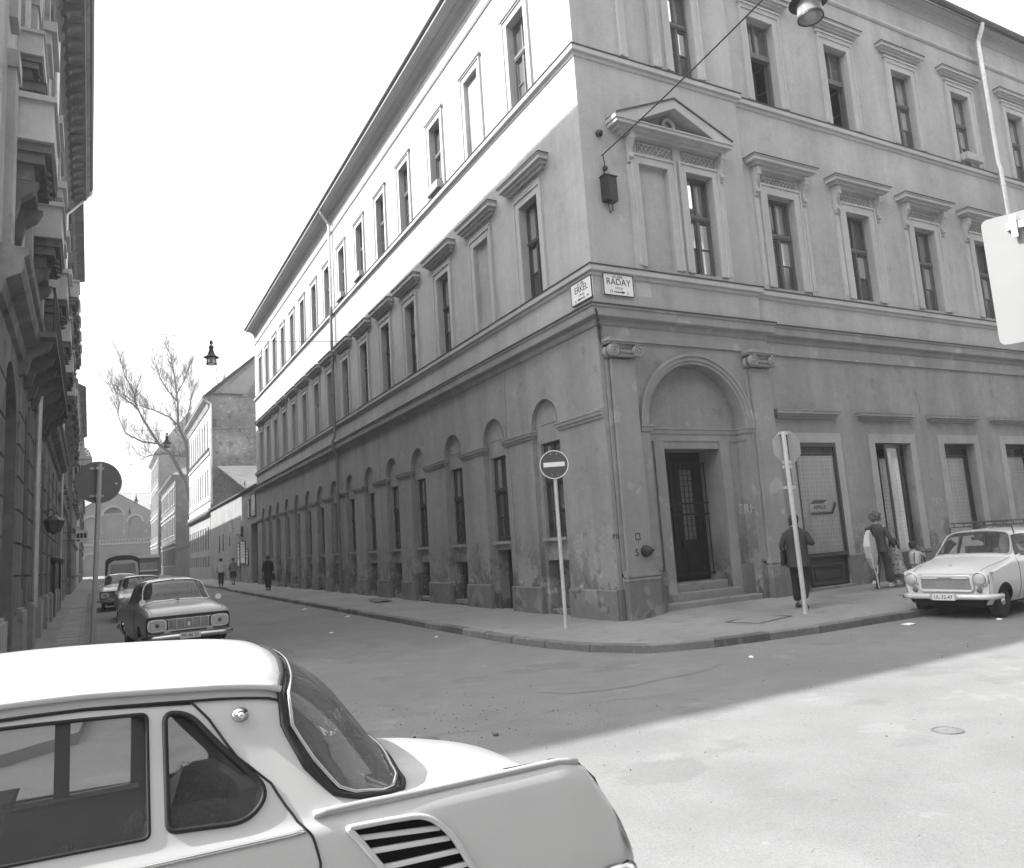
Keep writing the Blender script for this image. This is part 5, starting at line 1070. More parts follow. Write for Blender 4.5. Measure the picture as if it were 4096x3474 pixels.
class Shell:
    """half body: u forward, t = 0 (sill) .. n-1 (centre line); every station lists (v, w) per t index"""
    def __init__(s, st): s.st = sorted(st, key=lambda a: a[0]); s.us = [a[0] for a in s.st]; s.n = len(s.st[0][1]); s.c = {}
    def sec(s, u):
        k = round(u, 4)
        if k not in s.c: s.c[k] = [(pchip(s.us, [a[1][i][0] for a in s.st], u), pchip(s.us, [a[1][i][1] for a in s.st], u)) for i in range(s.n)]
        return s.c[k]
    def at(s, u, t, off=0.0):
        q = s.sec(u); i = min(int(max(t, 0)), s.n - 2); f = t - i
        P = [q[max(i - 1, 0)], q[i], q[i + 1], q[i + 2] if i + 2 < s.n else (-q[i][0] if i + 1 == s.n - 1 else q[i + 1][0], q[i][1])]
        def cr(k):
            a, b, c, d = P[0][k], P[1][k], P[2][k], P[3][k]
            m0, m1 = (c - a) * .5, (d - b) * .5
            lim = 1.5 * abs(c - b); m0 = max(-lim, min(lim, m0)); m1 = max(-lim, min(lim, m1))
            return (2 * f ** 3 - 3 * f * f + 1) * b + (f ** 3 - 2 * f * f + f) * m0 + (-2 * f ** 3 + 3 * f * f) * c + (f ** 3 - f * f) * m1
        p = Vector((u, cr(0), cr(1)))
        if off:
            return p + s.nor(u, t) * off
        if False:
            e = .004; a = s.at(min(u + e, s.us[-1]), t) - s.at(max(u - e, s.us[0]), t); b = s.at(u, min(t + .02, s.n - 1)) - s.at(u, max(t - .02, 0)); nn = a.cross(b)
            if nn.length > 1e-9:
                nn.normalize()
                if nn.y * p.y + (nn.z * .6 if abs(p.y) < .3 else 0) < 0 and abs(nn.z) < .9: nn = -nn
                if nn.z < -.5: nn = -nn
                p = p + nn * off
        return p
    def nor(s, u, t):
        e = .012; a = s.at(min(u + e, s.us[-1]), t) - s.at(max(u - e, s.us[0]), t); b = s.at(u, min(t + .08, s.n - 1)) - s.at(u, max(t - .08, 0)); nn = b.cross(a) * -1
        if nn.length < 1e-9: return Vector((0, 0, 1))
        nn.normalize(); p = s.at(u, t)
        if abs(p.y) < 1e-3: nn.y = 0; nn.normalize()
        if nn.y < -.02 or (nn.z < 0 and abs(nn.y) < .3 and p.z > .5): nn = -nn
        return nn
    def t_of_w(s, u, w, lo=0.0, hi=4.0):
        for _ in range(24):
            m = (lo + hi) / 2
            if s.at(u, m).z < w: lo = m
            else: hi = m
        return (lo + hi) / 2
def pip(p, poly):
    x, y = p; c = False; j = len(poly) - 1
    for i in range(len(poly)):
        a, b = poly[i], poly[j]
        if (a[1] > y) != (b[1] > y) and x < (b[0] - a[0]) * (y - a[1]) / (b[1] - a[1]) + a[0]: c = not c
        j = i
    return c
def resample(poly, su, stt, closed=True):
    out = []; n = len(poly)
    for i in range(n if closed else n - 1):
        a, b = poly[i], poly[(i + 1) % n]; k = max(1, int(max(abs(b[0] - a[0]) / su, abs(b[1] - a[1]) / stt) + .5))
        out += [(a[0] + (b[0] - a[0]) * j / k, a[1] + (b[1] - a[1]) * j / k) for j in range(k)]
    if not closed: out.append(poly[-1])
    return out
def rounded(poly, r, ru=1.0, rt=1.0, n=5):
    """round the corners of a polygon; r per corner in units scaled by (ru, rt)"""
    out = []; m = len(poly)
    for i in range(m):
        p = Vector(poly[i]); a = Vector(poly[i - 1]); b = Vector(poly[(i + 1) % m]); ri = r[i] if isinstance(r, (list, tuple)) else r
        if ri <= 0: out.append(tuple(p)); continue
        da = Vector(((a.x - p.x) / ru, (a.y - p.y) / rt)); db = Vector(((b.x - p.x) / ru, (b.y - p.y) / rt)); l = min(ri, da.length * .48, db.length * .48)
        pa = Vector((p.x + da.normalized().x * l * ru, p.y + da.normalized().y * l * rt)); pb = Vector((p.x + db.normalized().x * l * ru, p.y + db.normalized().y * l * rt))
        for k in range(n + 1):
            t = k / n; out.append(tuple(pa * (1 - t) ** 2 + p * 2 * t * (1 - t) + pb * t * t))
    return out
def sheet(sh, outer, holes, du=.05, dt=.2, mirror=True, off=0.0):
    """triangulated piece of the shell"""
    o = resample(outer, du * .7, dt * .7); hs = [resample(h, du * .6, dt * .6) for h in holes]
    verts = []; edges = []
    for lp in [o] + hs:
        k = len(verts); verts += [Vector(p) for p in lp]; edges += [(k + i, k + (i + 1) % len(lp)) for i in range(len(lp))]
    u0, u1 = min(p[0] for p in o), max(p[0] for p in o); t0, t1 = min(p[1] for p in o), max(p[1] for p in o)
    def near(p, lp):
        return any(abs(p[0] - q[0]) < du * .45 and abs(p[1] - q[1]) < dt * .45 for q in lp)
    i = 1
    while u0 + i * du < u1:
        j = 1
        while t0 + j * dt < t1:
            p = (u0 + i * du, t0 + j * dt)
            if pip(p, o) and not any(pip(p, h) for h in hs) and not near(p, o) and not any(near(p, h) for h in hs): verts.append(Vector(p))
            j += 1
        i += 1
    v2, e2, f2, *_ = delaunay_2d_cdt(verts, edges, [], 0, 1e-6)
    m = MB(); F = []
    for f in f2:
        c = (sum(v2[i].x for i in f) / len(f), sum(v2[i].y for i in f) / len(f))
        if pip(c, o) and not any(pip(c, h) for h in hs): F.append(tuple(f))
    T = [min(max(p.y, 0), sh.n - 1) for p in v2]; V = [sh.at(p.x, t, off) for p, t in zip(v2, T)]; N = [sh.nor(p.x, t) for p, t in zip(v2, T)]; m.add(V, F); m.n = list(N)
    if mirror: m.add([(p.x, -p.y, p.z) for p in V], [tuple(reversed(f)) for f in F]); m.n += [Vector((q.x, -q.y, q.z)) for q in N]
    return m
def flip(m):
    q = MB(); q.add([(p[0], -p[1], p[2]) for p in m.v], [tuple(reversed(f)) for f in m.f]); q.n = [Vector((a.x, -a.y, a.z)) for a in m.n]; return q
def panel(m, name, mt, parent, weld=True):
    me = bpy.data.meshes.new(name)
    nn = getattr(m, 'n', None)
    if nn:
        used = sorted({i for f in m.f for i in f}); ix = {v: k for k, v in enumerate(used)}
        F = []
        for f in m.f:
            a, b, c = (Vector(m.v[i]) for i in f[:3]); g = (b - a).cross(c - a)
            F.append(tuple(ix[i] for i in (f if g.dot(nn[f[0]]) >= 0 else f[::-1])))
        me.from_pydata([m.v[i] for i in used], [], F)
        for p in me.polygons: p.use_smooth = True
        me.normals_split_custom_set_from_vertices([nn[i] for i in used])
    else:
        me.from_pydata(m.v, [], m.f); bm = bmesh.new(); bm.from_mesh(me); bmesh.ops.recalc_face_normals(bm, faces=bm.faces); bm.to_mesh(me); bm.free()
        for p in me.polygons: p.use_smooth = True
    me.materials.append(mt)
    return link(name, me, parent)
def shell_body(sh, outer, holes, paint, car, du, dt):
    panel(sheet(sh, outer, holes, du, dt), 'body', paint, car)
    panel(sheet(sh, outer, holes, du * 1.8, dt * 1.8, True, -.022), 'cabin_lining', CABIN, car)
def trim(sh, pts, r_, off, name, mt, car, closed=False, both=True):
    panel(path_on(sh, pts, r_, off, False, closed), name, mt, car)
    if both:
        q = path_on(sh, pts, r_, off, False, closed); q.v = [(p[0], -p[1], p[2]) for p in q.v]; panel(q, name, mt, car)
def path_on(sh, pts, r_, off, mirror=True, closed=False, n=6, du=.04, dt=.15):
    m = MB(); q = resample(pts, du, dt, closed); 
    if closed: q = q + [q[0], q[1]]
    P = [sh.at(u, t, off) for u, t in q]
    m.tube(P, r_, n, not closed)
    if mirror: m.tube([(p.x, -p.y, p.z) for p in P], r_, n, not closed)
    return m
CAR_GLASS = glass_mat('car_glass', .92, 1.2, .01, .05); REAR_GLASS = glass_mat('rear_car_glass', .97, 1.6, .03, .14)
RUB = mat('rubber_seal', .02, .6, .1, 30); CHR = mat('chrome', .62, .14, .05, 10, metal=1.0); TYRE = mat('tyre_rubber', .035, .85, .2, 30, .3, 80); CABIN = mat('car_interior', .075, .85, .2, 12); HUB = mat('hub_paint', .38, .35, .1, 20, spec=.5)
LENS = mat('headlamp_lens', .45, .1, .25, 60, .5, 50, .8); AMBER = mat('indicator_lens', .10, .25, .1, 20, spec=.6); PLATE = mat('plate_white', .68, .5, .05, 20)
UNDER = mat('underbody', .015, .9, 0)
def wheel(parent, u, v, r_, wd, out):
    """tyre, rim and hub cap as a small set"""
    o = MB().lathe([(r_ * .62, -wd / 2), (r_ * .9, -wd / 2), (r_ * .98, -wd * .36), (r_, -wd * .2), (r_, wd * .2), (r_ * .98, wd * .36), (r_ * .9, wd / 2), (r_ * .62, wd / 2)], 28, (0, 0, 0), 'y').obj('wheel', TYRE, parent, True, (u, v, r_))
    s = out
    MB().lathe([(r_ * .66, s * wd * .40), (r_ * .6, s * wd * .5), (r_ * .5, s * wd * .3), (r_ * .42, s * wd * .34), (.01, s * wd * .34)], 24, (0, 0, 0), 'y').obj('rim', HUB, o, True)
    MB().lathe([(r_ * .36, s * wd * .34), (r_ * .33, s * wd * .46), (r_ * .2, s * wd * .54), (.01, s * wd * .57)], 20, (0, 0, 0), 'y').obj('hub_cap', CHR, o, True)
    return o
def arch_cut(sh, uc, r_, wc, n=14):
    """wheel arch outline as (u, t) points, front to rear"""
    out = []
    for k in range(n + 1):
        a = PI * k / n; u = uc + r_ * math.cos(a); w_ = max(wc + r_ * math.sin(a), sh.at(u, 0).z + .001); out.append((u, sh.t_of_w(u, w_, 0, 3.6)))
    return out
def body_outline(sh, arches, u0, u1, tmax):
    o = [(u1, 0.0)]
    for a in arches: o += [(a[0][0], 0.0)] + a[1:-1] + [(a[-1][0], 0.0)]
    return o + [(u0, 0.0), (u0, tmax), (u1, tmax)]
def plate(parent, txt, loc, w_=.44, h_=.12, tilt=0.0, wing=True):
    p = MB().box(-.006, .006, -w_ / 2, w_ / 2, -h_ / 2, h_ / 2).obj('number_plate', PLATE, parent, loc=loc, rot=(0, tilt, 0))
    letters(txt, h_ * .82, M_INK, p, (.008, 0, -.004), (PI / 2, 0, PI / 2), sx=.92)
    if wing:
        f = MB()
        for s in (-1, 1): f.add([(.004, s * w_ / 2, -h_ / 2), (.004, s * (w_ / 2 + .05), -h_ / 2 + .02), (.004, s * (w_ / 2 + .05), h_ / 2 - .02), (.004, s * w_ / 2, h_ / 2)], [(0, 1, 2, 3)])
        f.obj('plate_wing', HUB, p)
    return p
def sec8(*p): return list(p)

# ---- the white saloon in the foreground (rear engine, fins over the tail, louvred air intakes)
CW = mat('cream_car_paint', .56, .28, .03, 8, spec=.5, coat=.5)
car = thing('parked_car', 'white rear-engined saloon with louvred fender filling the lower left foreground', 'car', (-9.0, -8.79, -.12), PI)
T8 = lambda w4, v5, w5, v6, w6, v7, w7, w8, v=(.70, .79, .81, .795, .765), w=(.22, .40, .62, .84): [(v[0], w[0]), (v[1], w[1]), (v[2], w[2]), (v[3], w[3]), (v[4], w4), (v5, w5), (v6, w6), (v7, w7), (0, w8)]
ST = [(-2.10, T8(.56, .66, .56, .5, .56, .28, .56, .56, (.72, .755, .77, .765, .745), (.42, .45, .49, .53))),
      (-2.075, T8(.62, .67, .61, .5, .61, .28, .61, .61, (.72, .765, .785, .78, .755), (.38, .43, .50, .58))),
      (-2.02, T8(.72, .68, .69, .51, .69, .28, .69, .69, (.71, .775, .795, .785, .76), (.33, .41, .54, .67))),
      (-1.97, T8(.80, .69, .765, .52, .755, .29, .76, .76, (.70, .78, .80, .79, .762), (.29, .40, .57, .745))),
      (-1.92, T8(.865, .69, .82, .525, .80, .29, .81, .81, (.70, .785, .805, .793, .765), (.25, .40, .60, .80))),
      (-1.80, T8(.89, .69, .865, .53, .855, .30, .86, .86)), (-1.5, T8(.892, .70, .885, .54, .90, .32, .92, .925)), (-1.26, T8(.893, .69, .90, .54, .93, .35, .965, .972)),
      (-1.15, T8(.895, .675, .925, .555, 1.005, .38, 1.04, 1.05)), (-1.0, T8(.90, .682, 1.03, .575, 1.16, .39, 1.225, 1.24)), (-.87, T8(.90, .69, 1.10, .592, 1.255, .40, 1.30, 1.315)),
      (-.76, T8(.90, .69, 1.115, .60, 1.315, .41, 1.36, 1.372)), (-.55, T8(.905, .695, 1.12, .605, 1.335, .42, 1.385, 1.40)), (0, T8(.915, .695, 1.125, .61, 1.355, .42, 1.405, 1.425)), (.5, T8(.92, .69, 1.12, .60, 1.34, .41, 1.385, 1.40)),
      (.72, T8(.925, .68, 1.10, .585, 1.28, .40, 1.33, 1.35)), (.95, T8(.93, .68, 1.0, .57, 1.10, .39, 1.16, 1.18)), (1.18, T8(.93, .69, .94, .56, .955, .38, .99, 1.0)), (1.5, T8(.92, .70, .915, .56, .92, .36, .945, .955)), (1.85, T8(.88, .68, .87, .54, .86, .34, .87, .875)), (2.02, T8(.80, .64, .78, .5, .76, .3, .76, .76, (.66, .74, .76, .75, .72), (.32, .42, .55, .72))), (2.09, T8(.62, .58, .6, .46, .6, .28, .6, .6, (.6, .66, .68, .67, .64), (.40, .44, .48, .56)))]
ST = [(u, [q if i < 6 else (q[0], q[1] + ((.03, .10, .14) if u > -1.2 else (.0, .03, .065))[i - 6] * min(1, max(0, (u + 2.02) / .3), ) * min(1, max(0, (2.05 - u) / .3))) for i, q in enumerate(p)]) for u, p in ST]
sk = Shell(ST)
def uw(sh, pts): return [(u, sh.t_of_w(u, w_, 3.9, 6.2)) for u, w_ in pts]
qwin = rounded(uw(sk, [(-.425, .945), (-.655, .925), (-.735, 1.0), (-.50, 1.275), (-.425, 1.29)]), [.03, .06, .1, .12, .03], 1, 4, 6)
dwin = rounded(uw(sk, [(.44, .955), (-.372, .94), (-.372, 1.295), (.44, 1.315)]), [.03, .02, .02, .03], 1, 4, 4)
fwin = rounded(uw(sk, [(1.02, .965), (.52, .955), (.52, 1.315), (.68, 1.29)]), [.06, .03, .03, .05], 1, 4, 4)
rwin = [(-.845, 8.0), (-.84, 7), (-.825, 6.3), (-.80, 5.85), (-.80, 5.35), (-.86, 4.75), (-.945, 4.36), (-1.03, 4.27), (-1.13, 4.42), (-1.2, 4.9), (-1.235, 5.6), (-1.245, 6.6), (-1.25, 8.0)]
wsh = [(1.14, 8.0), (1.13, 6.6), (1.08, 5.4), (.98, 5.05), (.80, 5.35), (.68, 6.0), (.64, 6.8), (.63, 8.0)]
lou = [(-.975, 2.92), (-1.02, 2.74), (-1.10, 2.3), (-1.2, 2.05), (-1.40, 2.05), (-1.34, 2.5), (-1.28, 2.76), (-1.22, 2.86)]
arches = [arch_cut(sk, 1.25, .33, .30), arch_cut(sk, -1.15, .33, .30)]
tail_o = body_outline(sk, arches, -2.10, 2.09, 8.0)
LV = [(-.96, .845), (-1.24, .83), (-1.33, .745), (-1.43, .56), (-1.22, .56), (-1.10, .66), (-1.03, .76)]
lou = [(u, sk.t_of_w(u, w_, 1.0, 3.6)) for u, w_ in LV]; lou = rounded(lou, [.02, .05, .03, .02, .02, .02, .02], 1, 8, 4)
shell_body(sk, tail_o, [qwin, dwin, fwin, rwin, wsh, lou], CW, car, .035, .14)
pans = [('side_window', qwin), ('side_window', dwin), ('side_window', fwin)]
for nm_, h in pans:
    g_ = sheet(sk, h, [], .08, .3, False, -.012)
    panel(g_, nm_, CAR_GLASS, car); panel(flip(g_), nm_, CAR_GLASS, car)
for nm_, h in (('rear_window', rwin), ('windscreen', wsh)): panel(sheet(sk, h, [], .05, .25, True, -.004), nm_, REAR_GLASS if nm_ == 'rear_window' else CAR_GLASS, car)
trim(sk, qwin, .009, .0, 'window_seal', RUB, car, True); panel(path_on(sk, rwin, .011, .003), 'rear_window_seal', RUB, car, weld=False); panel(path_on(sk, wsh, .018, .002), 'windscreen_seal', RUB, car, weld=False)
rin = [(u + .028 * (1 if u < -1.0 else -1) * (1 if t > 4.6 else .6), t + (.10 if t < 5 else 0)) for u, t in rwin]
panel(path_on(sk, rin, .008, .008), 'rear_window_trim', CHR, car, weld=False)
trim(sk, dwin, .006, .0, 'window_seal', RUB, car, True)
drip = [(-.80, 5.86), (-.6, 5.9), (-.2, 5.95), (.3, 5.95), (.6, 5.9)]
trim(sk, drip, .013, .012, 'drip_rail', CW, car); trim(sk, [(u, t - .16) for u, t in drip], .005, .003, 'drip_shadow_gap', RUB, car)
trim(sk, [(-.865, 4.02), (-1.2, 4.02), (-1.6, 4.02), (-1.9, 4.02)], .014, .006, 'fender_trim', HUB, car, False, False)
seam = [(-.505, 5.75), (-.56, 5.5), (-.64, 5.0), (-.74, 4.6), (-.80, 4.1), (-.82, 3.8), (-.845, 3.2), (-.87, 2.6), (-.86, 2.1)]
trim(sk, seam, .0042, .0015, 'door_seam', RUB, car)
trim(sk, [(-.505, 5.72), (-.2, 5.78), (.46, 5.78)], .004, .001, 'door_seam', RUB, car); trim(sk, [(.48, 5.7), (.48, 4.5), (.48, 2), (.48, .3)], .004, .001, 'door_seam', RUB, car)
trim(sk, [(-.83, 3.35), (.2, 3.4), (1.2, 3.4), (1.9, 3.3)], .007, .004, 'side_trim', CHR, car)
# louvred intake: rim and five blades over a dark box
trim(sk, lou, .011, .006, 'intake_rim', CW, car, True)
def lerp_edge(f):
    a = [(-.975, .835), (-1.03, .755), (-1.11, .655), (-1.21, .57)]; b = [(-1.27, .80), (-1.325, .735), (-1.375, .655), (-1.415, .575)]
    def on_(L_, f):
        k = min(int(f * 3), 2); g_ = f * 3 - k; return (L_[k][0] + (L_[k + 1][0] - L_[k][0]) * g_, L_[k][1] + (L_[k + 1][1] - L_[k][1]) * g_)
    return on_(a, f), on_(b, f)
for k in range(5):
    (ua, wa), (ub, wb) = lerp_edge(.10 + k * .2); q = MB()
    P = [(ua + (ub - ua) * j / 6, wa + (wb - wa) * j / 6) for j in range(7)]
    def side(u, w_, o_): 
        p = sk.at(u, sk.t_of_w(u, w_, 1.0, 3.7)); return Vector((p.x, p.y + o_, p.z))
    top = [side(u, w_ + .006, .002) for u, w_ in P]; bot = [side(u, w_ - .010, .005) for u, w_ in P]; inn = [side(u, w_ + .004, -.022) for u, w_ in P]
    n = 7; q.add(inn + top + bot, [(i, i + 1, n + i + 1, n + i) for i in range(6)] + [(n + i, n + i + 1, 2 * n + i + 1, 2 * n + i) for i in range(6)])
    panel(q, 'louvre', CW, car); q2 = MB(); q2.add([(p[0], -p[1], p[2]) for p in q.v], q.f); panel(q2, 'louvre', CW, car)
for s in (1, -1): MB().box(-1.5, -.9, min(s * .55, s * .70), max(s * .55, s * .70), .5, .86).obj('intake_box', UNDER, car)
# tail panel, bumper, lamps
MB().prism([(v, w_) for v, w_ in ((-.60, .40), (.60, .40), (.66, .50), (.62, .56), (-.62, .56), (-.66, .50))], lambda a, b, d: (d, a, b), -2.10, -2.085).obj('tail_panel', CW, car)
MB().tube([(-1.95, .80, .45), (-2.06, .77, .45), (-2.12, .60, .45), (-2.15, 0, .45), (-2.12, -.60, .45), (-2.06, -.77, .45), (-1.95, -.80, .45)], .045, 10).obj('bumper', CHR, car, True)
for s in (1, -1): MB().lathe([(.05, 0), (.055, -.02), (.04, -.045), (.01, -.05)], 14, (-2.05, s * .62, .66), 'x').obj('tail_lamp', AMBER, car, True)
q = MB()                                                                                     # side lamp on the rear pillar
p = sk.at(-.66, sk.t_of_w(-.66, 1.245, 4.2, 6)); MB().lathe([(.028, .0), (.028, .008), (.016, .012), (.016, .022), (.012, .035), (.003, .042)], 14, (p.x, p.y - .004, p.z), 'y').obj('pillar_lamp', CHR, car, True)
for k in (-1, 1): MB().add([sk.at(-1.20, 7.3 - .0) , sk.at(-1.3, 7.3), sk.at(-1.3, 7.7), sk.at(-1.2, 7.7)], [(0, 1, 2, 3)])
f = MB(); f.lathe([(.0, .012), (.055, .008), (.06, 0)], 16); o = f.obj('lid_vent', HUB, car, loc=(-1.33, .30, .957)); o.scale = (1.25, .55, 1)
# the body leans away from the kerb on its springs; wheels stay on the road
LEAN = []
# cabin: floor, seats, shelf, trims, things lying on the back seat
MB().box(-1.1, 1.2, -.64, .64, .25, .35).obj('cabin_floor', CABIN, car)
SEAT = mat('car_seat_cloth', .10, .9, .2, 14, .3, 60)
f = MB(); f.box(-.62, -.1, -.60, .60, .35, .60); f.prism([(-.60, .60), (-.44, .60), (-.62, 1.0), (-.72, 1.0)], lambda a, b, d: (a, d, b), -.60, .60); f.obj('rear_seat', SEAT, car)
for s in (-1, 1):
    f = MB(); f.box(.2, .7, s * .34 - .25, s * .34 + .25, .35, .58); f.prism([(.2, .58), (.34, .58), (.16, 1.02), (.06, 1.02)], lambda a, b, d: (a, d, b), s * .34 - .25, s * .34 + .25); f.obj('front_seat', SEAT, car)
MB().box(-1.16, -.66, -.56, .56, .88, .90).obj('parcel_shelf', CABIN, car); MB().box(-.40, .44, -.715, -.67, .925, .945).obj('window_ledge', CW, car); MB().box(-.12, -.06, -.70, -.66, .94, 1.33).obj('window_divider', CABIN, car)
for s in (1, -1): MB().add([(1.0, s * .70, .40), (-.85, s * .70, .40), (-.80, s * .715, .90), (1.0, s * .715, .91)], [(0, 1, 2, 3)]).obj('door_trim', mat('door_trim', .11, .6, .1, 10), car)
MB().tube([(-.1, -.69, .70), (-.13, -.66, .70), (-.13, -.66, .74)], .012, 6).lathe([(.04, 0), (.04, .02)], 12, (-.1, -.70, .70), 'y').obj('window_crank', CHR, car)
MB().tube([(.95 + .0, .36 + .2 * math.cos(k * PI / 10), .92 + .18 * math.sin(k * PI / 10)) for k in range(21)], .012, 6).obj('steering_wheel', RUB, car)
for k in (0, 1):
    for s in (-1, 1): wheel(car, (1.25, -1.15)[k], s * .64, .29, .15, s)
_m = Matrix.Translation((0, .81, .3)) @ Matrix.Rotation(R(7), 4, 'X') @ Matrix.Translation((0, -.81, -.3))
for ch in car.children:
    if not ch.name.startswith('wheel'): ch.matrix_basis = _m @ ch.matrix_basis
fur = MB(); rnd = random.Random(5); n1, n2 = 14, 16
t = thing('fur_blanket', 'dark fur blanket heaped over the back seat of the white saloon', 'blanket', (-8.47, -9.1, .60))
vs = [((i / n1 - .5) * .42, (j / n2 - .5) * .72, .08 + .22 * math.sin(PI * i / n1) * math.sin(PI * j / n2) ** .6 + rnd.uniform(-.012, .012)) for i in range(n1 + 1) for j in range(n2 + 1)]
fur.add(vs, [(i * (n2 + 1) + j, (i + 1) * (n2 + 1) + j, (i + 1) * (n2 + 1) + j + 1, i * (n2 + 1) + j + 1) for i in range(n1) for j in range(n2)])
fur.obj('pelt', mat('dark_fur', .09, .95, .35, 40, 1, 60), t, True)
h_ = MB(); FR = mat('fur_hair', .14, .8, .3, 30)
for k in range(700):
    a = rnd.choice(vs); d = Vector((rnd.uniform(-1, 1) - .6, rnd.uniform(-.6, .6), rnd.uniform(.1, .9))).normalized() * rnd.uniform(.014, .028); p = Vector(a); h_.add([p + Vector((.002, 0, 0)), p - Vector((.002, 0, 0)), p + d], [(0, 1, 2)])
o = h_.obj('fur_hair', FR, t); o['kind'] = 'stuff'
t = thing('paper_bundle', 'crumpled shiny paper bundle leaning against the rear door inside the white saloon', 'paper bundle', (-8.72, -9.33, .60))
f = MB(); f.add([(-.02, 0, 0), (.10, .02, -.02), (.13, .03, .10), (.08, .0, .20), (.13, .04, .30), (.20, .02, .36), (.155, .0, .22), (.20, .03, .12), (.16, 0, .0)], [(0, 1, 2), (0, 2, 3), (2, 7, 3), (3, 7, 6), (3, 6, 4), (4, 6, 5), (1, 8, 2), (2, 8, 7)]); f.obj('sheet', mat('shiny_paper', .7, .3, .3, 14, spec=.6), t)
t = thing('dark_hat', 'dark hat lying on the parcel shelf behind the rear window', 'hat', (-7.98, -9.1, .79)); MB().lathe([(.17, 0), (.17, .01), (.1, .02), (.095, .1), (.07, .12), (.01, .115)], 18).obj('crown', RUB, t, True)

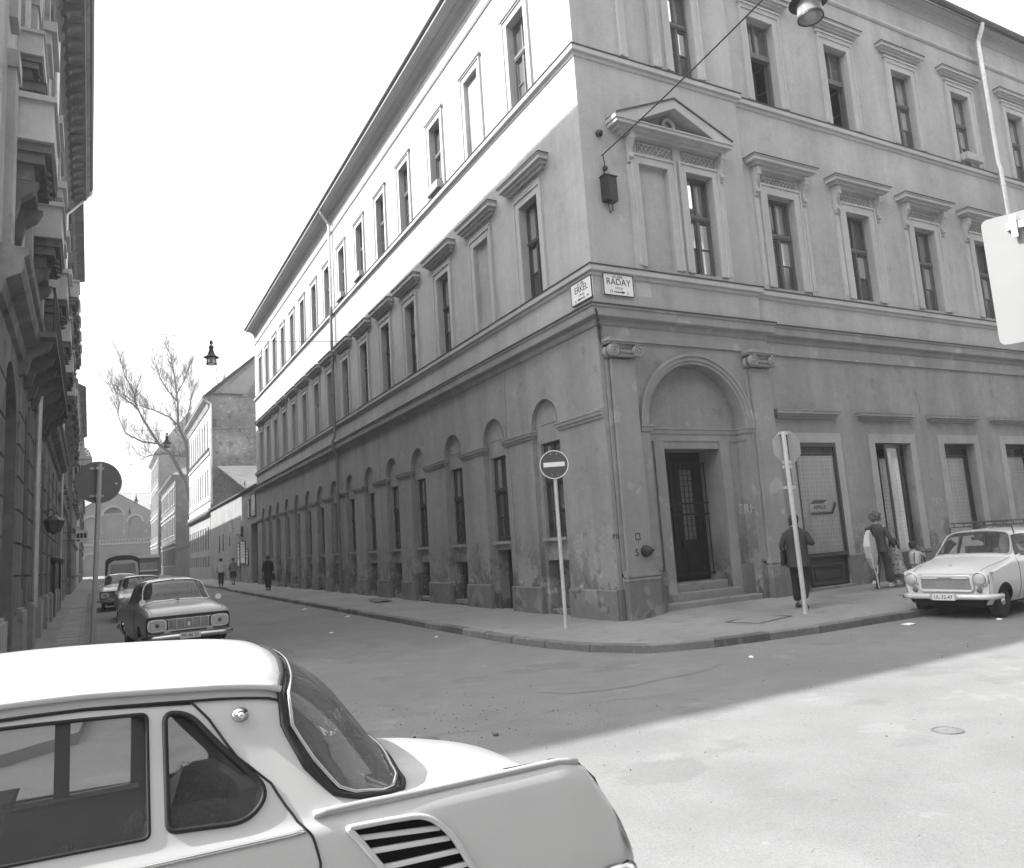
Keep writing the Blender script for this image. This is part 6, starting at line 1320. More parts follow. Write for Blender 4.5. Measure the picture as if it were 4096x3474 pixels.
# ---- grey saloon facing the camera on the left kerb
def saloon_b(nm, label, loc, rz, paint, platetxt):
    c = thing(nm, label, 'car', loc, rz, 'cars parked along the left kerb')
    S = lambda w3, w4, v5, w5, v6, w6, v7, w7, w8, v=(.66, .74, .765, .75, .72), w=(.26, .42, .62): [(v[0], w[0]), (v[1], w[1]), (v[2], w[2]), (v[3], w3), (v[4], w4), (v5, w5), (v6, w6), (v7, w7), (0, w8)]
    st = [(-2.55 - .77 + .0, S(.72, .76, .60, .76, .5, .76, .3, .76, .76, (.60, .66, .68, .67, .65))), (-3.2, S(.80, .86, .62, .87, .52, .88, .3, .89, .89)), (-2.75, S(.84, .90, .63, .915, .54, .93, .3, .95, .955)), (-2.45, S(.86, .92, .63, .94, .54, .97, .32, 1.0, 1.01)), (-2.1, S(.87, .93, .635, 1.12, .54, 1.28, .35, 1.33, 1.34)), (-1.9, S(.87, .935, .635, 1.15, .545, 1.38, .36, 1.44, 1.455)),
          (-1.35, S(.88, .94, .635, 1.16, .55, 1.40, .36, 1.465, 1.485)), (-.95, S(.88, .945, .63, 1.15, .54, 1.37, .35, 1.43, 1.445)), (-.62, S(.88, .95, .63, 1.06, .58, 1.17, .38, 1.23, 1.25)), (-.34, S(.88, .955, .65, .985, .6, 1.0, .38, 1.02, 1.03)), (.1, S(.86, .93, .66, .955, .58, .965, .36, .975, .98)), (.45, S(.83, .89, .66, .91, .58, .92, .36, .925, .93)), (.66, S(.80, .845, .66, .86, .56, .865, .34, .865, .865)), (.735, S(.76, .80, .65, .81, .55, .81, .33, .81, .81, (.64, .72, .745, .735, .71)))]
    sh = Shell(st)
    def uw_(pts): return [(u, sh.t_of_w(u, w_, 3.9, 6.2)) for u, w_ in pts]
    w1 = rounded(uw_([(-.55, 1.0), (-1.38, .985), (-1.38, 1.35), (-.92, 1.33)]), .04, 1, 4); w2 = rounded(uw_([(-1.46, .985), (-2.12, 1.0), (-1.98, 1.28), (-1.46, 1.35)]), .04, 1, 4)
    ws = [(-.39, 8), (-.40, 6.6), (-.43, 5.5), (-.50, 5.15), (-.65, 5.4), (-.85, 5.85), (-.93, 6.3), (-.94, 8)]; rw = [(-2.40, 8), (-2.38, 6.5), (-2.3, 5.3), (-2.15, 5.2), (-2.0, 5.8), (-1.96, 6.4), (-1.95, 8)]
    ar = [arch_cut(sh, 0, .345, .29), arch_cut(sh, -2.4, .34, .29)]
    shell_body(sh, body_outline(sh, ar, -3.32, .735, 8.0), [w1, w2, ws, rw], paint, c, .06, .22)
    for h in (w1, w2):
        g_ = sheet(sh, h, [], .12, .4, False, -.01)
        panel(g_, 'side_window', CAR_GLASS, c); panel(flip(g_), 'side_window', CAR_GLASS, c)
    for n_, h in (('windscreen', ws), ('rear_window', rw)): panel(sheet(sh, h, [], .08, .3, True, -.004), n_, CAR_GLASS, c); panel(path_on(sh, h, .013, .003), n_ + '_trim', CHR, c, weld=False)
    trim(sh, [(.66, 5.35), (.2, 5.3), (-.33, 5.1)], .004, .001, 'bonnet_seam', RUB, c); trim(sh, [(-.6, 3.3), (-.62, 2), (-.6, .5)], .004, .001, 'door_seam', RUB, c)
    trim(sh, [(.6, 3.4), (-1, 3.45), (-3.1, 3.3)], .008, .004, 'side_trim', CHR, c)
    MB().prism([(-.72, .50), (.72, .50), (.73, .72), (.70, .80), (-.70, .80), (-.73, .72)], lambda a, b, d: (d, a, b), .70, .735).obj('front_panel', M_IRON, c)
    MB().prism([(-.66, .36), (.66, .36), (.72, .50), (-.72, .50)], lambda a, b, d: (d, a, b), .66, .73).obj('apron', paint, c)
    G_ = MB(); 
    for k in range(9): G_.box(.735, .748, -.36, .36, .555 + k * .02, .562 + k * .02)
    for k in range(6): G_.box(.735, .752, -.36 + k * .142, -.352 + k * .142, .55, .735)
    G_.box(.735, .755, -.42, .42, .525, .55); G_.box(.735, .753, -.40, .40, .735, .75); G_.obj('grille', CHR, c); MB().box(.75, .758, -.025, .025, .60, .67).obj('badge', CHR, c)
    for s in (1, -1):
        sup = lambda a, b, n=20: [(s * .555 + a * abs(math.cos(k * 2 * PI / n)) ** .55 * (1 if math.cos(k * 2 * PI / n) > 0 else -1), .645 + b * abs(math.sin(k * 2 * PI / n)) ** .55 * (1 if math.sin(k * 2 * PI / n) > 0 else -1)) for k in range(n)]
        o = MB().prism(sup(.165, .115), lambda a, b, d: (d, a, b), .72, .765).obj('headlamp', CHR, c); MB().prism(sup(.145, .095), lambda a, b, d: (d, a, b), .765, .772).obj('lens', LENS, o); MB().lathe([(.04, .772), (.02, .778)], 10, (0, s * .555, .645), 'x').obj('bulb', AMBER, o)
        MB().box(.72, .755, s * .56 - .09, s * .56 + .09, .485, .53).obj('indicator', AMBER, c); MB().box(.72, .76, s * .38 - .06, s * .38 + .06, .485, .53).obj('side_light', LENS, c)
        MB().tube([(-.02, s * .66, .93), (0, s * .69, 1.02)], .008, 5).lathe([(.06, 0), (.055, -.02), (.01, -.03)], 12, (0, s * .70, 1.06), 'x').obj('wing_mirror', CHR, c)
    MB().tube([(.50, -.80, .42), (.72, -.77, .42), (.80, -.60, .42), (.83, 0, .42), (.80, .60, .42), (.72, .77, .42), (.50, .80, .42)], .05, 10).obj('bumper', CHR, c, True)
    MB().tube([(-3.25, -.74, .45), (-3.42, -.6, .45), (-3.44, .6, .45), (-3.25, .74, .45)], .05, 8).obj('bumper', CHR, c, True)
    plate(c, platetxt, (.885, 0, .43), .36, .105, 0, False)
    for y in (-.25, .33): MB().tube([(-.37, y, 1.0), (-.40, y + .02, 1.05), (-.46, y - .35, 1.075)], .008, 5).obj('wiper', CHR, c)
    for u in (0, -2.4):
        for s in (1, -1): wheel(c, u, s * .61, .30, .15, s)
    MB().box(-2.5, -.4, -.6, .6, .28, .4).obj('cabin_floor', CABIN, c); MB().box(-3.2, .6, -.5, .5, .22, .28).obj('underbody', UNDER, c)
    for s in (-1, 1): f = MB(); f.box(-1.4, -.9, s * .32 - .24, s * .32 + .24, .4, .6); f.prism([(-1.42, .6), (-1.28, .6), (-1.42, 1.12), (-1.5, 1.12)], lambda a, b, d: (a, d, b), s * .32 - .24, s * .32 + .24); f.obj('front_seat', SEAT, c)
    f = MB(); f.box(-2.2, -1.75, -.6, .6, .4, .6); f.prism([(-2.2, .6), (-2.08, .6), (-2.2, 1.08), (-2.28, 1.08)], lambda a, b, d: (a, d, b), -.6, .6); f.obj('rear_seat', SEAT, c)
    MB().tube([(-.75, .34 + .19 * math.cos(k * PI / 10), .98 + .17 * math.sin(k * PI / 10)) for k in range(21)], .012, 6).obj('steering_wheel', RUB, c)
    return c
saloon_b('parked_car', 'grey saloon with plate FK-96-23 facing us at the left kerb', (-7.36, 4.49, -.105), R(-84.6), mat('grey_car_paint', .23, .3, .05, 8, spec=.5, coat=.5), 'FK-96 23')

# ---- small pale estate car with round headlamps on the right (also two farther cars on the left kerb)
def estate(nm, label, loc, rz, paint, platetxt, grp, rack=True):
    c = thing(nm, label, 'car', loc, rz, grp)
    S = lambda w3, w4, v5, w5, v6, w6, v7, w7, w8, v=(.64, .72, .745, .74, .71), w=(.24, .40, .60): [(v[0], w[0]), (v[1], w[1]), (v[2], w[2]), (v[3], w3), (v[4], w4), (v5, w5), (v6, w6), (v7, w7), (0, w8)]
    st = [(-2.62, S(.80, .84, .60, .95, .55, 1.05, .4, 1.08, 1.09, (.6, .66, .68, .67, .65))), (-2.5, S(.84, .89, .62, 1.10, .56, 1.28, .4, 1.32, 1.33)), (-2.2, S(.85, .90, .63, 1.13, .55, 1.36, .38, 1.41, 1.42)), (-1.3, S(.86, .91, .63, 1.14, .54, 1.37, .38, 1.425, 1.44)), (-.85, S(.86, .915, .62, 1.13, .52, 1.34, .36, 1.39, 1.405)), (-.68, S(.865, .92, .62, 1.08, .54, 1.22, .37, 1.27, 1.285)), (-.42, S(.865, .92, .64, .96, .58, .975, .38, 1.0, 1.01)), (-.1, S(.85, .88, .62, .90, .52, .915, .34, .94, .95)), (.25, S(.80, .82, .56, .84, .45, .855, .30, .87, .88)), (.48, S(.76, .775, .54, .78, .42, .785, .28, .79, .79)), (.53, S(.72, .73, .54, .74, .42, .745, .28, .745, .745, (.60, .68, .70, .695, .67)))]
    sh = Shell(st)
    def uw_(pts): return [(u, sh.t_of_w(u, w_, 3.9, 6.2)) for u, w_ in pts]
    w1 = rounded(uw_([(-.56, .97), (-1.35, .955), (-1.35, 1.32), (-.80, 1.30)]), .04, 1, 4); w2 = rounded(uw_([(-1.45, .955), (-2.45, .97), (-2.3, 1.30), (-1.45, 1.32)]), .05, 1, 4)
    ws = [(-.44, 8), (-.45, 6.6), (-.47, 5.6), (-.54, 5.2), (-.66, 5.5), (-.80, 5.95), (-.83, 6.4), (-.84, 8)]
    ar = [arch_cut(sh, .10, .31, .27), arch_cut(sh, -1.92, .31, .27)]
    shell_body(sh, body_outline(sh, ar, -2.62, .53, 8.0), [w1, w2, ws], paint, c, .06, .22)
    for h in (w1, w2):
        g_ = sheet(sh, h, [], .12, .4, False, -.01)
        panel(g_, 'side_window', CAR_GLASS, c); panel(flip(g_), 'side_window', CAR_GLASS, c)
    panel(sheet(sh, ws, [], .08, .3, True, -.004), 'windscreen', CAR_GLASS, c); panel(path_on(sh, ws, .016, .003), 'windscreen_seal', HUB, c, weld=False)
    trim(sh, [(.5, 4.9), (.2, 4.85), (-.42, 5.0)], .004, .001, 'bonnet_seam', RUB, c); trim(sh, [(-.5, 4.2), (-.48, 2), (-.45, .4)], .004, .001, 'door_seam', RUB, c); trim(sh, [(-1.4, 4.2), (-1.4, 2), (-1.4, .4)], .004, .001, 'door_seam', RUB, c)
    MB().prism([(-.66, .38), (.66, .38), (.69, .55), (.66, .74), (-.66, .74), (-.69, .55)], lambda a, b, d: (d, a, b), .50, .53).obj('front_panel', paint, c)
    rr = [(-.44, .50), (-.40, .46), (.40, .46), (.44, .50), (.42, .68), (.38, .705), (-.38, .705), (-.42, .68)]
    MB().tube([(.545, a, b) for a, b in rr + rr[:2]], .026, 8).obj('grille_rim', paint, c, True); MB().box(.55, .565, -.38, .38, .66, .70).obj('grille_bar', paint, c); MB().box(.565, .57, -.12, .12, .672, .682).obj('badge_bar', M_IRON, c)
    MB().box(.53, .535, -.42, .42, .48, .66).obj('grille_back', mat('grille_grey', .30, .6, .1, 30), c)  # even grey backing behind the grille bars
    g_ = MB()
    for k in range(8): g_.box(.54, .55, -.41, .41, .49 + k * .021, .498 + k * .021)
    for k in range(24): g_.box(.541, .549, -.40 + k * .0345, -.394 + k * .0345, .485, .655)
    g_.obj('grille', HUB, c)
    for s in (1, -1):
        y = s * .565
        o = MB().lathe([(.05, .30), (.115, .40), (.128, .50), (.125, .555), (.11, .575), (.10, .57)], 24, (0, y, .655), 'x').obj('headlamp', paint, c, True); MB().lathe([(.102, .565), (.09, .58), (.05, .592), (.005, .596)], 20, (0, y, .655), 'x').obj('lens', LENS, o, True); MB().lathe([(.112, .572), (.106, .58), (.10, .572)], 24, (0, y, .655), 'x', False).obj('lamp_rim', CHR, o)
        f = MB(); f.lathe([(.045, 0), (.04, .02), (.01, .03)], 12, (.535, s * .53, .475), 'x'); f.obj('indicator', AMBER, c)
    MB().tube([(.25, -.735, .37), (.52, -.72, .37), (.60, -.6, .37), (.615, 0, .37), (.60, .6, .37), (.52, .72, .37), (.25, .735, .37)], .045, 10).obj('bumper', paint, c, True)
    MB().box(.3, .5, -.55, .55, .2, .32).obj('apron', UNDER, c); plate(c, platetxt, (.675, 0, .37), .36, .105)
    MB().lathe([(.035, 0), (.03, .008), (.005, .012)], 12).obj('badge', HUB, c, loc=(.30, 0, .868), rot=(0, R(12), 0))
    for y in (-.28, .22): MB().tube([(-.43, y, .985), (-.46, y - .02, 1.02), (-.52, y - .30, 1.035)], .009, 5).obj('wiper', CHR, c)
    for u in (.10, -1.92):
        for s in (1, -1): wheel(c, u, s * .60, .275, .145, s)
    MB().tube([(-.62, .70, 1.0), (-.60, .78, 1.02)], .008, 5).box(-.62, -.59, .74, .90, .97, 1.06).obj('door_mirror', CHR, c)
    MB().box(-2.4, -.45, -.6, .6, .26, .4).obj('cabin_floor', CABIN, c); MB().box(-2.5, .4, -.5, .5, .18, .26).obj('underbody', UNDER, c)
    for s in (-1, 1): f = MB(); f.box(-1.4, -.95, s * .3 - .23, s * .3 + .23, .4, .6); f.prism([(-1.42, .6), (-1.3, .6), (-1.42, 1.12), (-1.5, 1.12)], lambda a, b, d: (a, d, b), s * .3 - .23, s * .3 + .23); f.obj('front_seat', SEAT, c)
    MB().tube([(-.8, .32 + .18 * math.cos(k * PI / 10), .95 + .17 * math.sin(k * PI / 10)) for k in range(21)], .012, 6).obj('steering_wheel', RUB, c); MB().box(-.80, -.785, -.10, .10, 1.25, 1.31).obj('inner_mirror', RUB, c)
    if rack:
        k = thing('roof_rack', 'thin black tube roof rack on the pale estate car', 'roof rack', (0, 0, 0)); k.parent = None; k.location = loc; k.rotation_euler = (0, 0, rz)
        f = MB()
        for y in (-.5, .5): f.tube([(-.95, y, 1.56), (-2.1, y, 1.56)], .012, 6); f.tube([(-.95, y, 1.49), (-2.1, y, 1.49)], .01, 6)
        for u in (-.95, -1.5, -2.1): f.tube([(u, -.5, 1.49), (u, .5, 1.49)], .01, 6)
        for u in (-.95, -2.1): f.tube([(u, -.5, 1.56), (u, .5, 1.56)], .012, 6)
        f.obj('rack_frame', M_IRON, k); f = MB()
        for u in (-.95, -2.1):
            for j in range(6): f.tube([(u, -.45 + j * .18, 1.49), (u, -.45 + j * .18, 1.56)], .008, 4)
            for y in (-.52, .52): f.tube([(u, y, 1.49), (u, y * 1.06, 1.33)], .01, 5)
        f.obj('rack_posts', M_IRON, k)
    return c
estate('parked_car', 'pale small estate car with plate UL-32-47 and roof rack', (4.40, -4.0, -.12), R(185.8), mat('pale_car_paint', .60, .28, .03, 8, spec=.5, coat=.5), 'UL-32-47', 'small pale cars')
estate('parked_car', 'small pale car parked behind the grey saloon, nearest of those behind it', (-7.55, 16.5, -.06), R(-89), mat('white_car_paint', .55, .3, .03, 8, spec=.5, coat=.4), 'CT-41-07', 'cars parked along the left kerb', False)
saloon_b('parked_car', 'pale car half hidden between the grey saloon and the vans', (-8.05, 24.0, -.03), R(-90), mat('white_car_paint', .55), 'IB-20 55')
# ---- lorry and bus far down the street
t = thing('canvas_lorry', 'lorry with a pale cab and dark canvas hood parked far down the left kerb', 'lorry', (-7.35, 51, .08), R(-90))
f = MB(); f.prism([(-1.0, .5), (1.0, .5), (1.02, 1.2), (.92, 2.0), (.6, 2.2), (-.6, 2.2), (-.92, 2.0), (-1.02, 1.2)], lambda a, b, d: (d, a, b), -1.3, .3); f.obj('cab', mat('white_car_paint', .55), t)
MB().prism([(-.85, 1.25), (.85, 1.25), (.78, 1.95), (-.78, 1.95)], lambda a, b, d: (d, a, b), .3, .315).obj('windscreen', mat('lorry_glass', .25, .08, .2, 4, spec=.8), t); MB().box(.3, .33, -.5, .5, .7, 1.0).obj('grille', M_IRON, t); MB().box(.33, .45, -1.0, 1.0, .42, .56).obj('bumper', HUB, t)
f = MB(); f.prism([(-1.15, .9)] + [(1.15 * math.cos(a * PI / 12), 2.15 + .45 * math.sin(a * PI / 12)) for a in range(13)][::1] + [(-1.15, .9)][:0] + [(-1.15, 2.15)][:0], lambda a, b, d: (d, a, b), -4.8, -1.31) if False else f.prism([(1.15, .9)] + [(1.15 * math.cos(a * PI / 12), 2.15 + .45 * math.sin(a * PI / 12)) for a in range(13)] + [(-1.15, .9)], lambda a, b, d: (d, a, b), -4.8, -1.31); f.obj('canvas_hood', mat('dark_canvas', .05, .9, .2, 5), t)
for s in (1, -1):
    MB().lathe([(.09, .3), (.08, .35)], 12, (0, s * .72, .82), 'x').obj('headlamp', LENS, t)
    for u in (-.6, -3.9): wheel(t, u, s * .85, .42, .22, s)
t = thing('dark_bus', 'dark-fronted bus with a pale roof standing beyond the canvas lorry', 'bus', (-4.3, 81, .20), R(-90))
f = MB(); f.prism([(-1.2, .4), (1.2, .4), (1.22, 2.5), (-1.22, 2.5)], lambda a, b, d: (d, a, b), -7, 0); f.obj('body', mat('bus_paint', .11, .5, .1, 5), t); f = MB(); f.prism([(-1.25, 2.5), (1.25, 2.5), (1.1, 2.85), (-1.1, 2.85)], lambda a, b, d: (d, a, b), -7.1, .1); f.obj('roof', mat('white_car_paint', .55), t)
MB().box(.0, .02, -1.0, -.02, 1.25, 2.0).box(0, .02, .02, 1.0, 1.25, 2.0).obj('windscreen', mat('lorry_glass', .25), t); MB().box(.0, .05, -1.05, 1.05, 1.02, 1.22).obj('front_band', mat('white_car_paint', .55), t); MB().box(.02, .1, -1.15, 1.15, .4, .55).obj('bumper', HUB, t)
for s in (1, -1):
    for u in (-1.5, -5.4): wheel(t, u, s * 1.0, .45, .25, s)
# ---------------------------------------------------------------- people
def skin_body(name, nodes, edges, mt, parent, root=0, sub=1, smooth=True):
    """one continuous surface grown round a skeleton: nodes (x, y, z, r) or (x, y, z, rx, ry)"""
    me = bpy.data.meshes.new(name); me.from_pydata([n[:3] for n in nodes], edges, []); o = link(name, me, parent)
    md = o.modifiers.new('sk', 'SKIN'); md.use_smooth_shade = True; md.branch_smoothing = .6
    if not me.skin_vertices: me.skin_vertices.new()
    for i, n in enumerate(nodes):
        sv = me.skin_vertices[0].data[i]; sv.radius = (n[3], n[4] if len(n) > 4 else n[3]); sv.use_root = (i == root)
    sd_ = o.modifiers.new('sub', 'SUBSURF'); sd_.levels = sub; sd_.render_levels = sub
    bake(o); o.data.materials.clear(); o.data.materials.append(mt)
    for p in o.data.polygons: p.use_smooth = True
    o.data.name = name; return o
SKIN = mat('skin', .36, .6, .06, 20, spec=.35); HAIRD = mat('dark_hair', .03, .6, .3, 60, .6, 120, .4); HAIRL = mat('curly_hair', .17, .8, .35, 40, .9, 60, .3)
def chain(*groups):
    """groups of node lists; each later group starts with the index it hangs on"""
    N = []; E_ = []
    for g_ in groups:
        at = None; pts = g_
        if isinstance(g_[0], int): at = g_[0]; pts = g_[1:]
        for k, p in enumerate(pts):
            N.append(p); i = len(N) - 1
            if k == 0:
                if at is not None: E_.append((at, i))
            else: E_.append((i - 1, i))
    return N, E_
def limb(a, b, c, ra, rb, rc):
    return [a + (ra,), tuple((x + y) / 2 for x, y in zip(a, b)) + ((ra + rb) / 2,), b + (rb,), tuple((x + y) / 2 for x, y in zip(b, c)) + ((rb + rc) / 2 * 1.03,), c + (rc,)]
def hand_chains(base_i, w, f, s, sc=1.0):
    """palm and five bent fingers from a wrist: w wrist position, f direction of the fingers, s side of the thumb"""
    f = Vector(f).normalized(); s = Vector(s).normalized(); p = Vector(w); nrm_ = f.cross(s)
    out = [[base_i, tuple(p + f * .035 * sc) + (.024 * sc, .018 * sc), tuple(p + f * .075 * sc) + (.030 * sc, .014 * sc)]]
    return out, f, s, nrm_
def figure(t, P, mt_skin, fingers=True):
    """P: joints; head included. returns the bare body as one surface"""
    h = Vector(P['head']); nk = Vector(P['neck'])
    torso = [P['pelvis'] + (.13, .10), P['waist'] + (.125, .095), P['chest'] + (.15, .105), P['neck'] + (.055, .055)]
    up = (h - nk).normalized(); fd = Vector(P['face']).normalized()
    head = [3, tuple(nk + up * .07 + fd * .01) + (.055, .06), tuple(h - up * .05 + fd * .02) + (.068, .075), tuple(h + up * .02) + (.078, .09), tuple(h + up * .075 - fd * .01) + (.06, .07)]
    groups = [torso, head]
    n = 8; idx = {}
    for side in ('L', 'R'):
        A = [2] + limb(P['sho' + side], P['elb' + side], P['wri' + side], .05, .042, .026); groups.append(A); idx['w' + side] = n + 4; n += 5
        if fingers:
            w_ = Vector(P['wri' + side]); f = Vector(P['fin' + side]).normalized(); s = Vector(P['thu' + side]).normalized(); q = f.cross(s)
            groups.append([idx['w' + side], tuple(w_ + f * .05) + (.034, .018), tuple(w_ + f * .085) + (.036, .015)]); pi = n + 1; n += 2
            for k, L_ in enumerate((.07, .08, .075, .055)):
                b0 = w_ + f * .09 + s * (.028 - .019 * k); groups.append([pi, tuple(b0) + (.009,), tuple(b0 + f * L_ * .5 + q * .012) + (.0085,), tuple(b0 + f * L_ * .85 + q * .035) + (.0075,)]); n += 3
            groups.append([pi - 1, tuple(w_ + f * .045 + s * .04) + (.011,), tuple(w_ + f * .08 + s * .058 + q * .01) + (.009,)]); n += 2
    for side in ('L', 'R'):
        groups.append([0] + limb(P['hip' + side], P['kne' + side], P['ank' + side], .085, .055, .036)); n += 5
        a = Vector(P['ank' + side]); d = Vector(P['toe' + side]).normalized(); groups.append([n - 1, tuple(a + d * .06 + Vector((0, 0, -.045))) + (.036, .03), tuple(a + d * .15 + Vector((0, 0, -.06))) + (.03, .02)]); n += 2
    N, E_ = chain(*groups); return skin_body('body', N, E_, mt_skin, t)
def face_bits(t, P):
    h = Vector(P['head']); fd = Vector(P['face']).normalized(); sd_ = fd.cross(Vector((0, 0, 1))).normalized()
    f = MB()
    for s in (-1, 1): c = h + fd * .082 + sd_ * (.032 * s) + Vector((0, 0, .005)); f.lathe([(.002, -.008), (.010, -.004), (.011, 0), (.002, .006)], 8, c, 'y')
    f.obj('eyes', M_INK, t)
    n_ = h + fd * .095 + Vector((0, 0, -.015)); MB().add([n_ + Vector((0, 0, .035)) - fd * .015, n_ + sd_ * .014 - Vector((0, 0, .01)) - fd * .01, n_ - sd_ * .014 - Vector((0, 0, .01)) - fd * .01, n_ + fd * .012 - Vector((0, 0, .008))], [(0, 1, 3), (0, 3, 2), (1, 2, 3)]).obj('nose', SKIN, t)
    for s in (-1, 1): c = h + sd_ * (.082 * s); MB().lathe([(.012, -.02), (.022, 0), (.014, .028)], 8, c).obj('ear', SKIN, t)
def shoe(t, a, d, m, hl=.0, sc=1.0):
    a = Vector(a); d = Vector(d).normalized(); s = d.cross(Vector((0, 0, 1))).normalized(); f = MB(); vs = []
    prof = [(-.06, .036, .085), (-.045, .038, .095), (0, .040, .09), (.06, .044, .075), (.12, .048, .058), (.17, .042, .045), (.20, .022, .03)]
    for (u, w_, z) in prof:
        for k in range(8):
            an = PI * k / 7; vs.append(a + d * u * sc + s * (w_ * math.cos(an)) * sc + Vector((0, 0, -.085 + (z * math.sin(an) if 0 < k < 7 else 0) * 1.0)) * 1.0)
    n = 8; f.add(vs, [(i * n + k, i * n + k + 1, (i + 1) * n + k + 1, (i + 1) * n + k) for i in range(len(prof) - 1) for k in range(7)] + [tuple(range(8)), tuple((len(prof) - 1) * n + k for k in range(8))] + [tuple([i * n for i in range(len(prof))] + [i * n + 7 for i in range(len(prof) - 1, -1, -1)])])
    if hl: f.box(a.x - .03, a.x + .03, a.y - .03, a.y + .03, a.z - .085 - hl, a.z - .08)
    return f.obj('shoe', m, t, True)
def garment(t, name, groups, mt, sub=1): N, E_ = chain(*groups); return skin_body(name, N, E_, mt, t, 0, sub)
def torso_loft(t, name, rings, mt, n=20, open_bottom=True):
    """cloth round the trunk: rings of (centre x, y, z, half width, half depth)"""
    f = MB(); vs = []
    for (x, y, z, a, b) in rings:
        for k in range(n):
            an = 2 * PI * k / n; ca, sa = math.cos(an), math.sin(an); vs.append((x + a * abs(ca) ** .8 * (1 if ca > 0 else -1), y + b * abs(sa) ** .8 * (1 if sa > 0 else -1), z))
    f.add(vs, [(i * n + k, i * n + (k + 1) % n, (i + 1) * n + (k + 1) % n, (i + 1) * n + k) for i in range(len(rings) - 1) for k in range(n)])
    f.add([vs[k + (len(rings) - 1) * n] for k in range(n)], [tuple(range(n))])
    return f.obj(name, mt, t, True)
# local frame of a person: x to the right, y forward (the way they walk), z up
# -- man in a dark suit with a briefcase, walking away to the right
SUIT = mat('dark_suit', .045, .9, .2, 20, .2, 60); TROU = mat('dark_trousers', .022, .9, .2, 20); SHOEB = mat('black_shoe', .015, .35, .1, 20, spec=.5)
def pos_ground(x, y): return .1 * sstep(0, 1.3, x) * max(0, 1 + y / 3.5) + .004 * max(0, x - 1.2) if y < .3 and x > 0 else gz(y)
mx, my = 3.03, -1.72
t = thing('person', 'man in a dark suit carrying a briefcase past the stop sign pole', 'person', (mx, my, pos_ground(mx, my)), R(-62))
P = dict(pelvis=(0, 0, .93), waist=(0, .01, 1.08), chest=(0, .03, 1.32), neck=(0, .04, 1.50), head=(0, .06, 1.64), face=(.05, 1, -.05),
         shoL=(-.17, .03, 1.42), elbL=(-.27, -.06, 1.16), wriL=(-.20, .0, .96), shoR=(.17, .03, 1.42), elbR=(.30, .0, 1.17), wriR=(.19, .20, 1.22), finL=(.2, .1, -1), thuL=(.3, 1, 0), finR=(-.3, .8, .5), thuR=(-.3, 0, 1),
         hipL=(-.09, 0, .90), kneL=(-.09, .02, .50), ankL=(-.09, -.04, .095), hipR=(.09, 0, .90), kneR=(.10, .02, .50), ankR=(.10, -.34, .17), toeL=(0, 1, 0), toeR=(.05, .8, -.6))
figure(t, P, SKIN); face_bits(t, P)
torso_loft(t, 'jacket', [(0, -.03, .76, .215, .15), (0, -.02, .88, .215, .15), (0, .0, 1.02, .195, .135), (0, .01, 1.15, .195, .135), (0, .02, 1.30, .225, .145), (0, .025, 1.40, .225, .135), (0, .03, 1.455, .17, .105), (0, .035, 1.50, .085, .08), (0, .035, 1.53, .07, .07)], SUIT)
for s_, k in (('L', -1), ('R', 1)): garment(t, 'sleeve', [limb(P['sho' + s_], P['elb' + s_], P['wri' + s_], .073, .063, .048)], SUIT)
for s_ in 'LR': garment(t, 'trouser_leg', [limb(P['hip' + s_], P['kne' + s_], (P['ank' + s_][0], P['ank' + s_][1], P['ank' + s_][2] + .01), .112, .09, .078)], TROU)
shoe(t, P['ankL'], (0, 1, 0), SHOEB); shoe(t, P['ankR'], (.05, .8, -.45), SHOEB)
MB().lathe([(.075, -.0), (.092, .05), (.094, .10), (.07, .15), (.02, .165)], 16, (0, .04, 1.60)).add([(-.085, -.045, 1.55), (.085, -.045, 1.55), (.09, -.03, 1.68), (-.09, -.03, 1.68), (-.07, .02, 1.54), (.07, .02, 1.54)], [(0, 1, 2, 3), (0, 1, 5, 4)]).obj('hair', HAIRD, t, True)
torso_loft(t, 'collar', [(0, .035, 1.515, .073, .073), (0, .035, 1.552, .064, .064)], M_PAPER)
b = thing('briefcase', 'dark flat briefcase tucked under the suited man\'s left arm', 'briefcase', t.location + Matrix.Rotation(R(-62), 3, 'Z') @ Vector((-.235, -.04, .80)), R(-62))
f = MB(); f.add([(-.035, -.2, .0), (.035, -.2, .0), (.035, .2, .04), (-.035, .2, .04), (-.02, -.22, .26), (.02, -.22, .26), (.02, .2, .30), (-.02, .2, .30)], [(0, 3, 2, 1), (4, 5, 6, 7), (0, 1, 5, 4), (1, 2, 6, 5), (2, 3, 7, 6), (3, 0, 4, 7)]); f.obj('case', SHOEB, b); MB().tube([(0, -.08, .28), (0, -.06, .33), (0, .06, .345), (0, .08, .30)], .01, 6).obj('handle', SHOEB, b)
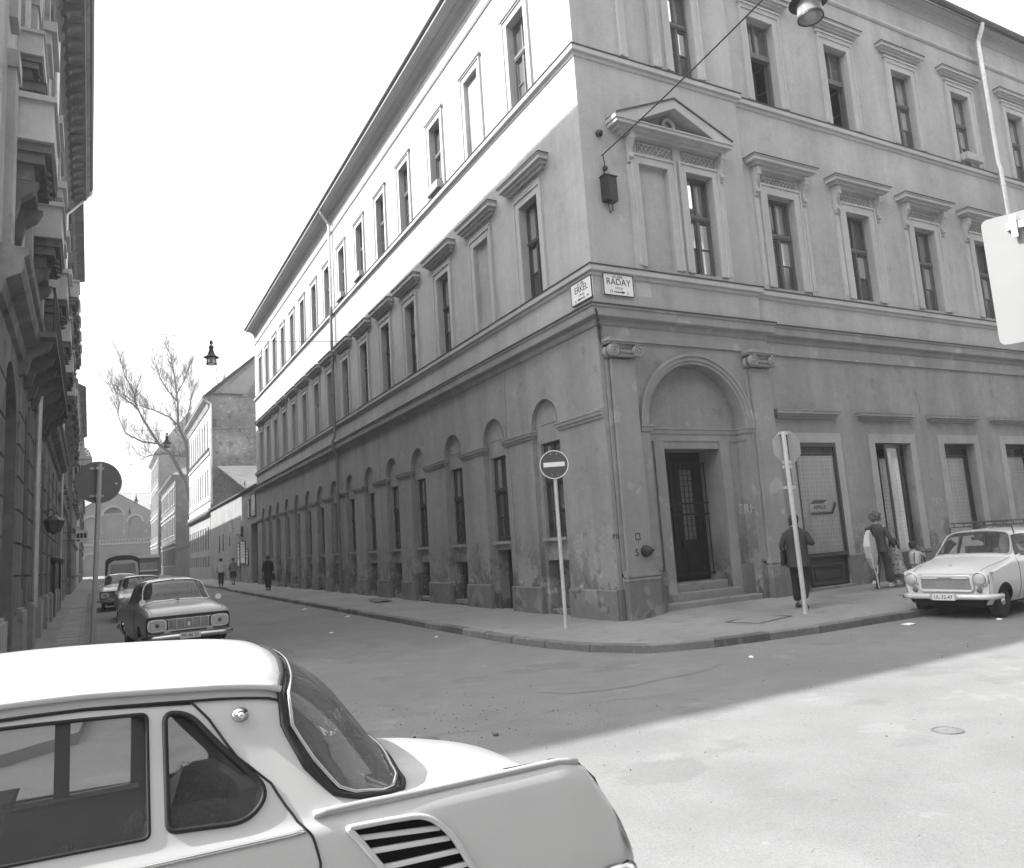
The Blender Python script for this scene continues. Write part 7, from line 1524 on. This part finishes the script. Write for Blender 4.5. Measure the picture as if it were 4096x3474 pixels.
# -- woman with curly hair leading two small children
wx, wy = 6.62, -.84; wz = pos_ground(wx, wy); wr = R(-70)
t = thing('person', 'woman with short curly hair in a jacket and flared trousers leading children', 'person', (wx, wy, wz), wr)
DEN = mat('denim', .085, .9, .2, 25, .2, 50); WJ = mat('woman_jacket', .075, .9, .25, 22, .2, 50); WS = mat('white_shoe', .6, .5, .1, 20)
P = dict(pelvis=(0, 0, .90), waist=(0, .01, 1.04), chest=(0, .02, 1.25), neck=(0, .03, 1.42), head=(.0, .05, 1.55), face=(.1, 1, -.05), shoL=(-.155, .02, 1.35), elbL=(-.21, .06, 1.09), wriL=(-.16, .2, .98), shoR=(.155, .02, 1.35), elbR=(.26, -.02, 1.12), wriR=(.33, .08, .92), finL=(.1, .8, -.3), thuL=(.3, 0, 1), finR=(.2, .2, -1), thuR=(-.2, 1, 0),
         hipL=(-.09, 0, .87), kneL=(-.10, .10, .48), ankL=(-.10, -.26, .16), hipR=(.09, 0, .87), kneR=(.10, .13, .48), ankR=(.11, .20, .095), toeL=(0, .9, -.4), toeR=(0, 1, 0))
figure(t, P, SKIN); face_bits(t, P)
torso_loft(t, 'jacket', [(0, -.01, .80, .20, .145), (0, 0, .90, .195, .14), (0, .01, 1.05, .165, .12), (0, .015, 1.20, .18, .13), (0, .02, 1.31, .19, .125), (0, .025, 1.37, .15, .1), (0, .03, 1.42, .07, .07)], WJ)
for s_ in 'LR':
    garment(t, 'sleeve', [limb(P['sho' + s_], P['elb' + s_], P['wri' + s_], .066, .056, .042)], WJ)
    garment(t, 'trouser_leg', [limb(P['hip' + s_], P['kne' + s_], (P['ank' + s_][0], P['ank' + s_][1], P['ank' + s_][2] - .01), .105, .082, .115)], DEN)
shoe(t, P['ankL'], (0, .9, -.35), WS, .02); shoe(t, P['ankR'], (0, 1, 0), WS, .02)
rnd = random.Random(4); f = MB()
for k in range(170):
    a = rnd.uniform(0, 2 * PI); e = math.asin(rnd.uniform(-.75, 1)); q_ = rnd.uniform(.09, .125); c = Vector((math.cos(a) * math.cos(e) * q_, math.sin(a) * math.cos(e) * q_ - .015, math.sin(e) * q_ * 1.05 + .03)); 
    if c.y > .045 and c.z < .07: continue
    f.lathe([(.008, -.024), (.02, -.013), (.024, .004), (.014, .02)], 6, Vector((0, .05, 1.55)) + c, rnd.choice('xyz'))
f.obj('hair', HAIRL, t, True)
c_ = thing('pushchair', 'folded pushchair with pale plastic cover and white tube handle beside the woman', 'pushchair', (wx - .36, wy - .12, wz), wr)
f = MB(); pts = [(0, -.15, 1.30), (0, -.33, 1.18), (0, -.40, .95), (0, -.34, .70), (0, -.16, .46), (0, .02, .50), (0, .10, .75), (0, .06, 1.1)]
f.prism([(p[1], p[2]) for p in pts], lambda a, b, d: (d * (.4 + .6 * math.sin(max(0, min(1, (b - .4) / .95)) * PI)), a, b), -.07, .07); f.obj('cover', mat('pale_plastic', .48, .35, .1, 6, spec=.5), c_)
MB().tube([(.05, -.36, .80), (.06, -.3, .50), (.06, -.2, .34), (.05, -.06, .36), (.05, .0, .52)], .016, 7).obj('tube_handle', WS, c_); MB().tube([(.05, -.13, .33), (.04, -.06, .02)], .016, 7).obj('tube_leg', WS, c_)
MB().prism([(-.12, 1.33), (.06, 1.36), (.05, 1.2), (-.06, 1.16)], lambda a, b, d: (d, a, b), -.08, .08).obj('hood', M_IRON, c_); MB().lathe([(.09, -.015), (.1, 0), (.09, .015)], 14, (.02, -.02, .10), 'x').obj('wheel', TYRE, c_)
def child(x, y, rz, label, ht, top, bottom, armup, dress):
    k = ht / 1.6; t = thing('person', label, 'person', (x, y, pos_ground(x, y)), rz)
    P = dict(pelvis=(0, 0, .80 * k), waist=(0, .01, .95 * k), chest=(0, .01, 1.12 * k), neck=(0, .02, 1.26 * k), head=(0, .03, 1.42 * k), face=(.0, 1, 0), shoL=(-.13 * k, .01, 1.2 * k), shoR=(.13 * k, .01, 1.2 * k),
             hipL=(-.08 * k, 0, .78 * k), kneL=(-.08 * k, .03, .42 * k), ankL=(-.08 * k, -.04, .08), hipR=(.08 * k, 0, .78 * k), kneR=(.08 * k, .05, .42 * k), ankR=(.08 * k, .08, .08), toeL=(0, 1, 0), toeR=(0, 1, 0), finL=(0, 1, -.2), thuL=(1, 0, .5), finR=(0, 1, -.2), thuR=(-1, 0, .5))
    if armup: P.update(elbL=(-.2 * k, .16, 1.1 * k), wriL=(-.16 * k, .36 * k, 1.1 * k), elbR=(.2 * k, .16, 1.08 * k), wriR=(.17 * k, .38 * k, 1.04 * k))
    else: P.update(elbL=(-.2 * k, .0, 1.25 * k), wriL=(-.22 * k, .04, 1.42 * k), elbR=(.19 * k, .0, .96 * k), wriR=(.2 * k, .06, .75 * k), finL=(0, 0, 1))
    figure(t, P, SKIN, False); face_bits(t, P)
    for s_ in 'LR':
        garment(t, 'sleeve', [limb(P['sho' + s_], P['elb' + s_], P['wri' + s_], .05, .042, .034)], top)
        w_ = Vector(P['wri' + s_]); f_ = Vector(P['fin' + s_]).normalized(); gr = [[tuple(w_) + (.018,), tuple(w_ + f_ * .03) + (.02, .012)]]
        for j in range(4): gr.append([1, tuple(w_ + f_ * .04 + Vector((.012 - .008 * j, 0, .004))) + (.0055,), tuple(w_ + f_ * (.07 - .004 * j) + Vector((.012 - .008 * j, 0, -.008))) + (.005,)])
        gr.append([0, tuple(w_ + f_ * .03 + Vector(P['thu' + s_]).normalized() * .022) + (.006,)]); garment(t, 'hand', gr, SKIN)
        if not dress: garment(t, 'trouser_leg', [limb(P['hip' + s_], P['kne' + s_], P['ank' + s_], .075, .062, .052)], bottom)
        shoe(t, P['ank' + s_], (0, 1, 0), SHOEB if not dress else WS, 0, .62)
    if dress: torso_loft(t, 'dress', [(0, 0, .40 * k, .24, .2), (0, 0, .6 * k, .19, .16), (0, .01, .88 * k, .13, .11), (0, .01, 1.1 * k, .13, .10), (0, .015, 1.2 * k, .11, .085), (0, .02, 1.26 * k, .05, .05)], top)
    else:
        torso_loft(t, 'shirt', [(0, 0, .78 * k, .12, .1), (0, .01, 1.0 * k, .125, .105), (0, .01, 1.14 * k, .13, .1), (0, .015, 1.22 * k, .1, .08), (0, .02, 1.26 * k, .05, .05)], top)
        for s in (-1, 1): MB().tube([(s * .05, -.11, .8 * k), (s * .06, -.112, 1.0 * k), (s * .07, -.10, 1.15 * k), (s * .07, -.01, 1.245 * k), (s * .07, .09, 1.14 * k), (s * .06, .118, .95 * k), (s * .06, .11, .8 * k)], .009, 5).obj('brace', bottom, t)
    MB().lathe([(.075, -.05), (.094, .0), (.094, .05), (.07, .09), (.02, .105)], 14, (0, .02, 1.44 * k)).obj('hair', HAIRD, t, True)
    return t
child(7.12, -.86, R(-75), 'girl in a pale patterned dress held by the curly haired woman', 1.08, mat('patterned_dress', .30, .9, .5, 26, stains=[(18, .55, .05, .4)]), DEN, False, True)
child(7.42, -1.12, R(-88), 'toddler with braces reaching both arms forward beside the pale estate car', .98, mat('pale_shirt', .45, .9, .1, 20), DEN, True, False)
tr_ = thing('tricycle', 'child\'s small tricycle partly hidden by the pale estate car', 'tricycle', (7.75, -1.12, pos_ground(7.75, -1.12)), R(-88))
MB().tube([(-.22, 0, .72), (.22, 0, .72)], .014, 6).tube([(0, .0, .72), (0, .1, .2)], .016, 6).tube([(0, 0, .45), (0, -.4, .3)], .016, 6).obj('frame', M_IRON, tr_)
for x, y, r_ in ((0, .1, .16), (-.2, -.42, .11), (.2, -.42, .11)): MB().lathe([(r_ - .02, -.012), (r_, 0), (r_ - .02, .012)], 18, (x, y, r_), 'x').obj('wheel', TYRE, tr_)
# -- three people on the far pavement
def far_person(x, y, rz, label, ht, top, low, skirt=False, coat=False, stride=.14, bag=False):
    k = ht / 1.7; t = thing('person', label, 'person', (x, y, gz(y)), rz)
    P = dict(pelvis=(0, 0, .92 * k), waist=(0, .01, 1.06 * k), chest=(0, .02, 1.3 * k), neck=(0, .03, 1.47 * k), head=(0, .04, 1.60 * k), face=(0, 1, 0), shoL=(-.165, .02, 1.4 * k), elbL=(-.24, -.03, 1.14 * k), wriL=(-.25, .06, .90 * k), shoR=(.165, .02, 1.4 * k), elbR=(.24, .0, 1.14 * k), wriR=(.24, -.03, .90 * k), finL=(0, .2, -1), thuL=(.3, 1, 0), finR=(0, .2, -1), thuR=(-.3, 1, 0),
             hipL=(-.09, 0, .9 * k), kneL=(-.09, .06, .49 * k), ankL=(-.09, -stride, .11), hipR=(.09, 0, .9 * k), kneR=(.09, .08, .49 * k), ankR=(.09, stride, .09), toeL=(0, 1, 0), toeR=(0, 1, 0))
    figure(t, P, SKIN); face_bits(t, P)
    z0 = .55 if coat else .84
    torso_loft(t, 'coat' if coat else 'jacket', [(0, 0, z0 * k, .24 if coat else .175, .2 if coat else .13), (0, 0, (z0 + .25) * k, .20, .15), (0, .01, 1.1 * k, .18, .125), (0, .02, 1.3 * k, .205, .135), (0, .02, 1.4 * k, .19, .115), (0, .03, 1.48 * k, .07, .07)], top)
    for s_ in 'LR':
        garment(t, 'sleeve', [limb(P['sho' + s_], P['elb' + s_], P['wri' + s_], .066, .056, .042)], top)
        if not skirt: garment(t, 'trouser_leg', [limb(P['hip' + s_], P['kne' + s_], P['ank' + s_], .10, .082, .07)], low)
        shoe(t, P['ank' + s_], (0, 1, 0), SHOEB)
    if skirt: torso_loft(t, 'skirt', [(0, 0, .48 * k, .2, .17), (0, 0, .7 * k, .195, .155), (0, 0, .92 * k, .165, .125)], low)
    MB().lathe([(.08, -.08), (.096, .0), (.094, .06), (.07, .10), (.02, .115)], 14, (0, .02, 1.61 * k)).obj('hair', HAIRD, t, True)
    if bag: MB().box(.22, .30, -.18, .16, .48, .82).obj('bag', SHOEB, t); MB().tube([(.26, -.08, .82), (.26, 0, .9), (.26, .08, .82)], .012, 5).obj('bag_strap', SHOEB, t)
    return t
WSH = mat('white_shirt', .55, .9, .08, 20); GRJ = mat('grey_jacket', .20, .9, .15, 20); DKC = mat('dark_coat', .03, .9, .2, 20)
far_person(-2.12, 39.3, R(-3), 'man in a white shirt and black trousers on the far pavement', 1.74, WSH, TROU)
far_person(-1.2, 40.6, R(2), 'woman in a grey top and dark skirt walking near the notices', 1.70, GRJ, TROU, True)
far_person(-1.45, 27.4, R(4), 'person in a long dark coat carrying a bag along the corner house', 1.70, DKC, TROU, False, True, .1, True)

# ---------------------------------------------------------------- small things on the ground
def grd(x, y): return -.12 + gz(y)
t = thing('manhole_cover', 'small round iron valve cover in the sunlit road', 'manhole cover', (-2.68, -8.1, -.12))
MB().lathe([(.12, .001), (.12, .005), (.1, .005), (.1, .003)], 32, cap=False).obj('ring', mat('worn_iron', .12, .6, .3, 20, .4, 50, .4), t); MB().lathe([(.098, .001), (.098, .004), (.01, .004)], 32, cap=False).obj('lid', mat('dusty_iron', .19, .7, .3, 14, .5, 40), t)
t = thing('hatch_cover', 'square frame of an asphalted hatch in the corner pavement', 'hatch cover', (1.35, -2.2, .03), R(14))
f = MB(); f.box(-.55, .55, -.33, -.32, 0, .012); f.box(-.55, .55, .32, .33, 0, .012); f.box(-.55, -.54, -.32, .32, 0, .012); f.box(.54, .55, -.32, .32, 0, .012); f.obj('frame', mat('worn_iron', .09), t)
t = thing('rag', 'dark rag spread on the pavement beside the cellar openings', 'rag', (-.75, 12.2, gz(12.2)), R(80))
f = MB(); vs = [(x * .2 - .8, y * .14 - .28, .02 + .03 * abs(math.sin(x * 1.7 + y * 2.3))) for x in range(9) for y in range(5)]; f.add(vs, [(x * 5 + y, (x + 1) * 5 + y, (x + 1) * 5 + y + 1, x * 5 + y + 1) for x in range(8) for y in range(4)]); f.obj('cloth', mat('dusty_cloth', .16, .95, .3, 9), t)
def scrap(x, y, z, s, label, m_=M_PAPER, grp='litter on the road'):
    rnd = random.Random(int(x * 100)); f = MB(); f.add([(-s, -s * .6, .004), (s * .8, -s * .7, .012), (s, s * .5, .004), (-.2 * s, s * .8, .02), (-s * .9, s * .4, .006), (0, 0, .03)], [(0, 1, 5), (1, 2, 5), (2, 3, 5), (3, 4, 5), (4, 0, 5)])
    return tag(f.obj('paper_scrap', m_, loc=(x, y, z), rot=(0, 0, rnd.uniform(0, 6))), label, 'paper scrap', grp)
scrap(-6.54, 6.43, grd(0, 6.4), .09, 'white paper scrap on the side street beside the grey saloon'); scrap(-4.2, 5.2, grd(0, 5), .06, 'pale paper scrap in the middle of the side street'); scrap(-2.75, 9.0, grd(0, 9), .1, 'torn paper scrap in the gutter by the kerb of the side street')
scrap(2.9, -3.95, -.12, .13, 'crumpled white paper in the gutter before the pale estate car'); scrap(4.05, -4.75, -.12, .06, 'small paper scrap under the front of the pale estate car'); scrap(-1.0, -4.3, -.12, .05, 'small pale scrap on the road below the round kerb')
scrap(-2.9, 2.2, -.12, .05, 'pale scrap against the kerb near the no-entry sign'); scrap(-2.85, 13.5, grd(0, 13), .12, 'scattered paper along the far kerb'); 
tag(MB().lathe([(.02, 0), (.03, .01), (.028, .028), (.01, .035)], 8).obj('stone', M_KERB, loc=(-5.55, -5.6, -.12)), 'small dark stone on the shaded road beyond the white saloon', 'stone')
t = thing('wood_offcuts', 'short wooden offcuts lying on the pavement before the pale estate car', 'wood', (5.6, -2.2, .04), R(15)); MB().box(-.3, .2, -.06, .06, 0, .05).obj('offcut', M_DOOR, t); MB().box(-.1, .35, .1, .2, 0, .04).obj('offcut', M_STONE, t)
rnd = random.Random(12); f = MB()
for k in range(420):
    if k < 250: x, y = rnd.gauss(-5.6, .8), rnd.gauss(-5.0, .7)
    else: x, y = rnd.uniform(-6.5, 4), rnd.uniform(-11, -3.6)
    s = rnd.choice((.004, .005, .006, .008, .012)); a = rnd.uniform(0, 6)
    vs = [(x + s * math.cos(a + j * 2.1) * rnd.uniform(.7, 1.3), y + s * math.sin(a + j * 2.1) * rnd.uniform(.7, 1.3), -.121) for j in range(3)] + [(x, y, -.12 + s * 1.1)]; f.add(vs, [(0, 1, 3), (1, 2, 3), (2, 0, 3)])
o = f.obj('gravel', mat('dark_gravel', .10, .9, .3, 50)); o['kind'] = 'stuff'

# ---------------------------------------------------------------- air: the far end of the street fades
hm = bpy.data.materials.new('street_haze'); hm.use_nodes = True; hn = hm.node_tree
for x in list(hn.nodes):
    if x.type == 'BSDF_PRINCIPLED': hn.nodes.remove(x)
pv = hn.nodes.new('ShaderNodeVolumePrincipled'); pv.inputs['Color'].default_value = (.9, .9, .9, 1); pv.inputs['Density'].default_value = .0014; pv.inputs['Anisotropy'].default_value = .2
hn.links.new(pv.outputs[0], hn.nodes['Material Output'].inputs['Volume'])
hz = MB().box(-620, 620, -620, 720, -1.2, 33).obj('haze', hm); hz['kind'] = 'stuff'

# repaired patches and cracks of the road surface
rnd = random.Random(8)
def blob(cx, cy, rx, ry, z, m_, nm, n=22):
    pts = [(cx + rx * math.cos(2 * PI * k / n) * rnd.uniform(.82, 1.1), cy + ry * math.sin(2 * PI * k / n) * rnd.uniform(.8, 1.12)) for k in range(n)]
    MB().add([(x, y, z + gz(y)) for x, y in pts], [tuple(range(n))]).obj(nm, m_, road)
PD = mat('road_patch_dark', .205, .93, .12, 3, .3, 150, .2, stains=[(9, .7, .03, 1.25)]); PL_ = mat('road_patch_pale', .25, .93, .12, 3, .3, 150, .2, stains=[(14, .7, .02, .6)])
blob(-3.0, -4.2, 1.4, .5, -.116, PD, 'road_patch'); blob(-5.0, 2.5, .7, 1.5, -.116, PD, 'road_patch'); blob(3.5, -6.9, 1.6, .3, -.116, PD, 'road_patch')
for pts in ([(-7, -5), (-5.6, -5.3), (-4.2, -5.1), (-2.9, -5.5), (-1.0, -5.2)], [(-6.4, 2), (-6.1, 5), (-6.3, 8.5), (-5.9, 13)]):
    P = []
    for a, b in zip(pts, pts[1:]):
        for k in range(8): t_ = k / 8; P.append((a[0] + (b[0] - a[0]) * t_ + rnd.uniform(-.06, .06), a[1] + (b[1] - a[1]) * t_ + rnd.uniform(-.06, .06)))
    f = MB(); L_ = [(x - .003, y - .003) for x, y in P]; R_ = [(x + .003, y + .003) for x, y in P]; n = len(P)
    f.add([(x, y, -.1155 + gz(y)) for x, y in L_ + R_], [(i, i + 1, n + i + 1, n + i) for i in range(n - 1)]); f.obj('road_crack', mat('road_crack_tar', .09, .9, .2, 20), road)
